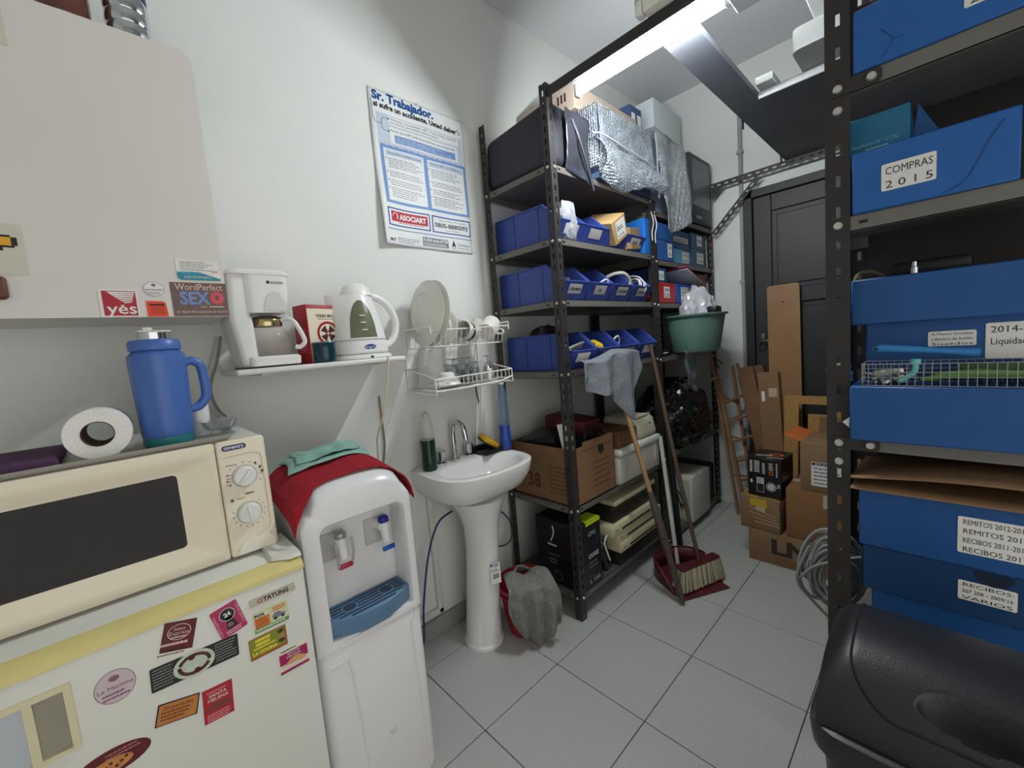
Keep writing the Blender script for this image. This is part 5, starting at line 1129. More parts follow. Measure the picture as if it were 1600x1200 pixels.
# lower row
c = in_bin(0, 1.245)
br = thing('metal_bracket', 'grey metal bracket bars lying in the first lower row bin', 'bracket', (-0.13, c.y, 1.33))
for k in range(4):
    g = G(); g.box((0.012*k-0.02, 0.0, 0.006+0.009*k), (0.020, 0.15, 0.006), 0, 0.001, 1, Matrix.Rotation(R(-8+5*k), 4, 'Z') @ Matrix.Rotation(R(9), 4, 'X')); g.obj('bracket_arm', M('grey bracket metal', (176, 176, 166), 0.4, metal=0.4), br)
c = in_bin(1, 1.245); g = G(); g.lathe([(0.016, 0), (0.030, 0), (0.030, 0.055), (0.016, 0.055), (0.016, 0)], 24, mx=Matrix.Translation((-0.115, c.y-0.02, 1.335)) @ Matrix.Rotation(R(70), 4, 'X')); g.single('yellow_tape', M('yellow tape', (232, 200, 30), 0.4), 'yellow roll of tape in the second lower row bin', 'tape')
c = in_bin(2, 1.245); g = G(); g.tube(smooth_path([(-0.14, c.y-0.06, 1.32), (-0.12, c.y-0.075, 1.37), (-0.11, c.y-0.045, 1.39), (-0.12, c.y-0.02, 1.36), (-0.13, c.y-0.03, 1.32)], 6), 0.005, 8); g.single('white_clip', wc, 'small white wire clip in the third lower row bin', 'clip')
crumple((-0.24, in_bin(3, 0).y, 1.2505), 0.06, 'grey_parts', M('grey parts', (120, 120, 122), 0.5, var=0.2, vs=50), 'grey loose parts in the last lower row bin', 'parts', amp=0.4)
crumple((-0.30, in_bin(0, 0).y-0.01, 1.2505), 0.085, 'black_net_bag', black_plastic, 'black net bag poking over the back of the lower bin', 'bag', amp=0.3, sq=(1.2, 0.9, 1.5))

# ------------------------------------------------------------------ top of the first unit
ZT = 2.181
bag_m = M('black nylon', (44, 46, 54), 0.55, var=0.1, vs=20, bump=0.3, bs=60)
bg = thing('black_nylon_bag', 'large black nylon bag filling the top shelf beside the poster', 'bag', (-0.30, 0.83, ZT))
g = G(); g.b2(-0.530, -0.085, 0.708, 0.985, ZT, 2.468, 0, 0.05, 4)
g.warp(lambda p: (p.x+0.010*nz(p, 7), p.y+0.012*nz(p, 8, 2)*(1 if p.y > 0.75 else 0.2), p.z+(0.012*nz(p, 9, 5) if p.z > 2.25 else 0)-(0.03*max(0, -0.30-p.x)/0.23 if p.z > 2.4 else 0)))
g.obj('bag_body', bag_m, bg, w=True)
def flap(u, v): return (-0.064+0.014*math.sin(v*5+u*3)*v, 0.80+u*0.19+0.03*v*math.sin(u*4), 2.44-v*(0.27+0.05*u))
g = G(); g.sheet(flap, 12, 14); g.warp(lambda p: (p.x+0.012*nz(p, 18), p.y, p.z)); g.obj('loose_flap', M('grey film', (50, 52, 60), 0.25, var=0.2, vs=20), bg, w=True, thick=0.002)
g = G(); g.tube(smooth_path([(-0.06, 0.86, 2.40), (-0.045, 0.88, 2.32), (-0.045, 0.92, 2.22), (-0.045, 0.96, 2.10)], 6), [0.006]*19, 6); g.v = [Vector((p.x, p.y+(p.y-0.9)*0.2, p.z)) for p in g.v]; g.obj('strap', bag_m, bg, w=True)
# cardboard box under the lamp
cb = thing('perforated_carton', 'brown carton with three vent slits lying on the wrapped box under the lamp', 'box', (-0.30, 1.28, 2.536))
g = G(); g.b2(-0.50, -0.140, 0.992, 1.60, 2.536, 2.655, 0, 0.004, 1); g.obj('carton_body', M('warm grey card', (176, 158, 142), 0.8, var=0.06), cb, w=True)
for k in range(3): g = G(); g.b2(-0.245+0.022*k, -0.236+0.022*k, 0.9900, 0.9925, 2.585, 2.625); g.obj('vent_slit', ink, cb, w=True, smooth=False)
# bubble wrap
def bubble(name, rgb, alpha):
    m = bpy.data.materials.new(name); m.use_nodes = True; nt = m.node_tree; b_ = nt.nodes['Principled BSDF']
    b_.inputs['Base Color'].default_value = lin(rgb); b_.inputs['Roughness'].default_value = 0.12; b_.inputs['Coat Weight'].default_value = 1.0; b_.inputs['Coat Roughness'].default_value = 0.05
    tc = nt.nodes.new('ShaderNodeTexCoord'); vo = nt.nodes.new('ShaderNodeTexVoronoi'); vo.inputs['Scale'].default_value = 78; vo.inputs['Randomness'].default_value = 0.35
    nt.links.new(tc.outputs['Object'], vo.inputs['Vector']); bp = nt.nodes.new('ShaderNodeBump'); bp.inputs['Strength'].default_value = 1.0; bp.inputs['Distance'].default_value = 0.03; bp.invert = True
    nt.links.new(vo.outputs['Distance'], bp.inputs['Height']); nt.links.new(bp.outputs['Normal'], b_.inputs['Normal']); nt.links.new(bp.outputs['Normal'], b_.inputs['Coat Normal'])
    rp = nt.nodes.new('ShaderNodeMapRange'); rp.inputs[1].default_value = 0.15; rp.inputs[2].default_value = 0.55; rp.inputs[3].default_value = alpha*0.45; rp.inputs[4].default_value = alpha*1.5
    nt.links.new(vo.outputs['Distance'], rp.inputs[0]); nt.links.new(rp.outputs[0], b_.inputs['Alpha'])
    return m
bub = bubble('bubble wrap film', (190, 200, 208), 0.42)
bb = thing('wrapped_box', 'dark blue box wrapped in bubble wrap hanging over the top shelf edge', 'box', (-0.16, 1.30, ZT))
g = G(); g.b2(-0.30, -0.055, 1.04, 1.57, ZT, 2.515, 0, 0.006, 2); g.obj('inner_box', M('slate blue card', (60, 78, 108), 0.6, var=0.08), bb, w=True)
def wrap(u, v):
    y = 1.022+u*0.566
    if v < 0.35: x, z = -0.30+(v/0.35)*0.264, 2.528
    else: t = (v-0.35)/0.65; x, z = -0.036+0.010*math.sin(t*4+u*5), 2.528-t*0.33
    return (x, y, z)
g = G(); g.sheet(wrap, 26, 26); g.warp(lambda p: (p.x+0.006*nz(p, 14), p.y, p.z+0.005*nz(p, 13, 8))); g.obj('bubble_wrap', bub, bb, w=True, thick=0.002)
g = G(); g.sheet(lambda u, v: (-0.30+u*0.264, 1.020-0.010*math.sin(u*3)*v, 2.528-v*0.30), 12, 14); g.warp(lambda p: (p.x, p.y+0.006*nz(p, 14), p.z+0.005*nz(p, 12))); g.obj('bubble_wrap', bub, bb, w=True, thick=0.002)
def sag(u, v):
    # a bulging lower layer of wrap folded out over the shelf rim
    y = 0.985+u*0.63+0.02*math.sin(v*4); bul = math.sin(v*math.pi*0.78)
    x = -0.045+0.070*bul*(0.75+0.25*math.sin(u*7+1)); z = 2.375-0.035*u-v*(0.20+0.05*math.sin(u*5+0.5))
    return (x, y, z)
g = G(); g.sheet(sag, 34, 22); g.warp(lambda p: (p.x+0.010*nz(p, 15, 2), p.y+0.006*nz(p, 14, 4), p.z+0.010*nz(p, 13, 6))); g.obj('bubble_wrap_fold', bub, bb, w=True, thick=0.002)
g = G(); g.tube(smooth_path([(-0.040, 0.985, 2.372), (-0.026, 1.05, 2.376), (-0.026, 1.30, 2.362), (-0.030, 1.60, 2.342)], 8), 0.0035, 6); g.obj('tape_band', M('shiny tape', (190, 196, 202), 0.12, alpha=0.8, var=0), bb, w=True)
g = G(); g.b2(-0.024, -0.0225, 1.590, 1.606, 2.17, 2.53); g.warp(lambda p: (p.x+0.006*math.sin(p.z*30), p.y, p.z)); g.obj('tape_strip', M('shiny tape', (190, 196, 202), 0.12), bb, w=True)
# hanging sheet of bubble wrap on unit two
def hang(u, v):
    y = 1.63+u*0.40+0.10*v*u-0.14*max(0, v-0.72)*u; z = 2.585-0.03*u-v*(0.60-0.22*u*u)
    return (-0.050+0.020*math.sin(u*9+v*2)*(0.3+v)+0.045*v, y, z)
g = G(); g.sheet(hang, 30, 36); g.sheet(lambda u, v: (-0.40+u*0.352, 1.63+v*0.40, 2.589-0.03*v+0.003*math.sin(u*9)), 10, 12); g.warp(lambda p: (p.x+0.008*nz(p, 10, 3), p.y+0.010*nz(p, 9, 7), p.z))
g.single('bubble_wrap_sheet', bubble('bubble wrap sheet', (200, 208, 212), 0.55), 'loose sheet of bubble wrap hanging down over the second shelf unit', 'bubble wrap', thick=0.002)
g = G(); g.b2(-0.42, -0.085, 1.65, 2.02, 2.127, 2.550, 0, 0.006, 2); g.single('grey_carton', M('blue grey card', (120, 134, 150), 0.7, var=0.05), 'blue grey carton under the hanging bubble wrap sheet', 'box')
# cartons at the back top
g = G(); g.b2(-0.45, -0.21, 1.66, 1.80, 2.60, 2.80, 0, 0.004, 1); wb2 = g.single('navy_carton', M('navy panel', (62, 80, 122), 0.5), 'navy blue carton with two white labels standing on the bubble wrap', 'box')
for y in (1.675, 1.745):
    g = G(); g.rect(y, y+0.042, 2.66, 2.755, 0.0008, 0, FX(-0.2098, 0, 0)); g.obj('label', label_white, wb2, w=True, smooth=False)
g = G(); g.b2(-0.52, -0.25, 2.05, 2.47, 2.60, 2.985, 0, 0.006, 2); g.b2(-0.42, -0.38, 2.2, 2.24, 2.985, 3.005); g.single('printer_carton', M('pale blue white card', (206, 214, 218), 0.6, var=0.03), 'plain pale carton with a small handle on the highest shelf', 'box')
g = G(); g.b2(-0.50, -0.14, 2.10, 2.46, 2.127, 2.598, 0, 0.004, 1); g.single('beige_carton', M('greyish card', (170, 170, 160), 0.7, var=0.05), 'greyish carton behind the old monitor on the top shelf', 'box')
mn = thing('crt_monitor', 'dark grey old monitor facing out on the top shelf by the door', 'monitor', (-0.11, 2.36, 2.127))
mgm = M('dark grey monitor plastic', (62, 64, 70), 0.5, var=0.06)
g = G(); g.b2(-0.135, -0.055, 2.135, 2.500, 2.13, 2.585, 0, 0.014, 3); g.obj('case', mgm, mn, w=True)
g = G(); g.b2(-0.0555, -0.0535, 2.17, 2.465, 2.24, 2.55, 0, 0.0009, 1); g.obj('screen', M('dull screen', (86, 92, 100), 0.25, var=0.05), mn, w=True)
g = G(); g.b2(-0.056, -0.050, 2.22, 2.30, 2.155, 2.175, 0, 0.002, 1); g.obj('button_strip', grey_plastic, mn, w=True)

# ------------------------------------------------------------------ unit two boxes
blue_b = M('bright blue box plastic', (34, 108, 190), 0.4, var=0.04); blue_d = M('petrol blue box', (42, 92, 130), 0.45, var=0.06); blue_l = M('light blue box', (90, 158, 190), 0.45, var=0.06)
def box_thing(name, label, cat, x0, x1, y0, y1, z0, z1, mat, lab=None, lid=0.0, group=None):
    t = thing(name, label, cat, ((x0+x1)/2, (y0+y1)/2, z0), 0, group)
    g = G(); g.b2(x0, x1, y0, y1, z0, z1-lid, 0, 0.004, 1); g.obj('box_body', mat, t, w=True)
    if lid: g = G(); g.b2(x0-0.003, x1+0.003, y0-0.003, y1+0.003, z1-lid, z1, 0, 0.004, 1); g.obj('lid', mat, t, w=True)
    if lab:
        a, b_, c, d, txt = lab; F_ = FX(x1+0.0032, 0, 0); g = G(); g.rect(a, b_, c, d, 0.0006, 0, F_)
        n = len(txt)
        for i, s in enumerate(txt): g.text(s, (d-c)/n*0.72, 1, F_, (a+b_)/2, d-(i+0.8)*(d-c)/n, 0.0007, 'CENTER', width=(b_-a)*0.8)
        g.obj('label', [label_white, ink], t, w=True, smooth=False)
    return t
z4, z3 = 1.8365, 1.5735
box_thing('blue_file_box', 'bright blue file box half behind the middle shelf posts', 'box', -0.50, -0.085, 1.532, 1.602, 1.8595, 2.068, blue_b)
box_thing('blue_file_box', 'blue file box with overhanging lid and white spine label beside the posts', 'box', -0.50, -0.080, 1.662, 1.895, z4, 2.062, M('mid blue box', (40, 92, 160), 0.4, var=0.05), (1.80, 1.86, 1.86, 1.945, ['CAJA', 'CHICA']), 0.10)
box_thing('printed_carton', 'petrol blue printed carton stacked over a grey slot, right of the lidded box', 'box', -0.46, -0.11, 1.915, 2.215, z4+0.105, 2.068, blue_d, (1.96, 2.18, 1.985, 2.020, ['ENCARGOS 2011']))
box_thing('light_blue_box', 'light blue carton with pale label under the petrol blue carton', 'box', -0.46, -0.11, 1.915, 2.215, z4, z4+0.1045, blue_l, (2.08, 2.19, z4+0.015, z4+0.088, ['UTN', 'BS AS']))
box_thing('petrol_box', 'petrol blue box at the far end of the shelf, upper of two', 'box', -0.46, -0.10, 2.225, 2.475, z4+0.125, 2.075, M('slate blue box', (50, 82, 116), 0.45, var=0.08), (2.31, 2.40, z4+0.15, z4+0.22, ['1998']))
box_thing('petrol_box', 'petrol blue box at the far end of the shelf, lower of two', 'box', -0.46, -0.10, 2.225, 2.475, z4, z4+0.1245, M('slate blue box', (50, 82, 116), 0.45, var=0.08), (2.30, 2.42, z4+0.025, z4+0.10, ['FACT', '1999']))
box_thing('red_box', 'red plastic box with white label below the blue boxes', 'box', -0.48, -0.085, 1.662, 1.905, z3, 1.700, M('red box plastic', (190, 30, 40), 0.4, var=0.04), (1.735, 1.815, 1.605, 1.675, ['OPEN', 'CD']))
box_thing('small_blue_box', 'small dark blue box with white label standing on the red box', 'box', -0.42, -0.090, 1.668, 1.800, 1.7005, 1.795, M('navy box', (38, 70, 120), 0.45, var=0.05), (1.69, 1.755, 1.715, 1.772, ['1201']))
box_thing('blue_text_box', 'blue box covered by a large printed white label, right of the red box', 'box', -0.48, -0.085, 1.915, 2.190, z3, 1.700, M('royal blue box', (36, 78, 160), 0.42, var=0.04), (1.98, 2.10, 1.588, 1.680, ['PCI VGA', 'PLACA', 'VIDEO', 'RAM']))
g = G(); g.b2(-0.44, -0.10, 2.205, 2.46, z3, 1.79, 0, 0.004, 1); g.single('brown_case', M('brown case', (108, 76, 60), 0.6, var=0.12), 'brown wooden case at the far end beside the blue labelled box', 'box')
mg = thing('magenta_folder', 'magenta folder leaning across above the blue labelled box', 'folder', (-0.12, 2.08, 1.7005))
g = G(); g.box((0, 0, 0.028), (0.30, 0.28, 0.012), 0, 0.003, 1, Matrix.Translation((-0.06, 0, 0.035)) @ Matrix.Rotation(R(-18), 4, 'X')); g.obj('cover', M('magenta cover', (140, 34, 76), 0.5, var=0.08), mg)
g = G(); g.box((0, 0.01, 0.020), (0.28, 0.26, 0.006), 0, 0.002, 1, Matrix.Translation((-0.05, 0, 0.035)) @ Matrix.Rotation(R(-18), 4, 'X')); g.obj('papers', paper, mg)
# green basin with a bag
bs_ = thing('green_basin', 'sage green plastic basin hung on the second shelf front', 'basin', (0.0, 1.985, 1.2465))
grm = M('sage green plastic', (92, 124, 114), 0.4, var=0.03)
g = G(); rings = []
for z, rx, ry in ((0.0, 0.135, 0.15), (0.012, 0.145, 0.16), (0.12, 0.162, 0.18), (0.225, 0.180, 0.20), (0.230, 0.196, 0.218), (0.240, 0.198, 0.220), (0.242, 0.184, 0.204), (0.225, 0.174, 0.194), (0.02, 0.130, 0.145), (0.016, 0.05, 0.06)):
    rings.append([Vector((rx*math.cos(2*math.pi*k/40), ry*math.sin(2*math.pi*k/40), z)) for k in range(40)])
g.loft(rings); g.xf(Matrix.Translation((0.0, 0, 0.0))); g.obj('bowl', grm, bs_)
def drip(u, v):
    y = 1.80+u*0.13+v*0.10; return (0.005-0.03*v+0.012*math.sin(u*9), y, 1.262-v*0.30*(0.8+0.2*u))
g = G(); g.sheet(drip, 10, 16); g.warp(lambda p: (p.x+0.016*nz(p, 15), p.y+0.010*nz(p, 12, 3), p.z)); g.single('grey_plastic_film', M('grey green film', (96, 108, 108), 0.3, var=0.1), 'grey green plastic film drooping below the green basin', 'film', thick=0.003)
crumple((0.0, 2.03, 1.285), 0.145, 'clear_bag', M('white translucent film', (206, 208, 212), 0.2, var=0.12, vs=30, alpha=0.8), 'crumpled white translucent bag piled in the green basin', 'bag', sub=4, amp=0.17, sq=(0.8, 0.95, 1.5), seed=4.0, sharp=True)
g = G(); g.b2(0.09, 0.15, 1.95, 2.05, 1.478, 1.53, 0, 0.01, 2); g.single('black_charger', black_plastic, 'black charger block at the rim of the green basin', 'charger')
# rubbish bag and junk
crumple((-0.19, 2.02, 0.602), 0.27, 'rubbish_bag', M('shiny black film', (14, 14, 16), 0.2, var=0.05, bump=1.0, bs=28), 'shiny crumpled black rubbish bag under the green basin', 'bag', sub=5, amp=0.11, fs=2.6, sq=(0.85, 1.25, 0.95), seed=9.0, sharp=True)

# small wires
for k, (y, z) in enumerate(((1.590, 1.985), (1.628, 1.975))):
    g = G(); g.tube(smooth_path([(-0.070, y, z+0.12), (-0.060, y+0.006, z+0.06), (-0.064, y-0.010, z), (-0.060, y-0.016, z-0.05)], 5), 0.0028, 6)
    g.single('white_tie', M('white tie', (214, 214, 210), 0.4), ('white cable tie hanging on the middle shelf post, sink side', 'white cable tie hanging on the middle shelf post, door side')[k], 'cable tie', group='white ties on the middle post')
g = G(); g.tube(smooth_path([(XL+0.006, 0.545, 1.205), (XL+0.012, 0.540, 1.17), (XL+0.010, 0.548, 1.12), (XL+0.006, 0.555, 1.10)], 5), 0.003, 6)
g.single('short_black_cable', black_plastic, 'short black cable end on the wall below the dish rack', 'cable')
g = G(); g.b2(-0.30, -0.082, 1.66, 1.80, 1.236, 1.275, 0, 0.004, 1); bxs = g.single('small_black_box', black_plastic, 'flat black box with tiny white print on the shelf left of the basin', 'box')
g = G(); g.lines(1.69, 1.75, 1.262, 1, 0.01, 0.008, 0, FX(-0.0815, 0, 0), 0, 0); g.obj('print', label_white, bxs, w=True, smooth=False)
# ------------------------------------------------------------------ first unit, lower shelves
Z1 = 0.5775; Z0 = 0.1315
bx = thing('open_cardboard_box', 'big open cardboard box full of dark junk behind the sink', 'box', (-0.29, 0.895, Z1))
cbx = M('printed cardboard', (128, 96, 66), 0.8, var=0.08, vs=14)
x0, x1, y0, y1, z0, z1 = -0.505, -0.079, 0.712, 1.065, Z1, 0.865
for nm, (a, b_, c, d) in (('side_panel', (x0, x1, y0, y0+0.005)), ('side_panel', (x0, x1, y1-0.005, y1)), ('end_panel', (x1-0.005, x1, y0, y1)), ('end_panel', (x0, x0+0.005, y0, y1))):
    g = G(); g.b2(a, b_, c, d, z0, z1); g.obj(nm, cbx, bx, w=True, smooth=False)
g = G(); g.b2(x0, x1, y0, y1, z0, z0+0.005); g.obj('bottom_panel', cbx, bx, w=True, smooth=False)
g = G(); g.b2(x1-0.004, x1+0.004, y0+0.08, y1-0.01, z1-0.02, z1+0.02, 0, 0.001, 1, mx=None); g.obj('torn_flap', cbx, bx, w=True, smooth=False)
g = G(); fm = FX(x1+0.0006, 0, 0); g.rect(y0+0.14, y1-0.03, Z1+0.04, Z1+0.215, 0.0004, 0, fm); g.lines(y0+0.16, y1-0.05, Z1+0.19, 5, 0.03, 0.012, 1, fm, 0.0004, 0.3)
g.poly([(y0+0.20, Z1+0.285), (y0+0.25, Z1+0.285), (y0+0.26, Z1+0.235), (y0+0.235, Z1+0.215), (y0+0.21, Z1+0.235)], 0.0006, 2, fm)
g.obj('front_print', [cbx, M('cardboard print', (104, 76, 50), 0.8, var=0), M('hand hole dark', (40, 30, 24), 0.9, var=0)], bx, w=True, smooth=False)
g = G(); fm = FY(0, y0-0.0006, 0); g.lines(-0.24, -0.10, Z1+0.19, 7, 0.022, 0.010, 0, fm, 0, 0.25); g.rect(-0.40, -0.29, Z1+0.03, Z1+0.19, 0.0004, 1, fm); g.text('38', 0.11, 2, fm, -0.395, Z1+0.06, 0.0005, bold=0.002, width=0.09)
g.obj('side_print', [M('cardboard print', (104, 76, 50), 0.8, var=0), M('print patch', (126, 100, 74), 0.8, var=0.05), M('print red brown', (96, 44, 32), 0.8, var=0)], bx, w=True, smooth=False)
def junk(name, label, p, d, rot, mat, cat, r=0.006):
    g = G(); g.box((0, 0, 0), d, 0, r, 2, Matrix.Translation(p) @ Euler([R(a) for a in rot]).to_matrix().to_4x4()); return g.single(name, mat, label, cat)
junk('black_device', 'black device lying over the rim of the open cardboard box, sink side', (-0.36, 0.86, 0.85), (0.22, 0.24, 0.10), (6, -8, 12), black_plastic, 'device')
junk('glossy_device', 'glossy black device at the aisle side of the open cardboard box', (-0.185, 0.93, 0.850), (0.15, 0.24, 0.09), (-7, 10, -8), M('gloss black', (18, 18, 20), 0.1), 'device', 0.015)
junk('dark_red_case', 'dark red case lying at the back of the open cardboard box', (-0.30, 1.00, 0.92), (0.26, 0.16, 0.09), (0, 6, 5), M('dark red case', (84, 24, 34), 0.5), 'case')
g = G(); g.tube(smooth_path([(-0.10, 0.83, 0.83), (-0.11, 0.86, 0.90), (-0.12, 0.92, 0.925), (-0.11, 0.99, 0.92), (-0.10, 1.02, 0.86)], 6), 0.007, 8); g.single('black_cable', black_plastic, 'black cable looping out of the open cardboard box', 'cable')
g = G(); g.box((0, 0, 0), (0.07, 0.004, 0.17), 0, 0.001, 1, Matrix.Translation((-0.135, 0.745, 0.90)) @ Matrix.Rotation(R(-12), 4, 'Y') @ Matrix.Rotation(R(14), 4, 'Z')); g.single('white_sheet', paper, 'bent white sheet sticking up out of the cardboard box beside the post', 'paper')
# white cases
wcase = M('aged white case', (196, 194, 182), 0.5, var=0.06)
tc = thing('white_tool_case', 'aged white flat case on the shelf right of the cardboard box', 'case', (-0.27, 1.29, Z1))
g = G(); g.b2(-0.45, -0.062, 1.085, 1.545, Z1, 0.735, 0, 0.016, 3); g.obj('lower_shell', wcase, tc, w=True)
g = G(); g.b2(-0.45, -0.050, 1.083, 1.547, 0.737, 0.778, 0, 0.016, 3); g.obj('upper_shell', M('white lid', (220, 220, 212), 0.4, var=0.03), tc, w=True)
for y in (1.14, 1.30, 1.48): g = G(); g.b2(-0.064, -0.056, y-0.012, y+0.012, 0.62, 0.72, 0, 0.003, 1); g.obj('rib', wcase, tc, w=True)
tp2 = thing('beige_telephone', 'beige rounded office machine standing on the white case', 'machine', (-0.16, 1.42, 0.7785))
g = G(); g.b2(-0.30, -0.055, 1.32, 1.535, 0.7785, 0.905, 0, 0.035, 4); g.warp(lambda p: (p.x-(p.z-0.78)*0.25, p.y, p.z)); g.obj('shell', M('beige shell', (186, 184, 160), 0.5, var=0.04), tp2, w=True)
g = G(); g.b2(-0.086, -0.0735, 1.44, 1.475, 0.845, 0.862, 0, 0.003, 1); g.obj('badge', black_plastic, tp2, w=True)
g = G(); g.tube([(-0.10, 1.33, 0.905), (-0.09, 1.42, 0.915), (-0.11, 1.52, 0.90)], 0.006, 8); g.obj('trim_cord', M('pale trim', (206, 204, 190), 0.5), tp2, w=True)
g = G(); g.b2(-0.30, -0.07, 1.10, 1.30, 0.7785, 0.87, 0, 0.004, 1); g.single('brown_carton', cardboard_dark, 'dark brown carton on the white case behind the mop stick', 'box')
# black product box on the bottom shelf
pb = thing('black_product_box', 'black product box with yellow green corner on the bottom shelf', 'box', (-0.21, 0.80, Z0))
blk = M('black printed card', (20, 24, 28), 0.3, var=0.08)
g = G(); g.b2(-0.365, -0.080, 0.712, 0.898, Z0, 0.475, 0, 0.003, 1); g.obj('box_body', blk, pb, w=True)
g = G(); g.rect(0.775, 0.897, 0.458, 0.474, 0.0006, 0, FX(-0.0796, 0, 0)); g.rect(-0.16, -0.081, 0.78, 0.896, 0.0006, 0, FZ(0, 0, 0.4752)); g.obj('yellow_corner', M('acid yellow', (196, 214, 40), 0.4, var=0.04), pb, w=True, smooth=False)
g = G(); fm = FX(-0.0796, 0, 0); g.text('CPU', 0.03, 0, fm, 0.79, 0.40, 0, width=0.06); g.text('CORE', 0.030, 0, fm, 0.785, 0.285, 0, width=0.085, bold=0.001); g.lines(0.785, 0.88, 0.265, 2, 0.022, 0.010, 1, fm, 0, 0.3); g.text('L 150', 0.026, 0, fm, 0.785, 0.155, 0, width=0.085)
fm = FY(0, 0.7116, 0); g.tube([Vector((-0.245, 0.445, 0.0005)), Vector((-0.238, 0.42, 0.0005)), Vector((-0.245, 0.39, 0.0005)), Vector((-0.262, 0.36, 0.0005))], 0.004, 5, 0, mx=fm); g.rect(-0.285, -0.225, 0.335, 0.345, 0.0004, 0, fm); g.text('DIRECT', 0.02, 1, fm, -0.285, 0.28, 0, width=0.075); g.lines(-0.28, -0.21, 0.265, 2, 0.018, 0.008, 1, fm, 0, 0.3); g.ring(-0.225, 0.18, 0.028, 0.028, 0.004, 0.0005, 1, fm)
g.obj('print', [M('silver print', (190, 194, 196), 0.4, var=0), M('grey print', (96, 104, 112), 0.5, var=0)], pb, w=True, smooth=False)
g = G(); g.tube(smooth_path([(-0.064, 0.93, 0.36), (-0.060, 0.90, 0.33), (-0.056, 0.915, 0.27), (-0.060, 0.94, 0.22)], 5), 0.005, 6); g.single('white_strap', M('white strap', (206, 206, 200), 0.4), 'short white strap hanging beside the black product box', 'strap')
crumple((-0.17, 0.975, Z0), 0.10, 'black_film', M('black crumpled film', (26, 26, 28), 0.2, var=0.05), 'crumpled black film stuffed between the product box and the beige drives', 'film', sub=3, amp=0.3, sq=(0.7, 0.55, 1.2), sharp=True)
# stack of beige machines
bei = M('aged beige plastic', (206, 198, 160), 0.5, var=0.05); dark_gap = M('dark tray', (30, 28, 26), 0.5)
zz = Z0; heights = ((0.075, 1.05, 1.50, -0.07, dark_gap, 'dark flat machine at the bottom of the beige stack'), (0.060, 1.05, 1.53, -0.062, bei, 'beige drive case, lowest of three in the stack'), (0.062, 1.03, 1.53, -0.066, bei, 'beige drive case, second of three in the stack'), (0.055, 0.97, 1.46, -0.058, bei, 'beige drive case, topmost of three, pulled sideways'))
for hgt, a, b_, xf, mt, lb in heights:
    t = thing('drive_case', lb, 'drive case', (-0.26, (a+b_)/2, zz), 0, 'beige machines stacked on the bottom shelf')
    g = G(); g.b2(-0.42, xf, a, b_, zz, zz+hgt-0.002, 0, 0.005, 2); g.obj('case', mt, t, w=True)
    if mt is bei:
        g = G(); g.b2(xf-0.001, xf+0.0015, a+0.10, b_-0.08, zz+0.012, zz+0.022); g.obj('drive_slot', dark_gap, t, w=True, smooth=False)
        g = G(); g.b2(xf-0.001, xf+0.0015, a+0.03, a+0.06, zz+0.02, zz+0.028); g.obj('button', grey_plastic, t, w=True, smooth=False)
    zz += hgt
t = thing('dark_recorder', 'dark recorder with beige lid resting on the beige stack', 'machine', (-0.26, 1.25, zz))
g = G(); g.b2(-0.42, -0.080, 1.02, 1.50, zz, zz+0.075, 0, 0.005, 2); g.obj('case', dark_gap, t, w=True)
g = G(); g.b2(-0.42, -0.090, 1.06, 1.52, zz+0.076, zz+0.105, 0, 0.006, 2); g.obj('lid', bei, t, w=True)
# pc case on floor under unit two
pc = thing('white_pc_case', 'white computer case with a loose cable standing under the second shelf', 'computer', (-0.20, 2.08, 0.056))
g = G(); g.b2(-0.36, -0.040, 1.935, 2.245, 0.0565, 0.378, 0, 0.006, 2); g.obj('case', M('pc white', (206, 206, 192), 0.45, var=0.05), pc, w=True)
g = G(); g.tube(smooth_path([(-0.17, 1.928, 0.31), (-0.15, 1.922, 0.25), (-0.12, 1.922, 0.19), (-0.10, 1.925, 0.17), (-0.11, 1.922, 0.24), (-0.15, 1.925, 0.28), (-0.11, 1.922, 0.15)], 6), 0.0035, 6); g.obj('cable', black_plastic, pc, w=True)
g = G(); g.b2(-0.345, -0.055, 1.932, 1.9355, 0.075, 0.36); g.obj('rear_plate', M('pc plate', (190, 190, 176), 0.4, var=0.06), pc, w=True)
g = G(); g.b2(-0.42, -0.10, 2.27, 2.50, 0.0565, 0.34, 0, 0.02, 3); g.single('black_case', black_plastic, 'black case in the dark behind the white computer case', 'case')
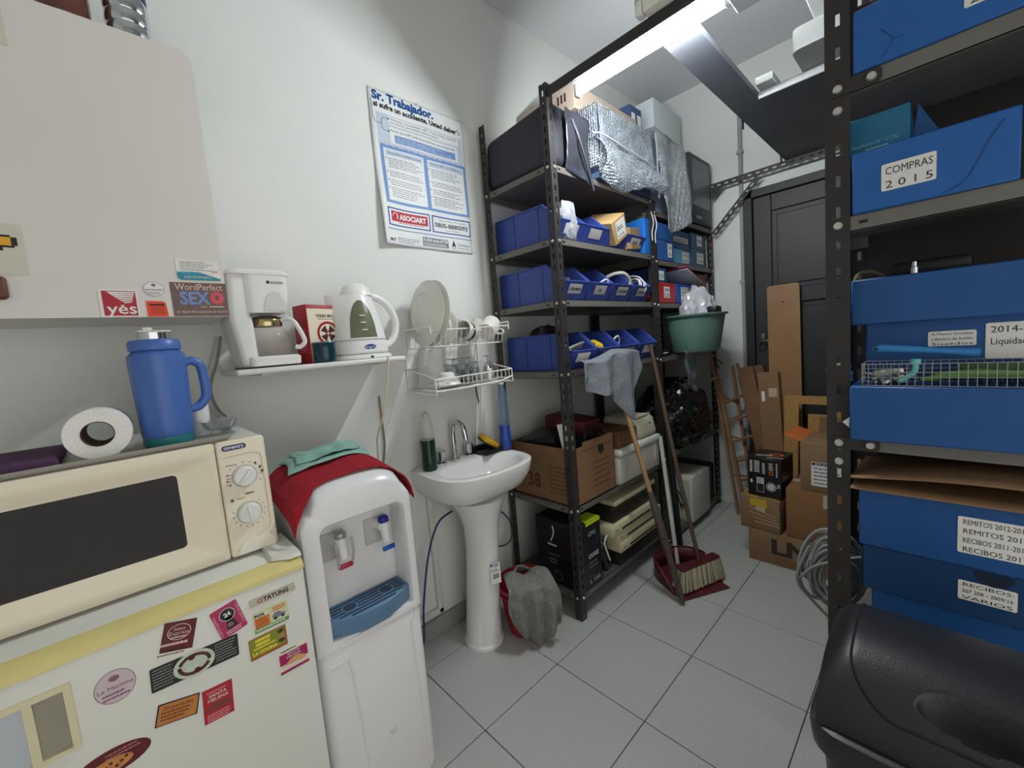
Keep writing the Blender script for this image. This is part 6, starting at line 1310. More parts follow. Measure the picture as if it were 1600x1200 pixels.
# ------------------------------------------------------------------ bucket with rag
bk = thing('red_bucket', 'red plastic bucket with a grey rag beside the sink pedestal', 'bucket', (-0.262, 0.500, 0.0))
rm = M('red bucket plastic', (150, 22, 36), 0.4, var=0.04)
g = G(); g.lathe([(0, 0.004), (0.085, 0.0), (0.092, 0.006), (0.128, 0.225), (0.136, 0.228), (0.138, 0.246), (0.131, 0.248), (0.124, 0.225), (0.088, 0.012), (0, 0.012)], 40); g.obj('pail', rm, bk)
g = G(); g.lathe([(0.129, 0.206), (0.136, 0.208), (0.136, 0.214), (0.130, 0.216)], 40); g.obj('rim_ring', rm, bk)
rag_m = M('grey felt cloth', (150, 150, 146), 0.95, var=0.16, vs=90, bump=0.8, bs=300)
def rag_mat(name, rgb):
    return M(name, rgb, 0.95, var=0.45, vs=190, bump=0.9, bs=300)
def ragb(u, v):
    # hangs over the rim towards the aisle, drawn to a point at its lower right
    w_ = 0.19+0.06*math.sin(min(1, v*1.1)*2.6); y = 0.500+(u-0.5)*w_+0.020*v
    ln = 0.268-0.22*abs(u-0.55)**1.4
    fold = (abs(((u*3.3+0.2+0.25*v) % 1)-0.5)*2-0.5)*0.040*min(1, v*1.6)
    if v < 0.25: t = v/0.25; x = -0.30+t*0.185; z = 0.262+0.045*math.sin(t*2.6)+0.014*math.sin(u*9)
    else: t = (v-0.25)/0.75; x = -0.112+0.020*math.sin(t*2.4)-0.010*t; z = 0.284-t*ln
    return (x+fold, y, max(z, 0.014))
g = G(); g.sheet(ragb, 34, 34, mx=Matrix.Translation((-0.262, 0.500, 0)) @ Matrix.Rotation(R(-30), 4, 'Z') @ Matrix.Translation((0.262, -0.505, 0))); g.warp(lambda p: (p.x+0.009*nz(p, 22), p.y+0.008*nz(p, 20, 3), p.z+(0.006*nz(p, 21, 5) if p.z > 0.03 else 0)))
g.single('grey_rag', rag_mat('grey wet felt', (128, 128, 122)), 'grey felt rag hanging out of the red bucket', 'rag', thick=0.006, sub=1)
def ragt(u, v):
    a = u*2*math.pi*0.85; r_ = 0.045+0.035*v; return (-0.235+r_*math.cos(a)*1.2, 0.495+r_*math.sin(a)*1.3, 0.30-0.055*v+0.016*math.sin(a*2+1))
g = G(); g.sheet(ragt, 26, 8); g.warp(lambda p: (p.x+0.012*nz(p, 20), p.y+0.010*nz(p, 18, 2), p.z+0.008*nz(p, 18, 4)))
g.single('grey_rag', rag_mat('grey wet felt', (132, 132, 126)), 'bunched grey rag heap on top of the red bucket', 'rag', thick=0.008, sub=1)

# ------------------------------------------------------------------ mop stick with cloth
st = thing('mop_stick', 'wooden stick with grey sleeve leaning on the shelf, cloth over its top', 'stick', (0.238, 1.124, 0.0))
a = Vector((0.238, 1.124, 0.014)); b_ = Vector((-0.045, 1.062, 1.205)); d = (b_-a)
g = G(); g.tube([a+d*0.47, b_], 0.0125, 12); g.obj('wooden_handle', M('pale stick wood', (168, 134, 92), 0.6, var=0.12, vs=20), st, w=True)
g = G(); g.tube([a, a+d*0.01, a+d*0.22, a+d*0.24, a+d*0.40, a+d*0.475], [0.012, 0.016, 0.016, 0.021, 0.021, 0.014], 14); g.obj('worn_sleeve', M('worn grey sleeve', (84, 76, 68), 0.6, var=0.15, vs=25), st, w=True)
def lerp_tab(tab, u):
    for (u0_, a_), (u1_, b2_) in zip(tab[:-1], tab[1:]):
        if u <= u1_: t = (u-u0_)/(u1_-u0_); return tuple(p+(q-p)*t for p, q in zip(a_, b2_))
    return tab[-1][1]
low = [(0.0, (0.715, 1.150)), (0.16, (0.775, 1.140)), (0.30, (0.870, 1.105)), (0.42, (0.935, 1.125)), (0.55, (1.010, 1.045)), (0.70, (1.090, 0.950)), (0.82, (1.155, 1.030)), (0.92, (1.205, 1.105)), (1.0, (1.250, 1.210))]
def mop(u, v):
    ty, tz = 0.735+u*0.505, 1.285+0.022*u-0.012*math.sin(u*7)
    by, bz = lerp_tab(low, u)
    if v < 0.12: t = v/0.12; return (-0.052+0.050*t, ty, tz+0.010-0.010*t*t)
    t = (v-0.12)/0.88
    fold = (abs(((u*2.6+0.15) % 1)-0.5)*2-0.5)*0.060*(0.35+0.65*t)
    return (0.000+fold+0.010*t, ty+(by-ty)*t, tz+(bz-tz)*t)
g = G(); g.sheet(mop, 40, 26); g.warp(lambda p: (p.x+0.006*nz(p, 16), p.y+0.006*nz(p, 18, 3), p.z+0.005*nz(p, 14, 2)))
g.single('floor_cloth', rag_mat('blue grey felt', (124, 130, 136)), 'large blue grey floor cloth hanging over the lower bin row', 'cloth', thick=0.005, sub=1)
# ------------------------------------------------------------------ dustpan and broom
dp = thing('dustpan', 'dark red dustpan standing on the floor tiles holding the broom', 'dustpan', (0.145, 1.36, 0.0))
dm = M('maroon dustpan plastic', (86, 32, 42), 0.4, var=0.05)
th_ = R(-38)  # opening direction
mxd = Matrix.Translation((0.142, 1.360, 0)) @ Matrix.Rotation(R(-28), 4, 'Z')
# local: opening towards +X, width along Y
out = [(0.178, -0.150), (0.178, 0.150)]+[(-0.02, 0.150)]+[(-0.02-0.125*math.sin(R(k*15)), 0.150*math.cos(R(k*15))) for k in range(1, 12)]+[(-0.02, -0.150)]
g = G(); g.poly(out, 0.004, 0, mxd, 0.001); g.obj('pan_floor', dm, dp, w=True)
rim = [(0.115, 0.150), (0.05, 0.150), (-0.02, 0.150)]+[(-0.02-0.125*math.sin(R(k*15)), 0.150*math.cos(R(k*15))) for k in range(1, 12)]+[(-0.02, -0.150), (0.05, -0.150), (0.115, -0.150)]
def hgt(p): return 0.012+0.095*min(1, max(0, (0.115-p[0])/0.13))
g = G(); n = len(rim)
vs = [Vector((p[0], p[1], 0.003)) for p in rim]+[Vector((p[0]*1.04, p[1]*1.04, hgt(p))) for p in rim]
g.add(vs, [(i, i+1, n+i+1, n+i) for i in range(n-1)], 0, mxd); g.obj('pan_wall', dm, dp, w=True, thick=0.004)
g = G(); g.tube([mxd @ Vector((p[0]*1.04, p[1]*1.04, hgt(p))) for p in rim], 0.005, 8); g.obj('pan_rim', dm, dp, w=True)
br_ = thing('broom', 'broom with pale bristles and dark pole standing in the dustpan', 'broom', (0.255, 1.34, 0.0))
mxb = Matrix.Translation((0.232, 1.345, 0.0)) @ Matrix.Rotation(R(-20), 4, 'Z')
g = G(); g.b2(-0.026, 0.026, -0.138, 0.138, 0.122, 0.140, 0, 0.007, 3, mx=mxb); g.obj('head_block', M('maroon broom block', (82, 28, 38), 0.35, var=0.05), br_, w=True)
bri = M('pale bristles', (196, 186, 158), 0.8, var=0.12, vs=40); bri2 = M('grey bristles', (130, 120, 100), 0.8, var=0.12, vs=40)
g = G(); k2 = 0
for i in range(64):
    for j in range(7):
        x = -0.026+j*0.0087; y = -0.134+i*0.00425+random.uniform(-0.001, 0.001)
        dx = (j-3)*0.005+random.uniform(-0.005, 0.005); dy = (i-32)*0.0006+random.uniform(-0.006, 0.006)
        g.cyl((x, y, 0.124), (x+dx, y+dy, 0.014+random.uniform(0, 0.008)), 0.0024, 0.0030, n=4, m=(0 if random.random() < 0.75 else 1), mx=mxb)
bo = g.obj('bristles', [bri, bri2], br_, w=True); bo['kind'] = 'stuff'
g = G(); g.cyl(mxb @ Vector((0, 0, 0.14)), mxb @ Vector((0, 0, 0.14))+Vector((-0.012, 0.004, 0.06)), 0.018, 0.015, n=14); g.obj('socket', M('maroon broom block', (82, 28, 38), 0.35, var=0.05), br_, w=True)
g = G(); g.tube([mxb @ Vector((0, 0, 0.16)), (0.12, 1.37, 0.65), (-0.028, 1.425, 1.325)], 0.0115, 12); g.obj('pole', M('dark brown pole', (86, 70, 60), 0.35, var=0.1), br_, w=True)
# white and dark poles near the middle post
g = G(); g.tube([(0.052, 1.475, 0.004), (-0.050, 1.532, 0.76)], 0.0125, 12); g.single('white_pole', M('white tube', (214, 214, 208), 0.4), 'short white plastic tube leaning by the middle shelf post', 'tube')
g = G(); g.tube([(0.02, 1.60, 0.01), (-0.04, 1.60, 0.8)], 0.018, 10); g.single('dark_pole', black_plastic, 'thick black tube standing at the middle shelf post', 'tube')
# ------------------------------------------------------------------ ladder and leaning boards
ldr = thing('wooden_ladder', 'old wooden step ladder folded and leaning near the door', 'ladder', (0.10, 2.35, 0.0))
lw_ = M('old pale wood', (146, 110, 76), 0.65, var=0.16, vs=18)
rails = (((0.105, 2.38, 0.005), (-0.010, 2.26, 1.22)), ((0.165, 2.37, 0.005), (0.020, 2.28, 1.06)), ((0.195, 2.46, 0.005), (0.075, 2.44, 1.10)), ((0.30, 2.50, 0.005), (0.105, 2.44, 1.12)))
for (p, q), wd_ in zip(rails, (0.010, 0.012, 0.010, 0.010)):
    g = G(); p, q = Vector(p), Vector(q); g.tube([p, q], wd_*1.25, 4); g.obj('rail', lw_, ldr, w=True, smooth=False)
for k in range(6):
    t = 0.12+0.135*k; p = Vector(rails[1][0]).lerp(Vector(rails[1][1]), t); q = Vector(rails[3][0]).lerp(Vector(rails[3][1]), t)
    g = G(); g.tube([p, q], 0.011, 4); g.v = [Vector((a_.x, a_.y, a_.z)) for a_ in g.v]; g.obj('rung', lw_, ldr, w=True, smooth=False)
for k in range(3):
    t = 0.25+0.25*k; p = Vector(rails[0][0]).lerp(Vector(rails[0][1]), t); q = Vector(rails[2][0]).lerp(Vector(rails[2][1]), t)
    g = G(); g.tube([p, q], 0.009, 4); g.obj('rung', lw_, ldr, w=True, smooth=False)
g = G(); g.tube(smooth_path([(-0.02, 2.255, 1.02), (0.02, 2.27, 1.035), (0.045, 2.29, 1.02), (0.02, 2.31, 1.005), (-0.02, 2.30, 1.015)], 5), 0.009, 8); g.obj('rope_tie', M('rope', (176, 140, 100), 0.9, var=0.1), ldr, w=True)
g = G(); g.tube([(0.03, 2.295, 1.10), (0.01, 2.285, 1.18), (0.045, 2.33, 1.13)], 0.005, 6); g.obj('hinge_strap', dark_steel, ldr, w=True)
def slab(name, label, p, q, wd_, th, mat, cat, face=(0, -1, 0), roll_=0.0, top_r=0.0):
    """board from base centre p to top centre q, width wd_, thickness th, broad side to -Y"""
    p, q = Vector(p), Vector(q); zax = (q-p).normalized(); y_ = Vector(face); y_ = (y_-zax*y_.dot(zax)).normalized(); x_ = zax.cross(y_)*1.0
    mx = Matrix((x_, -y_, zax)).transposed().to_4x4(); mx.translation = p
    L = (q-p).length; t = thing(name, label, cat, p)
    g = G()
    if top_r: g.poly([(-wd_/2, 0), (wd_/2, 0)]+arc(wd_/2-top_r, L-top_r, top_r, 0, 90, 4)+arc(-wd_/2+top_r, L-top_r, top_r, 90, 180, 4), th, 0, mx @ Matrix(((1, 0, 0, 0), (0, 0, 1, -th/2), (0, 1, 0, 0), (0, 0, 0, 1))))
    else: g.b2(-wd_/2, wd_/2, -th/2, th/2, 0, L, 0, 0.003, 1, mx=mx)
    return t, g, mx, L
t, g, mx, L = slab('long_carton', 'long narrow brown carton leaning right behind the ladder', (0.345, 2.48, 0.01), (0.155, 2.46, 1.09), 0.10, 0.05, cardboard_dark, 'box'); g.obj('carton_body', M('aged cardboard', (128, 96, 66), 0.8, var=0.12), t, w=True)
g = G(); g.b2(-0.05, 0.05, -0.028, -0.0255, 0.5, 0.52, mx=mx); g.obj('seam', cardboard_dark, t, w=True)
t, g, mx, L = slab('long_carton', 'second long brown carton, darker, leaning against the door jamb', (0.435, 2.50, 0.01), (0.225, 2.51, 1.10), 0.06, 0.05, cardboard_dark, 'box'); g.obj('carton_body', cardboard_dark, t, w=True)
t, g, mx, L = slab('tall_carton', 'upright brown carton with white sticker and shiny tape in front of the plank', (0.362, 2.40, 0.005), (0.305, 2.44, 1.055), 0.125, 0.055, cardboard, 'box'); g.obj('carton_body', M('mid cardboard', (142, 108, 74), 0.8, var=0.07), t, w=True)
g = G(); g.b2(-0.045, -0.025, -0.0290, -0.0278, L-0.20, L-0.13, 0, mx=mx); g.obj('sticker', label_white, t, w=True, smooth=False)
g = G(); g.b2(-0.045+0.045, 0.05, -0.0290, -0.0278, L-0.17, L-0.11, 0, mx=mx); g.obj('tape', M('shiny clear tape', (196, 178, 150), 0.12, coat=0.5), t, w=True, smooth=False)
t, g, mx, L = slab('wood_plank', 'smooth brown plank with rounded top standing against the black door', (0.41, 2.45, 0.005), (0.385, 2.505, 1.645), 0.188, 0.018, wood, 'plank', top_r=0.02)
wm = M('veneer plank', (150, 112, 74), 0.5, var=0.08, vs=6); g.obj('board', wm, t, w=True)
g = G(); g.cyl(mx @ Vector((0, -0.0092, L-0.12)), mx @ Vector((0, -0.0105, L-0.12)), 0.006, n=10); g.obj('hole', ink, t, w=True)
osb = thing('chipboard_frame', 'yellowish chipboard frame with cut out leaning behind the boxes', 'board', (0.58, 2.30, 0.0))
om = M('chipboard', (170, 130, 74), 0.8, var=0.16, vs=60)
mxo = Matrix.Translation((0.42, 2.26, 0)) @ Matrix.Rotation(R(-6), 4, 'X') @ FY(0, 0, 0)
for a_, b2_, c_, d_ in ((0, 0.08, 0, 0.915), (0.08, 0.30, 0.862, 0.915), (0.13, 0.24, 0, 0.80), (0.24, 0.30, 0, 0.86), (0.30, 0.34, 0.86, 0.90)):
    g = G(); g.rect(a_, b2_, c_, d_, 0.016, 0, mxo); g.obj('board_piece', om, osb, w=True)
# ------------------------------------------------------------------ carton pile by the door
def carton(name, label, x0, x1, y0, y1, z0, z1, mat, rz=0.0, tape=None):
    c = ((x0+x1)/2, (y0+y1)/2, z0); t = thing(name, label, 'box', c, rz)
    dx, dy, dz = x1-x0, y1-y0, z1-z0
    g = G(); g.box((0, 0, dz/2), (dx, dy, dz), 0, 0.004, 2); g.obj('carton_body', mat, t)
    g = G(); g.b2(-dx/2+0.002, dx/2-0.002, -0.0015, 0.0015, dz-0.0005, dz+0.0006); g.obj('flap_seam', cardboard_dark, t, smooth=False)
    if tape: g = G(); g.b2(-dx/2-0.0005, dx/2+0.0005, -0.025, 0.025, dz, dz+0.0012); g.b2(-0.02, 0.03, -dy/2-0.001, -dy/2, dz-0.08, dz-0.01); g.obj('tape', tape, t, smooth=False)
    return t, dx, dy, dz
ctape = M('shiny clear tape', (196, 178, 150), 0.12, coat=0.5)
t, dx, dy, dz = carton('ln_carton', 'brown carton printed LN at the bottom of the pile on the floor', 0.349, 0.80, 1.79, 2.12, 0.001, 0.187, cardboard, R(0.5))
g = G(); f_ = FY(0, -dy/2-0.0006, 0); g.text('LN', 0.120, 0, f_, -0.112, 0.070, 0, width=0.185, bold=0.005); g.lines(-0.09, 0.14, 0.050, 2, 0.022, 0.012, 1, f_, 0, 0.3); g.obj('print', [M('dark carton print', (58, 46, 36), 0.8, var=0), M('pale carton print', (118, 88, 60), 0.8, var=0)], t, smooth=False)
t, dx, dy, dz = carton('taped_carton', 'small carton with yellow labels and shiny tape on the printed carton', 0.312, 0.522, 1.795, 2.03, 0.1885, 0.385, cardboard, R(-4), ctape)
ym = M('yellow sticker', (196, 168, 44), 0.5, var=0.12, vs=50)
g = G(); g.b2(-0.07, -0.01, -0.11, -0.03, dz+0.0012, dz+0.0022); g.b2(0.01, 0.085, -0.10, 0.0, dz+0.0012, dz+0.0022); g.rect(-0.05, 0.04, dz-0.055, dz-0.008, 0.0006, 0, FY(0, -dy/2-0.0008, 0)); g.obj('yellow_label', ym, t, smooth=False)
g = G()
for k in range(4): g.rect(-0.09+0.02*k, 0.06+0.015*k, 0.11-0.022*k, 0.118-0.022*k, 0.0008, 0, FY(0, -dy/2-0.0006, 0) @ Matrix.Rotation(R(-14+4*k), 4, 'Z'))
g.obj('tape_strip', M('glossy stretch film', (176, 150, 118), 0.1, coat=0.8), t, smooth=False)
t, dx, dy, dz = carton('brown_carton', 'plain brown carton in the middle of the pile beside the taped one', 0.541, 0.92, 1.80, 2.12, 0.1885, 0.472, M('mid brown card', (136, 98, 62), 0.75, var=0.06), 0, ctape)
t, dx, dy, dz = carton('open_carton', 'open topped carton with a white shipping label on top of the pile', 0.609, 0.94, 1.805, 2.10, 0.4735, 0.736, cardboard, 0)
g = G(); f_ = FY(0, -dy/2-0.0006, 0); g.rect(-0.115, 0.055, 0.035, 0.165, 0.0006, 0, f_); g.rect(-0.112, 0.052, 0.148, 0.162, 0.0004, 1, f_, 0.0006); g.text('ENVIO', 0.012, 0, f_, -0.10, 0.150, 0.0011, width=0.10); g.lines(-0.105, 0.045, 0.135, 5, 0.020, 0.008, 2, f_, 0.0006, 0.4); g.obj('shipping_label', [label_white, ink, M('label grey ink', (130, 130, 126), 0.6, var=0)], t, smooth=False)
g = G(); g.box((0, 0, 0), (0.004, 0.28, 0.10), 0, 0.001, 1, Matrix.Translation((-0.205, 0.05, dz+0.005)) @ Matrix.Rotation(R(-70), 4, 'Y')); g.obj('orange_flap', M('orange card', (206, 110, 52), 0.7, var=0.05), t)
g = G(); g.box((0, 0, 0), (0.30, 0.004, 0.10), 0, 0.001, 1, Matrix.Translation((0.02, 0.16, dz+0.04)) @ Matrix.Rotation(R(-20), 4, 'X')); g.obj('open_flap', cardboard_dark, t)
# black printed carton
t = thing('black_carton', 'black printed carton with orange logo standing on the small taped carton', 'box', (0.438, 1.915, 0.3855), R(-3))
blk2 = M('black glossy card', (22, 21, 24), 0.32, var=0.06)
g = G(); g.b2(-0.088, 0.088, -0.10, 0.11, 0.0025, 0.232, 0, 0.003, 1); g.obj('carton_body', blk2, t)
f_ = FY(0, -0.1006, 0); wv = M('print white', (204, 200, 194), 0.5, var=0); orp = M('print orange', (206, 108, 44), 0.5, var=0)
g = G(); g.lines(-0.075, -0.062, 0.215, 1, 0.06, 0.07, 0, f_, 0, 0); g.lines(-0.052, -0.022, 0.215, 6, 0.012, 0.008, 0, f_, 0, 0.1); g.lines(-0.010, 0.005, 0.205, 6, 0.011, 0.008, 0, f_, 0, 0.1); g.ring(0.036, 0.150, 0.012, 0.012, 0.005, 0.0006, 1, f_); g.lines(0.024, 0.048, 0.21, 4, 0.012, 0.007, 0, f_, 0, 0.2)
for k in range(7): g.rect(0.060, 0.068, 0.205-k*0.012, 0.213-k*0.012, 0.0004, 0, f_)
g.rect(-0.040, -0.002, 0.030, 0.118, 0.0004, 0, f_); g.rect(-0.038, -0.004, 0.032, 0.080, 0.0004, 2, f_, 0.0003); g.text('XT', 0.018, 2, f_, -0.034, 0.098, 0.0005); g.text('30', 0.018, 2, f_, -0.034, 0.083, 0.0005)
g.ring(0.035, 0.070, 0.026, 0.026, 0.003, 0.0006, 0, f_); g.ell(0.035, 0.070, 0.019, 0.019, 0.0005, 0, f_); g.ell(-0.068, 0.09, 0.007, 0.012, 0.0004, 0, f_); g.lines(0.066, 0.08, 0.09, 2, 0.012, 0.008, 0, f_, 0, 0)
g.obj('front_print', [wv, orp, ink], t, smooth=False)
fz = FZ(0, 0, 0.2322); g = G(); g.ring(0.030, 0.010, 0.038, 0.030, 0.012, 0.0006, 1, fz); m2 = fz @ Matrix.Rotation(R(14), 4, 'Z'); g.text('NOXO', 0.040, 0, m2, -0.068, -0.036, 0.0008, width=0.085, bold=0.001); g.lines(-0.01, 0.07, -0.060, 1, 0.02, 0.010, 0, m2, 0, 0); g.obj('top_print', [wv, orp], t, smooth=False)
# small pale tub on the floor
tb_ = thing('pale_tub', 'pale translucent plastic tub on the floor behind the cable coil', 'tub', (0.86, 1.36, 0))
g = G(); g.lathe([(0, 0.001), (0.065, 0.0), (0.072, 0.15), (0.077, 0.155), (0.077, 0.165), (0.070, 0.165), (0.063, 0.006), (0, 0.006)], 28); g.obj('tub_wall', M('pale tub plastic', (196, 196, 176), 0.35, var=0.03), tb_)

t, dx, dy, dz = carton('yellow_taped_carton', 'brown carton with yellow tape behind the right shelf post', 0.955, 1.22, 1.82, 2.10, 0.001, 0.42, cardboard, 0, ym)
# ------------------------------------------------------------------ right hand shelf unit
YR, XU0 = 0.680, 0.907
ru = thing('metal_shelf_unit', 'dark metal shelf unit at the right holding the blue archive boxes', 'shelf', (1.40, 0.90, 0))
UW = 0.052
def rpost(x, y, sx, sy):
    g = G(); flange(g, (x, y, 0), (x, y, 2.52), (sx, 0, 0), UW, 0.0025, 0.082, 0.030, 0.010); flange(g, (x, y, 0), (x, y, 2.52), (0, sy, 0), UW, 0.0025, 0.082, 0.030, 0.010); g.obj('post', dark_steel, ru, w=True, smooth=False)
XU1, YR1 = 1.86, 1.10
rpost(XU0, YR, 1, 1); rpost(XU1, YR, -1, 1); rpost(XU0, YR1, 1, -1); rpost(XU1, YR1, -1, -1)
ZR = (2.019, 1.664, 1.053, 0.47, 0.08)
for zi, z in enumerate(ZR):
    shelf_panel(ru, XU0+0.004, XU1-0.004, YR+0.003, YR1-0.003, z, 0.040, mat=M('grey shelf enamel', (112, 110, 104), 0.45, var=0.1, vs=12))
    if zi == 1: bolt(ru, (XU0+0.026, YR-0.0025, z-0.020), '-y').scale = (1.5, 1.5, 1.2); continue
    g = G(); g.poly(rrect(XU0+0.010, XU0+0.115, z-0.038, z-0.002, 0.010, 3), 0.0025, 0, FY(0, YR-0.0006, 0)); g.obj('gusset_plate', dark_steel, ru, w=True)
    for dx, dz in ((0.026, -0.020), (0.095, -0.020), (0.026, -0.075)): 
        bo = bolt(ru, (XU0+dx, YR-0.003 if dx > 0.05 else YR-0.0025, z+dz), '-y'); bo.scale = (1.5, 1.5, 1.2)
g = G(); g.b2(XU0+0.05, XU1-0.05, YR1-0.006, YR1-0.004, 0.08, 2.40); g.obj('dark_backing', dark_steel, ru, w=True)  # dark sheet added behind the boxes so the gaps between shelves stay dark
# ------------------------------------------------------------------ archive boxes
pp = M('blue corrugated plastic', (34, 96, 168), 0.42, var=0.05, vs=20); pp2 = M('deep blue corrugated plastic', (28, 80, 140), 0.45, var=0.05, vs=20); teal_p = M('teal card', (36, 112, 150), 0.5, var=0.06)
pen = M('pen ink', (52, 52, 58), 0.6, var=0)
def abox(label, x0, x1, y0, y1, z0, z1, mat, lid=0.0, lidout=0.006, seam=True):
    t = thing('archive_box', label, 'box', ((x0+x1)/2, (y0+y1)/2, z0), 0, 'blue archive boxes on the right hand shelf')
    g = G(); g.b2(x0, x1, y0, y1, z0, z1-lid*0.5, 0, 0.003, 1); g.obj('box_body', mat, t, w=True)
    if lid: g = G(); g.b2(x0-lidout, x1+lidout, y0-lidout, y1, z1-lid, z1, 0, 0.003, 1); g.obj('lid', mat, t, w=True)
    return t
def lab(t, x0, x1, z0, z1, y, rows_, size=None, mats=None, tilt=0.0):
    f_ = FY((x0+x1)/2, y, (z0+z1)/2) @ Matrix.Rotation(R(tilt), 4, 'Z'); w_, h_ = x1-x0, z1-z0
    g = G(); g.rect(-w_/2, w_/2, -h_/2, h_/2, 0.0006, 0, f_, r=0.004)
    n = len(rows_)
    for i, s in enumerate(rows_):
        g.text(s, size or h_/n*0.78, 1, f_, -w_/2+w_*0.07, h_/2-(i+0.82)*h_/n, 0.0007, width=w_*0.86 if size is None else None)
    g.obj('label', [label_white, pen], t, w=True, smooth=False)
t = abox('blue archive box on the highest visible right shelf, cut by the picture edge', 0.965, 1.36, YR-0.004, 1.05, 2.0195, 2.17, pp)
lab(t, 1.160, 1.25, 2.062, 2.12, YR-0.0046, ['VENTAS', '2016'])
g = G(); g.tube([(1.02, YR-0.005, 2.10), (1.045, YR-0.005, 2.065), (1.06, YR-0.005, 2.066)], 0.0012, 5); g.tube([(1.045, YR-0.005, 2.066), (1.02, YR-0.005, 2.03)], 0.0012, 5); g.obj('crease', pp2, t, w=True)
t = abox('blue open archive box labelled COMPRAS 2015', 0.963, 1.250, YR-0.006, 1.04, 1.6645, 1.820, pp)
lab(t, 1.022, 1.121, 1.706, 1.772, YR-0.0066, ['COMPRAS', '2 0 1 5'])
g = G(); g.tube(smooth_path([(1.225, YR-0.007, 1.80), (1.20, YR-0.007, 1.755), (1.17, YR-0.007, 1.69), (1.13, YR-0.007, 1.668)], 6), 0.0014, 5); g.obj('flap_crease', pp2, t, w=True)
t = thing('teal_carton', 'teal printed carton standing up behind the COMPRAS box', 'box', (1.0, 0.80, 1.8205))
g = G(); g.b2(0.945, 1.072, 0.735, 0.90, 1.8205, 1.925, 0, 0.002, 1); g.obj('carton_body', teal_p, t, w=True)
g = G(); f_ = FY(0, 0.7344, 0); g.text('Resolución N° 17 DC', 0.013, 0, f_, 0.955, 1.848, 0, width=0.095, shear=0.2); g.lines(0.985, 1.04, 1.840, 1, 0.01, 0.005, 0, f_, 0, 0.2); g.obj('print', M('pale teal print', (150, 196, 210), 0.5, var=0), t, w=True, smooth=False)
g = G(); g.poly([(0, 0), (0.06, 0), (0.012, 0.10)], 0.003, 0, FY(1.074, 0.76, 1.8205)); g.obj('side_flap', pp2, t, w=True)
# the stack on the middle shelf
t = abox('low blue archive box under the wire basket on the middle right shelf', 0.962, 1.42, 0.640, 1.06, 1.0535, 1.203, pp2)
g = G(); g.poly([(0.95, 1.07), (0.962, 1.07), (0.962, 1.203), (0.956, 1.19)], 0.055, 0, FY(0, 0.76, 0)); g.obj('bent_flap', pp, t, w=True)
g = G(); g.poly([(0.945, 1.10), (0.96, 1.115), (0.96, 1.085)], 0.004, 0, FY(0, 0.655, 0)); g.obj('white_tag', paper, t, w=True)
t = abox('blue archive box with deep lid above the wire basket', 0.984, 1.42, 0.765, 1.09, 1.2035, 1.494, pp2, 0.127, 0.030)
lab(t, 1.110, 1.196, 1.297, 1.336, 0.7644, ['A Planes Sociales', 'y Recibos de Sueldo', 'Sueldos'])
lab(t, 1.211, 1.32, 1.262, 1.350, 0.7644, ['2014-2015', 'Liquidaciones', ' '])
g = G(); g.poly([(0.936, 1.385), (0.948, 1.37), (0.948, 1.485)], 0.10, 0, FY(0, 0.86, 0)); g.obj('bent_flap', pp, t, w=True)
g = G(); g.b2(0.93, 0.945, 0.77, 0.80, 1.39, 1.43, 0, 0.003, 1); g.obj('white_corner', paper, t, w=True)
for (x, z) in ((0.99, 1.494), (1.06, 1.494)): pass
g = G(); g.tube(smooth_path([(0.955, 0.78, 1.497), (0.965, 0.785, 1.515), (0.99, 0.79, 1.518), (1.01, 0.795, 1.507), (1.02, 0.80, 1.500)], 5), 0.004, 6); g.single('bent_wire', M('brass wire', (160, 140, 100), 0.3, metal=0.8), 'bent brass wire lying on the lid of the deep blue box', 'wire')
g = G(); g.b2(1.03, 1.19, 0.85, 1.00, 1.495, 1.535, 0, 0.01, 2); g.single('black_gadget', black_plastic, 'black gadget in the shade on the deep lid of the blue box', 'device')
g = G(); g.lathe([(0, 0), (0.009, 0), (0.009, 0.02), (0.006, 0.022), (0.006, 0.035), (0, 0.035)], 14); g.xf(Matrix.Translation((1.08, 0.83, 1.4955))); g.single('steel_plug', chrome, 'small steel plug standing before the black gadget', 'plug')
# wire basket with tools
wk = thing('wire_basket', 'grey wire mesh basket of tools standing on the low blue box', 'basket', (1.18, 0.70, 1.2035))
wm_ = M('zinc wire', (168, 168, 160), 0.35, metal=0.6, var=0.03)
bx0, bx1, by0, by1, bz0, bz1 = 0.985, 1.42, 0.650, 0.755, 1.205, 1.262
g = G()
for z in (bz0, bz0+0.022, bz0+0.035, bz1): g.tube([(bx0, by0, z), (bx1, by0, z), (bx1, by1, z), (bx0, by1, z)], 0.0012, 5, closed=True)
for k in range(30):
    x = bx0+(bx1-bx0)*k/29
    for y in (by0, by1): g.tube([(x, y, bz0), (x, y, bz1)], 0.0009, 4)
    g.tube([(x, by0, bz0), (x, by1, bz0)], 0.0009, 4)
for k in range(8):
    y = by0+(by1-by0)*k/7
    for x in (bx0, bx1): g.tube([(x, y, bz0), (x, y, bz1)], 0.0009, 4)
g.obj('wire_mesh', wm_, wk, w=True)
tl = thing('blue_brush', 'pale blue plastic handle lying across the top of the wire basket', 'brush', (1.09, 0.70, 1.27))
g = G(); g.tube([(1.005, 0.69, 1.300), (1.02, 0.69, 1.302), (1.06, 0.693, 1.298), (1.13, 0.70, 1.290), (1.20, 0.705, 1.282)], [0.005, 0.0115, 0.010, 0.008, 0.011], 12); g.obj('handle', M('light blue handle', (54, 130, 190), 0.35, var=0.03), tl, w=True)
g = G(); g.cyl((1.012, 0.677, 1.301), (1.012, 0.682, 1.301), 0.004, n=8); g.obj('hanging_hole', ink, tl, w=True)
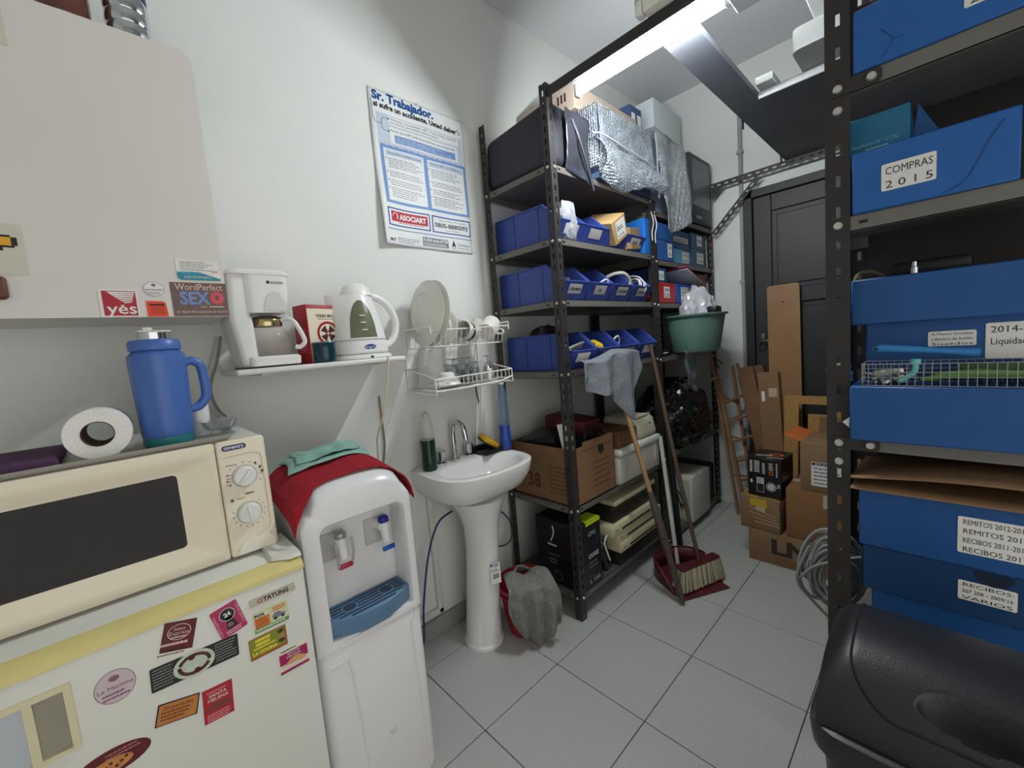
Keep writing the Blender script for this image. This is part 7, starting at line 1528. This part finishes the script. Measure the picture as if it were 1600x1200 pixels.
tl = thing('green_pliers', 'green handled tool lying in the wire basket', 'tool', (1.17, 0.70, 1.21))
g = G(); g.tube([(1.10, 0.685, 1.216), (1.14, 0.69, 1.228), (1.20, 0.70, 1.232), (1.30, 0.705, 1.228)], [0.006, 0.010, 0.012, 0.010], 10); g.obj('grip', M('green grip', (92, 138, 72), 0.45, var=0.08), tl, w=True)
g = G(); g.box((1.235, 0.715, 1.246), (0.14, 0.03, 0.022), 0, 0.006, 2); g.obj('jaw', M('dark green steel', (52, 78, 50), 0.5, var=0.1), tl, w=True)
tl = thing('teal_hook', 'small turquoise plastic hook in the wire basket', 'hook', (1.075, 0.68, 1.21))
g = G(); g.tube(smooth_path([(1.060, 0.672, 1.215), (1.075, 0.674, 1.226), (1.088, 0.676, 1.240), (1.090, 0.676, 1.262)], 5), 0.0065, 8); g.obj('hook_arm', M('turquoise plastic', (110, 200, 196), 0.4), tl, w=True)
g = G(); g.cyl((1.090, 0.676, 1.258), (1.090, 0.676, 1.272), 0.010, n=10); g.obj('hook_end', M('turquoise plastic', (110, 200, 196), 0.4), tl, w=True)
crumple((1.035, 0.70, 1.2065), 0.024, 'steel_parts', M('bright steel bits', (176, 176, 172), 0.25, metal=0.8, var=0.2), 'bright steel bits at the left end of the wire basket', 'parts', amp=0.5, sq=(1.4, 0.8, 0.9), sharp=True)
crumple((1.33, 0.70, 1.2065), 0.03, 'dark_parts', M('dark bits', (40, 36, 36), 0.5, var=0.3), 'dark loose bits at the right end of the wire basket', 'parts', amp=0.5, sq=(1.5, 0.8, 0.8), sharp=True)
crumple((0.925, 0.76, 1.2035), 0.035, 'foil_ball', M('foil', (206, 206, 204), 0.2, metal=0.9, var=0.1), 'crumpled bright foil squeezed between post and blue boxes', 'foil', amp=0.4, sq=(0.8, 1.2, 0.9), sharp=True)
# lower stack
t = abox('blue archive box with the REMITOS label', 0.978, 1.45, YR-0.010, 1.05, 0.744, 0.910, pp2)
lab(t, 1.170, 1.29, 0.782, 0.876, YR-0.0106, ['REMITOS 2012-2016', 'REMITOS 2017', 'RECIBOS 2011-2015', 'RECIBOS 2017'])
t2 = abox('blue archive box with the RECIBOS label under the REMITOS box', 0.986, 1.45, YR-0.004, 1.05, 0.612, 0.7435, M('navy corrugated plastic', (24, 62, 104), 0.45, var=0.05, vs=20))
lab(t2, 1.173, 1.270, 0.655, 0.706, YR-0.0046, ['RECIBOS:', '207 208 - 2009/16', 'VARIOS'])
g = G(); g.poly(arc(1.233, 0.738, 0.033, 180, 360, 12), 0.0012, 0, FY(0, YR-0.0046, 0)); g.v = [Vector((p.x, p.y, 0.7425-(p.z-0.7425)*-0.6)) if False else p for p in g.v]; g.obj('finger_slot', M('slot shadow blue', (10, 26, 52), 0.7, var=0), t2, w=True)
t = abox('lowest blue archive box of the right stack, behind the bin lid', 1.005, 1.45, YR+0.010, 1.05, 0.4705, 0.6115, pp2)
fl = thing('flat_carton', 'flat brown carton lying on the REMITOS box', 'carton', (1.2, 0.85, 0.9105))
def fc_(u, v): return (0.962+u*0.47, YR-0.035+v*0.36, 0.914+0.050*math.sin(min(1, u*1.6)*math.pi*0.5)*(0.5+0.5*math.sin(v*3))+0.030*(1-v))
g = G(); g.sheet(fc_, 20, 12); g.obj('upper_sheet', cardboard, fl, w=True, thick=0.004)
g = G(); g.sheet(lambda u, v: (0.962+u*0.47, YR-0.035+v*0.36, 0.9135+0.004*u), 10, 6); g.obj('lower_sheet', cardboard, fl, w=True, thick=0.004)
# cable coil hung on the post
ccm = M('grey network cable', (142, 143, 142), 0.5, var=0.05)
cc = thing('cable_coil', 'coil of grey network cable hung on the right shelf post', 'cable', (0.89, 0.79, 0.43))
for j in range(22):
    pts = []; ph = random.uniform(-0.25, 0.25); rx = 0.052+random.uniform(-0.030, 0.026); rz_ = 0.098+random.uniform(-0.030, 0.026); yo = 0.775+random.uniform(-0.018, 0.022); cz = 0.585+random.uniform(-0.012, 0.012); cx = 0.895+random.uniform(-0.02, 0.02)
    for k in range(28):
        a = 2*math.pi*k/28; pts.append((cx+rx*math.cos(a)*math.cos(ph)+0.03*math.sin(a)*0.3, yo+0.010*math.sin(a*2+j), cz+rz_*math.sin(a)+rx*math.cos(a)*math.sin(ph)*0.8))
    g = G(); g.tube(pts, 0.0054, 7, closed=True); g.obj('loop', ccm, cc, w=True)
g = G(); g.tube(smooth_path([(0.845, 0.75, 0.66), (0.815, 0.745, 0.57), (0.815, 0.745, 0.52), (0.85, 0.745, 0.48), (0.93, 0.75, 0.40), (0.96, 0.77, 0.34)], 7), 0.0046, 7); g.tube(smooth_path([(0.82, 0.745, 0.545), (0.86, 0.738, 0.60), (0.93, 0.74, 0.645), (0.975, 0.76, 0.66)], 7), 0.0046, 7); g.obj('loose_end', ccm, cc, w=True)
g = G(); g.tube([(0.912, 0.730, 0.70), (0.905, 0.775, 0.705), (0.885, 0.80, 0.715)], 0.006, 8); g.obj('hook', dark_steel, cc, w=True)

# ------------------------------------------------------------------ swing lid bin
tb2 = thing('swing_bin', 'large black swing lid bin in the bottom right corner', 'bin', (1.165, 0.30, 0))
bkm = M('black bin plastic', (34, 35, 38), 0.38, var=0.04, vs=30, bump=0.12, bs=260)
X0, X1, Y0, Y1, RZ = 0.955, 1.375, 0.095, 0.505, 0.598
def rr_(k, z, r=0.06): return ring3(rrect(X0+k, X1-k, Y0+k, Y1-k, max(0.01, r-k*0.3), 6), z)
g = G(); g.loft([rr_(0.055, 0.0), rr_(0.050, 0.01), rr_(0.022, 0.52), rr_(0.020, 0.545)]); g.obj('bin_body', bkm, tb2, w=True)
g = G(); g.loft([rr_(0.012, 0.535), rr_(0.004, 0.540), rr_(0.0, 0.575), rr_(0.002, 0.594), rr_(0.010, RZ), rr_(0.022, RZ-0.002)]); g.obj('rim_collar', bkm, tb2, w=True)
YC_ = (Y0+Y1)/2; RY = (Y1-Y0)/2-0.018
def dome(x, y):
    e_ = min(1, abs(y-YC_)/RY); ex = min(1, max(0, abs(x-(X0+X1)/2)-((X1-X0)/2-0.075))/0.060)
    return RZ-0.004+0.140*math.sqrt(max(0, 1-e_**2.2))*(1-0.30*ex**2.4)
def dsheet(x0, x1, y0, y1, nx, ny, off=0.0, rr2=0.0):
    g = G()
    g.sheet(lambda u, v: (x0+(x1-x0)*u, y0+(y1-y0)*v, dome(x0+(x1-x0)*u, y0+(y1-y0)*v)+off), nx, ny); return g
XA = X0+0.062
FYE = Y0+0.034
def in_flap(x, y):
    if x < XA or y < FYE: return False
    rr3 = 0.075
    if x < XA+rr3 and y < FYE+rr3: return (x-XA-rr3)**2+(y-FYE-rr3)**2 < rr3*rr3
    return True
def dent(p):
    q = ((p.x-1.190)/0.078)**2+((p.y-0.160)/(0.034 if p.y > 0.160 else 0.020))**2
    return Vector((p.x, p.y, p.z-(0.060*(1-q)*(1+q) if q < 1 else 0)))
NXX, NYY = 130, 120; la, fa = G(), G()
gx = lambda i: X0+0.016+(X1-X0-0.032)*i/NXX
gy = lambda j: Y0+0.018+(Y1-Y0-0.036)*j/NYY
vs = [dent(Vector((gx(i), gy(j), dome(gx(i), gy(j))))) for j in range(NYY+1) for i in range(NXX+1)]
fl_, fe_ = [], []
for j in range(NYY):
    for i in range(NXX):
        a_ = j*(NXX+1)+i; (fl_ if in_flap((gx(i)+gx(i+1))/2, (gy(j)+gy(j+1))/2) else fe_).append((a_, a_+1, a_+NXX+2, a_+NXX+1))
def compact(fs):
    used = sorted({k for f in fs for k in f}); mp = {k: n_ for n_, k in enumerate(used)}
    return [vs[k] for k in used], [tuple(mp[k] for k in f) for f in fs]
g = G(); g.add(*compact(fe_))
g.sheet(lambda u, v: (X0+0.016, Y0+0.018+(Y1-Y0-0.036)*v, RZ-0.004+(dome(X0+0.016, Y0+0.018+(Y1-Y0-0.036)*v)-RZ+0.004)*u), 6, NYY)
g.obj('lid_frame', bkm, tb2, w=True, ang=60)
g = G(); g.add(*compact(fl_)); g.obj('swing_flap', bkm, tb2, w=True, ang=60)
g = G(); pth = [(XA, Y1-0.03-(Y1-0.03-FYE-0.075)*k/18) for k in range(19)]+[(XA+0.075*(1-math.cos(R(90*k/10))), FYE+0.075*(1-math.sin(R(90*k/10)))) for k in range(1, 11)]+[(XA+0.075+(X1-XA-0.10)*k/14, FYE) for k in range(1, 15)]
g.tube([(a_, b2_, dome(a_, b2_)+0.0002) for a_, b2_ in pth], 0.0026, 6); g.obj('flap_gap', M('gap black', (8, 8, 9), 0.8, var=0), tb2, w=True)
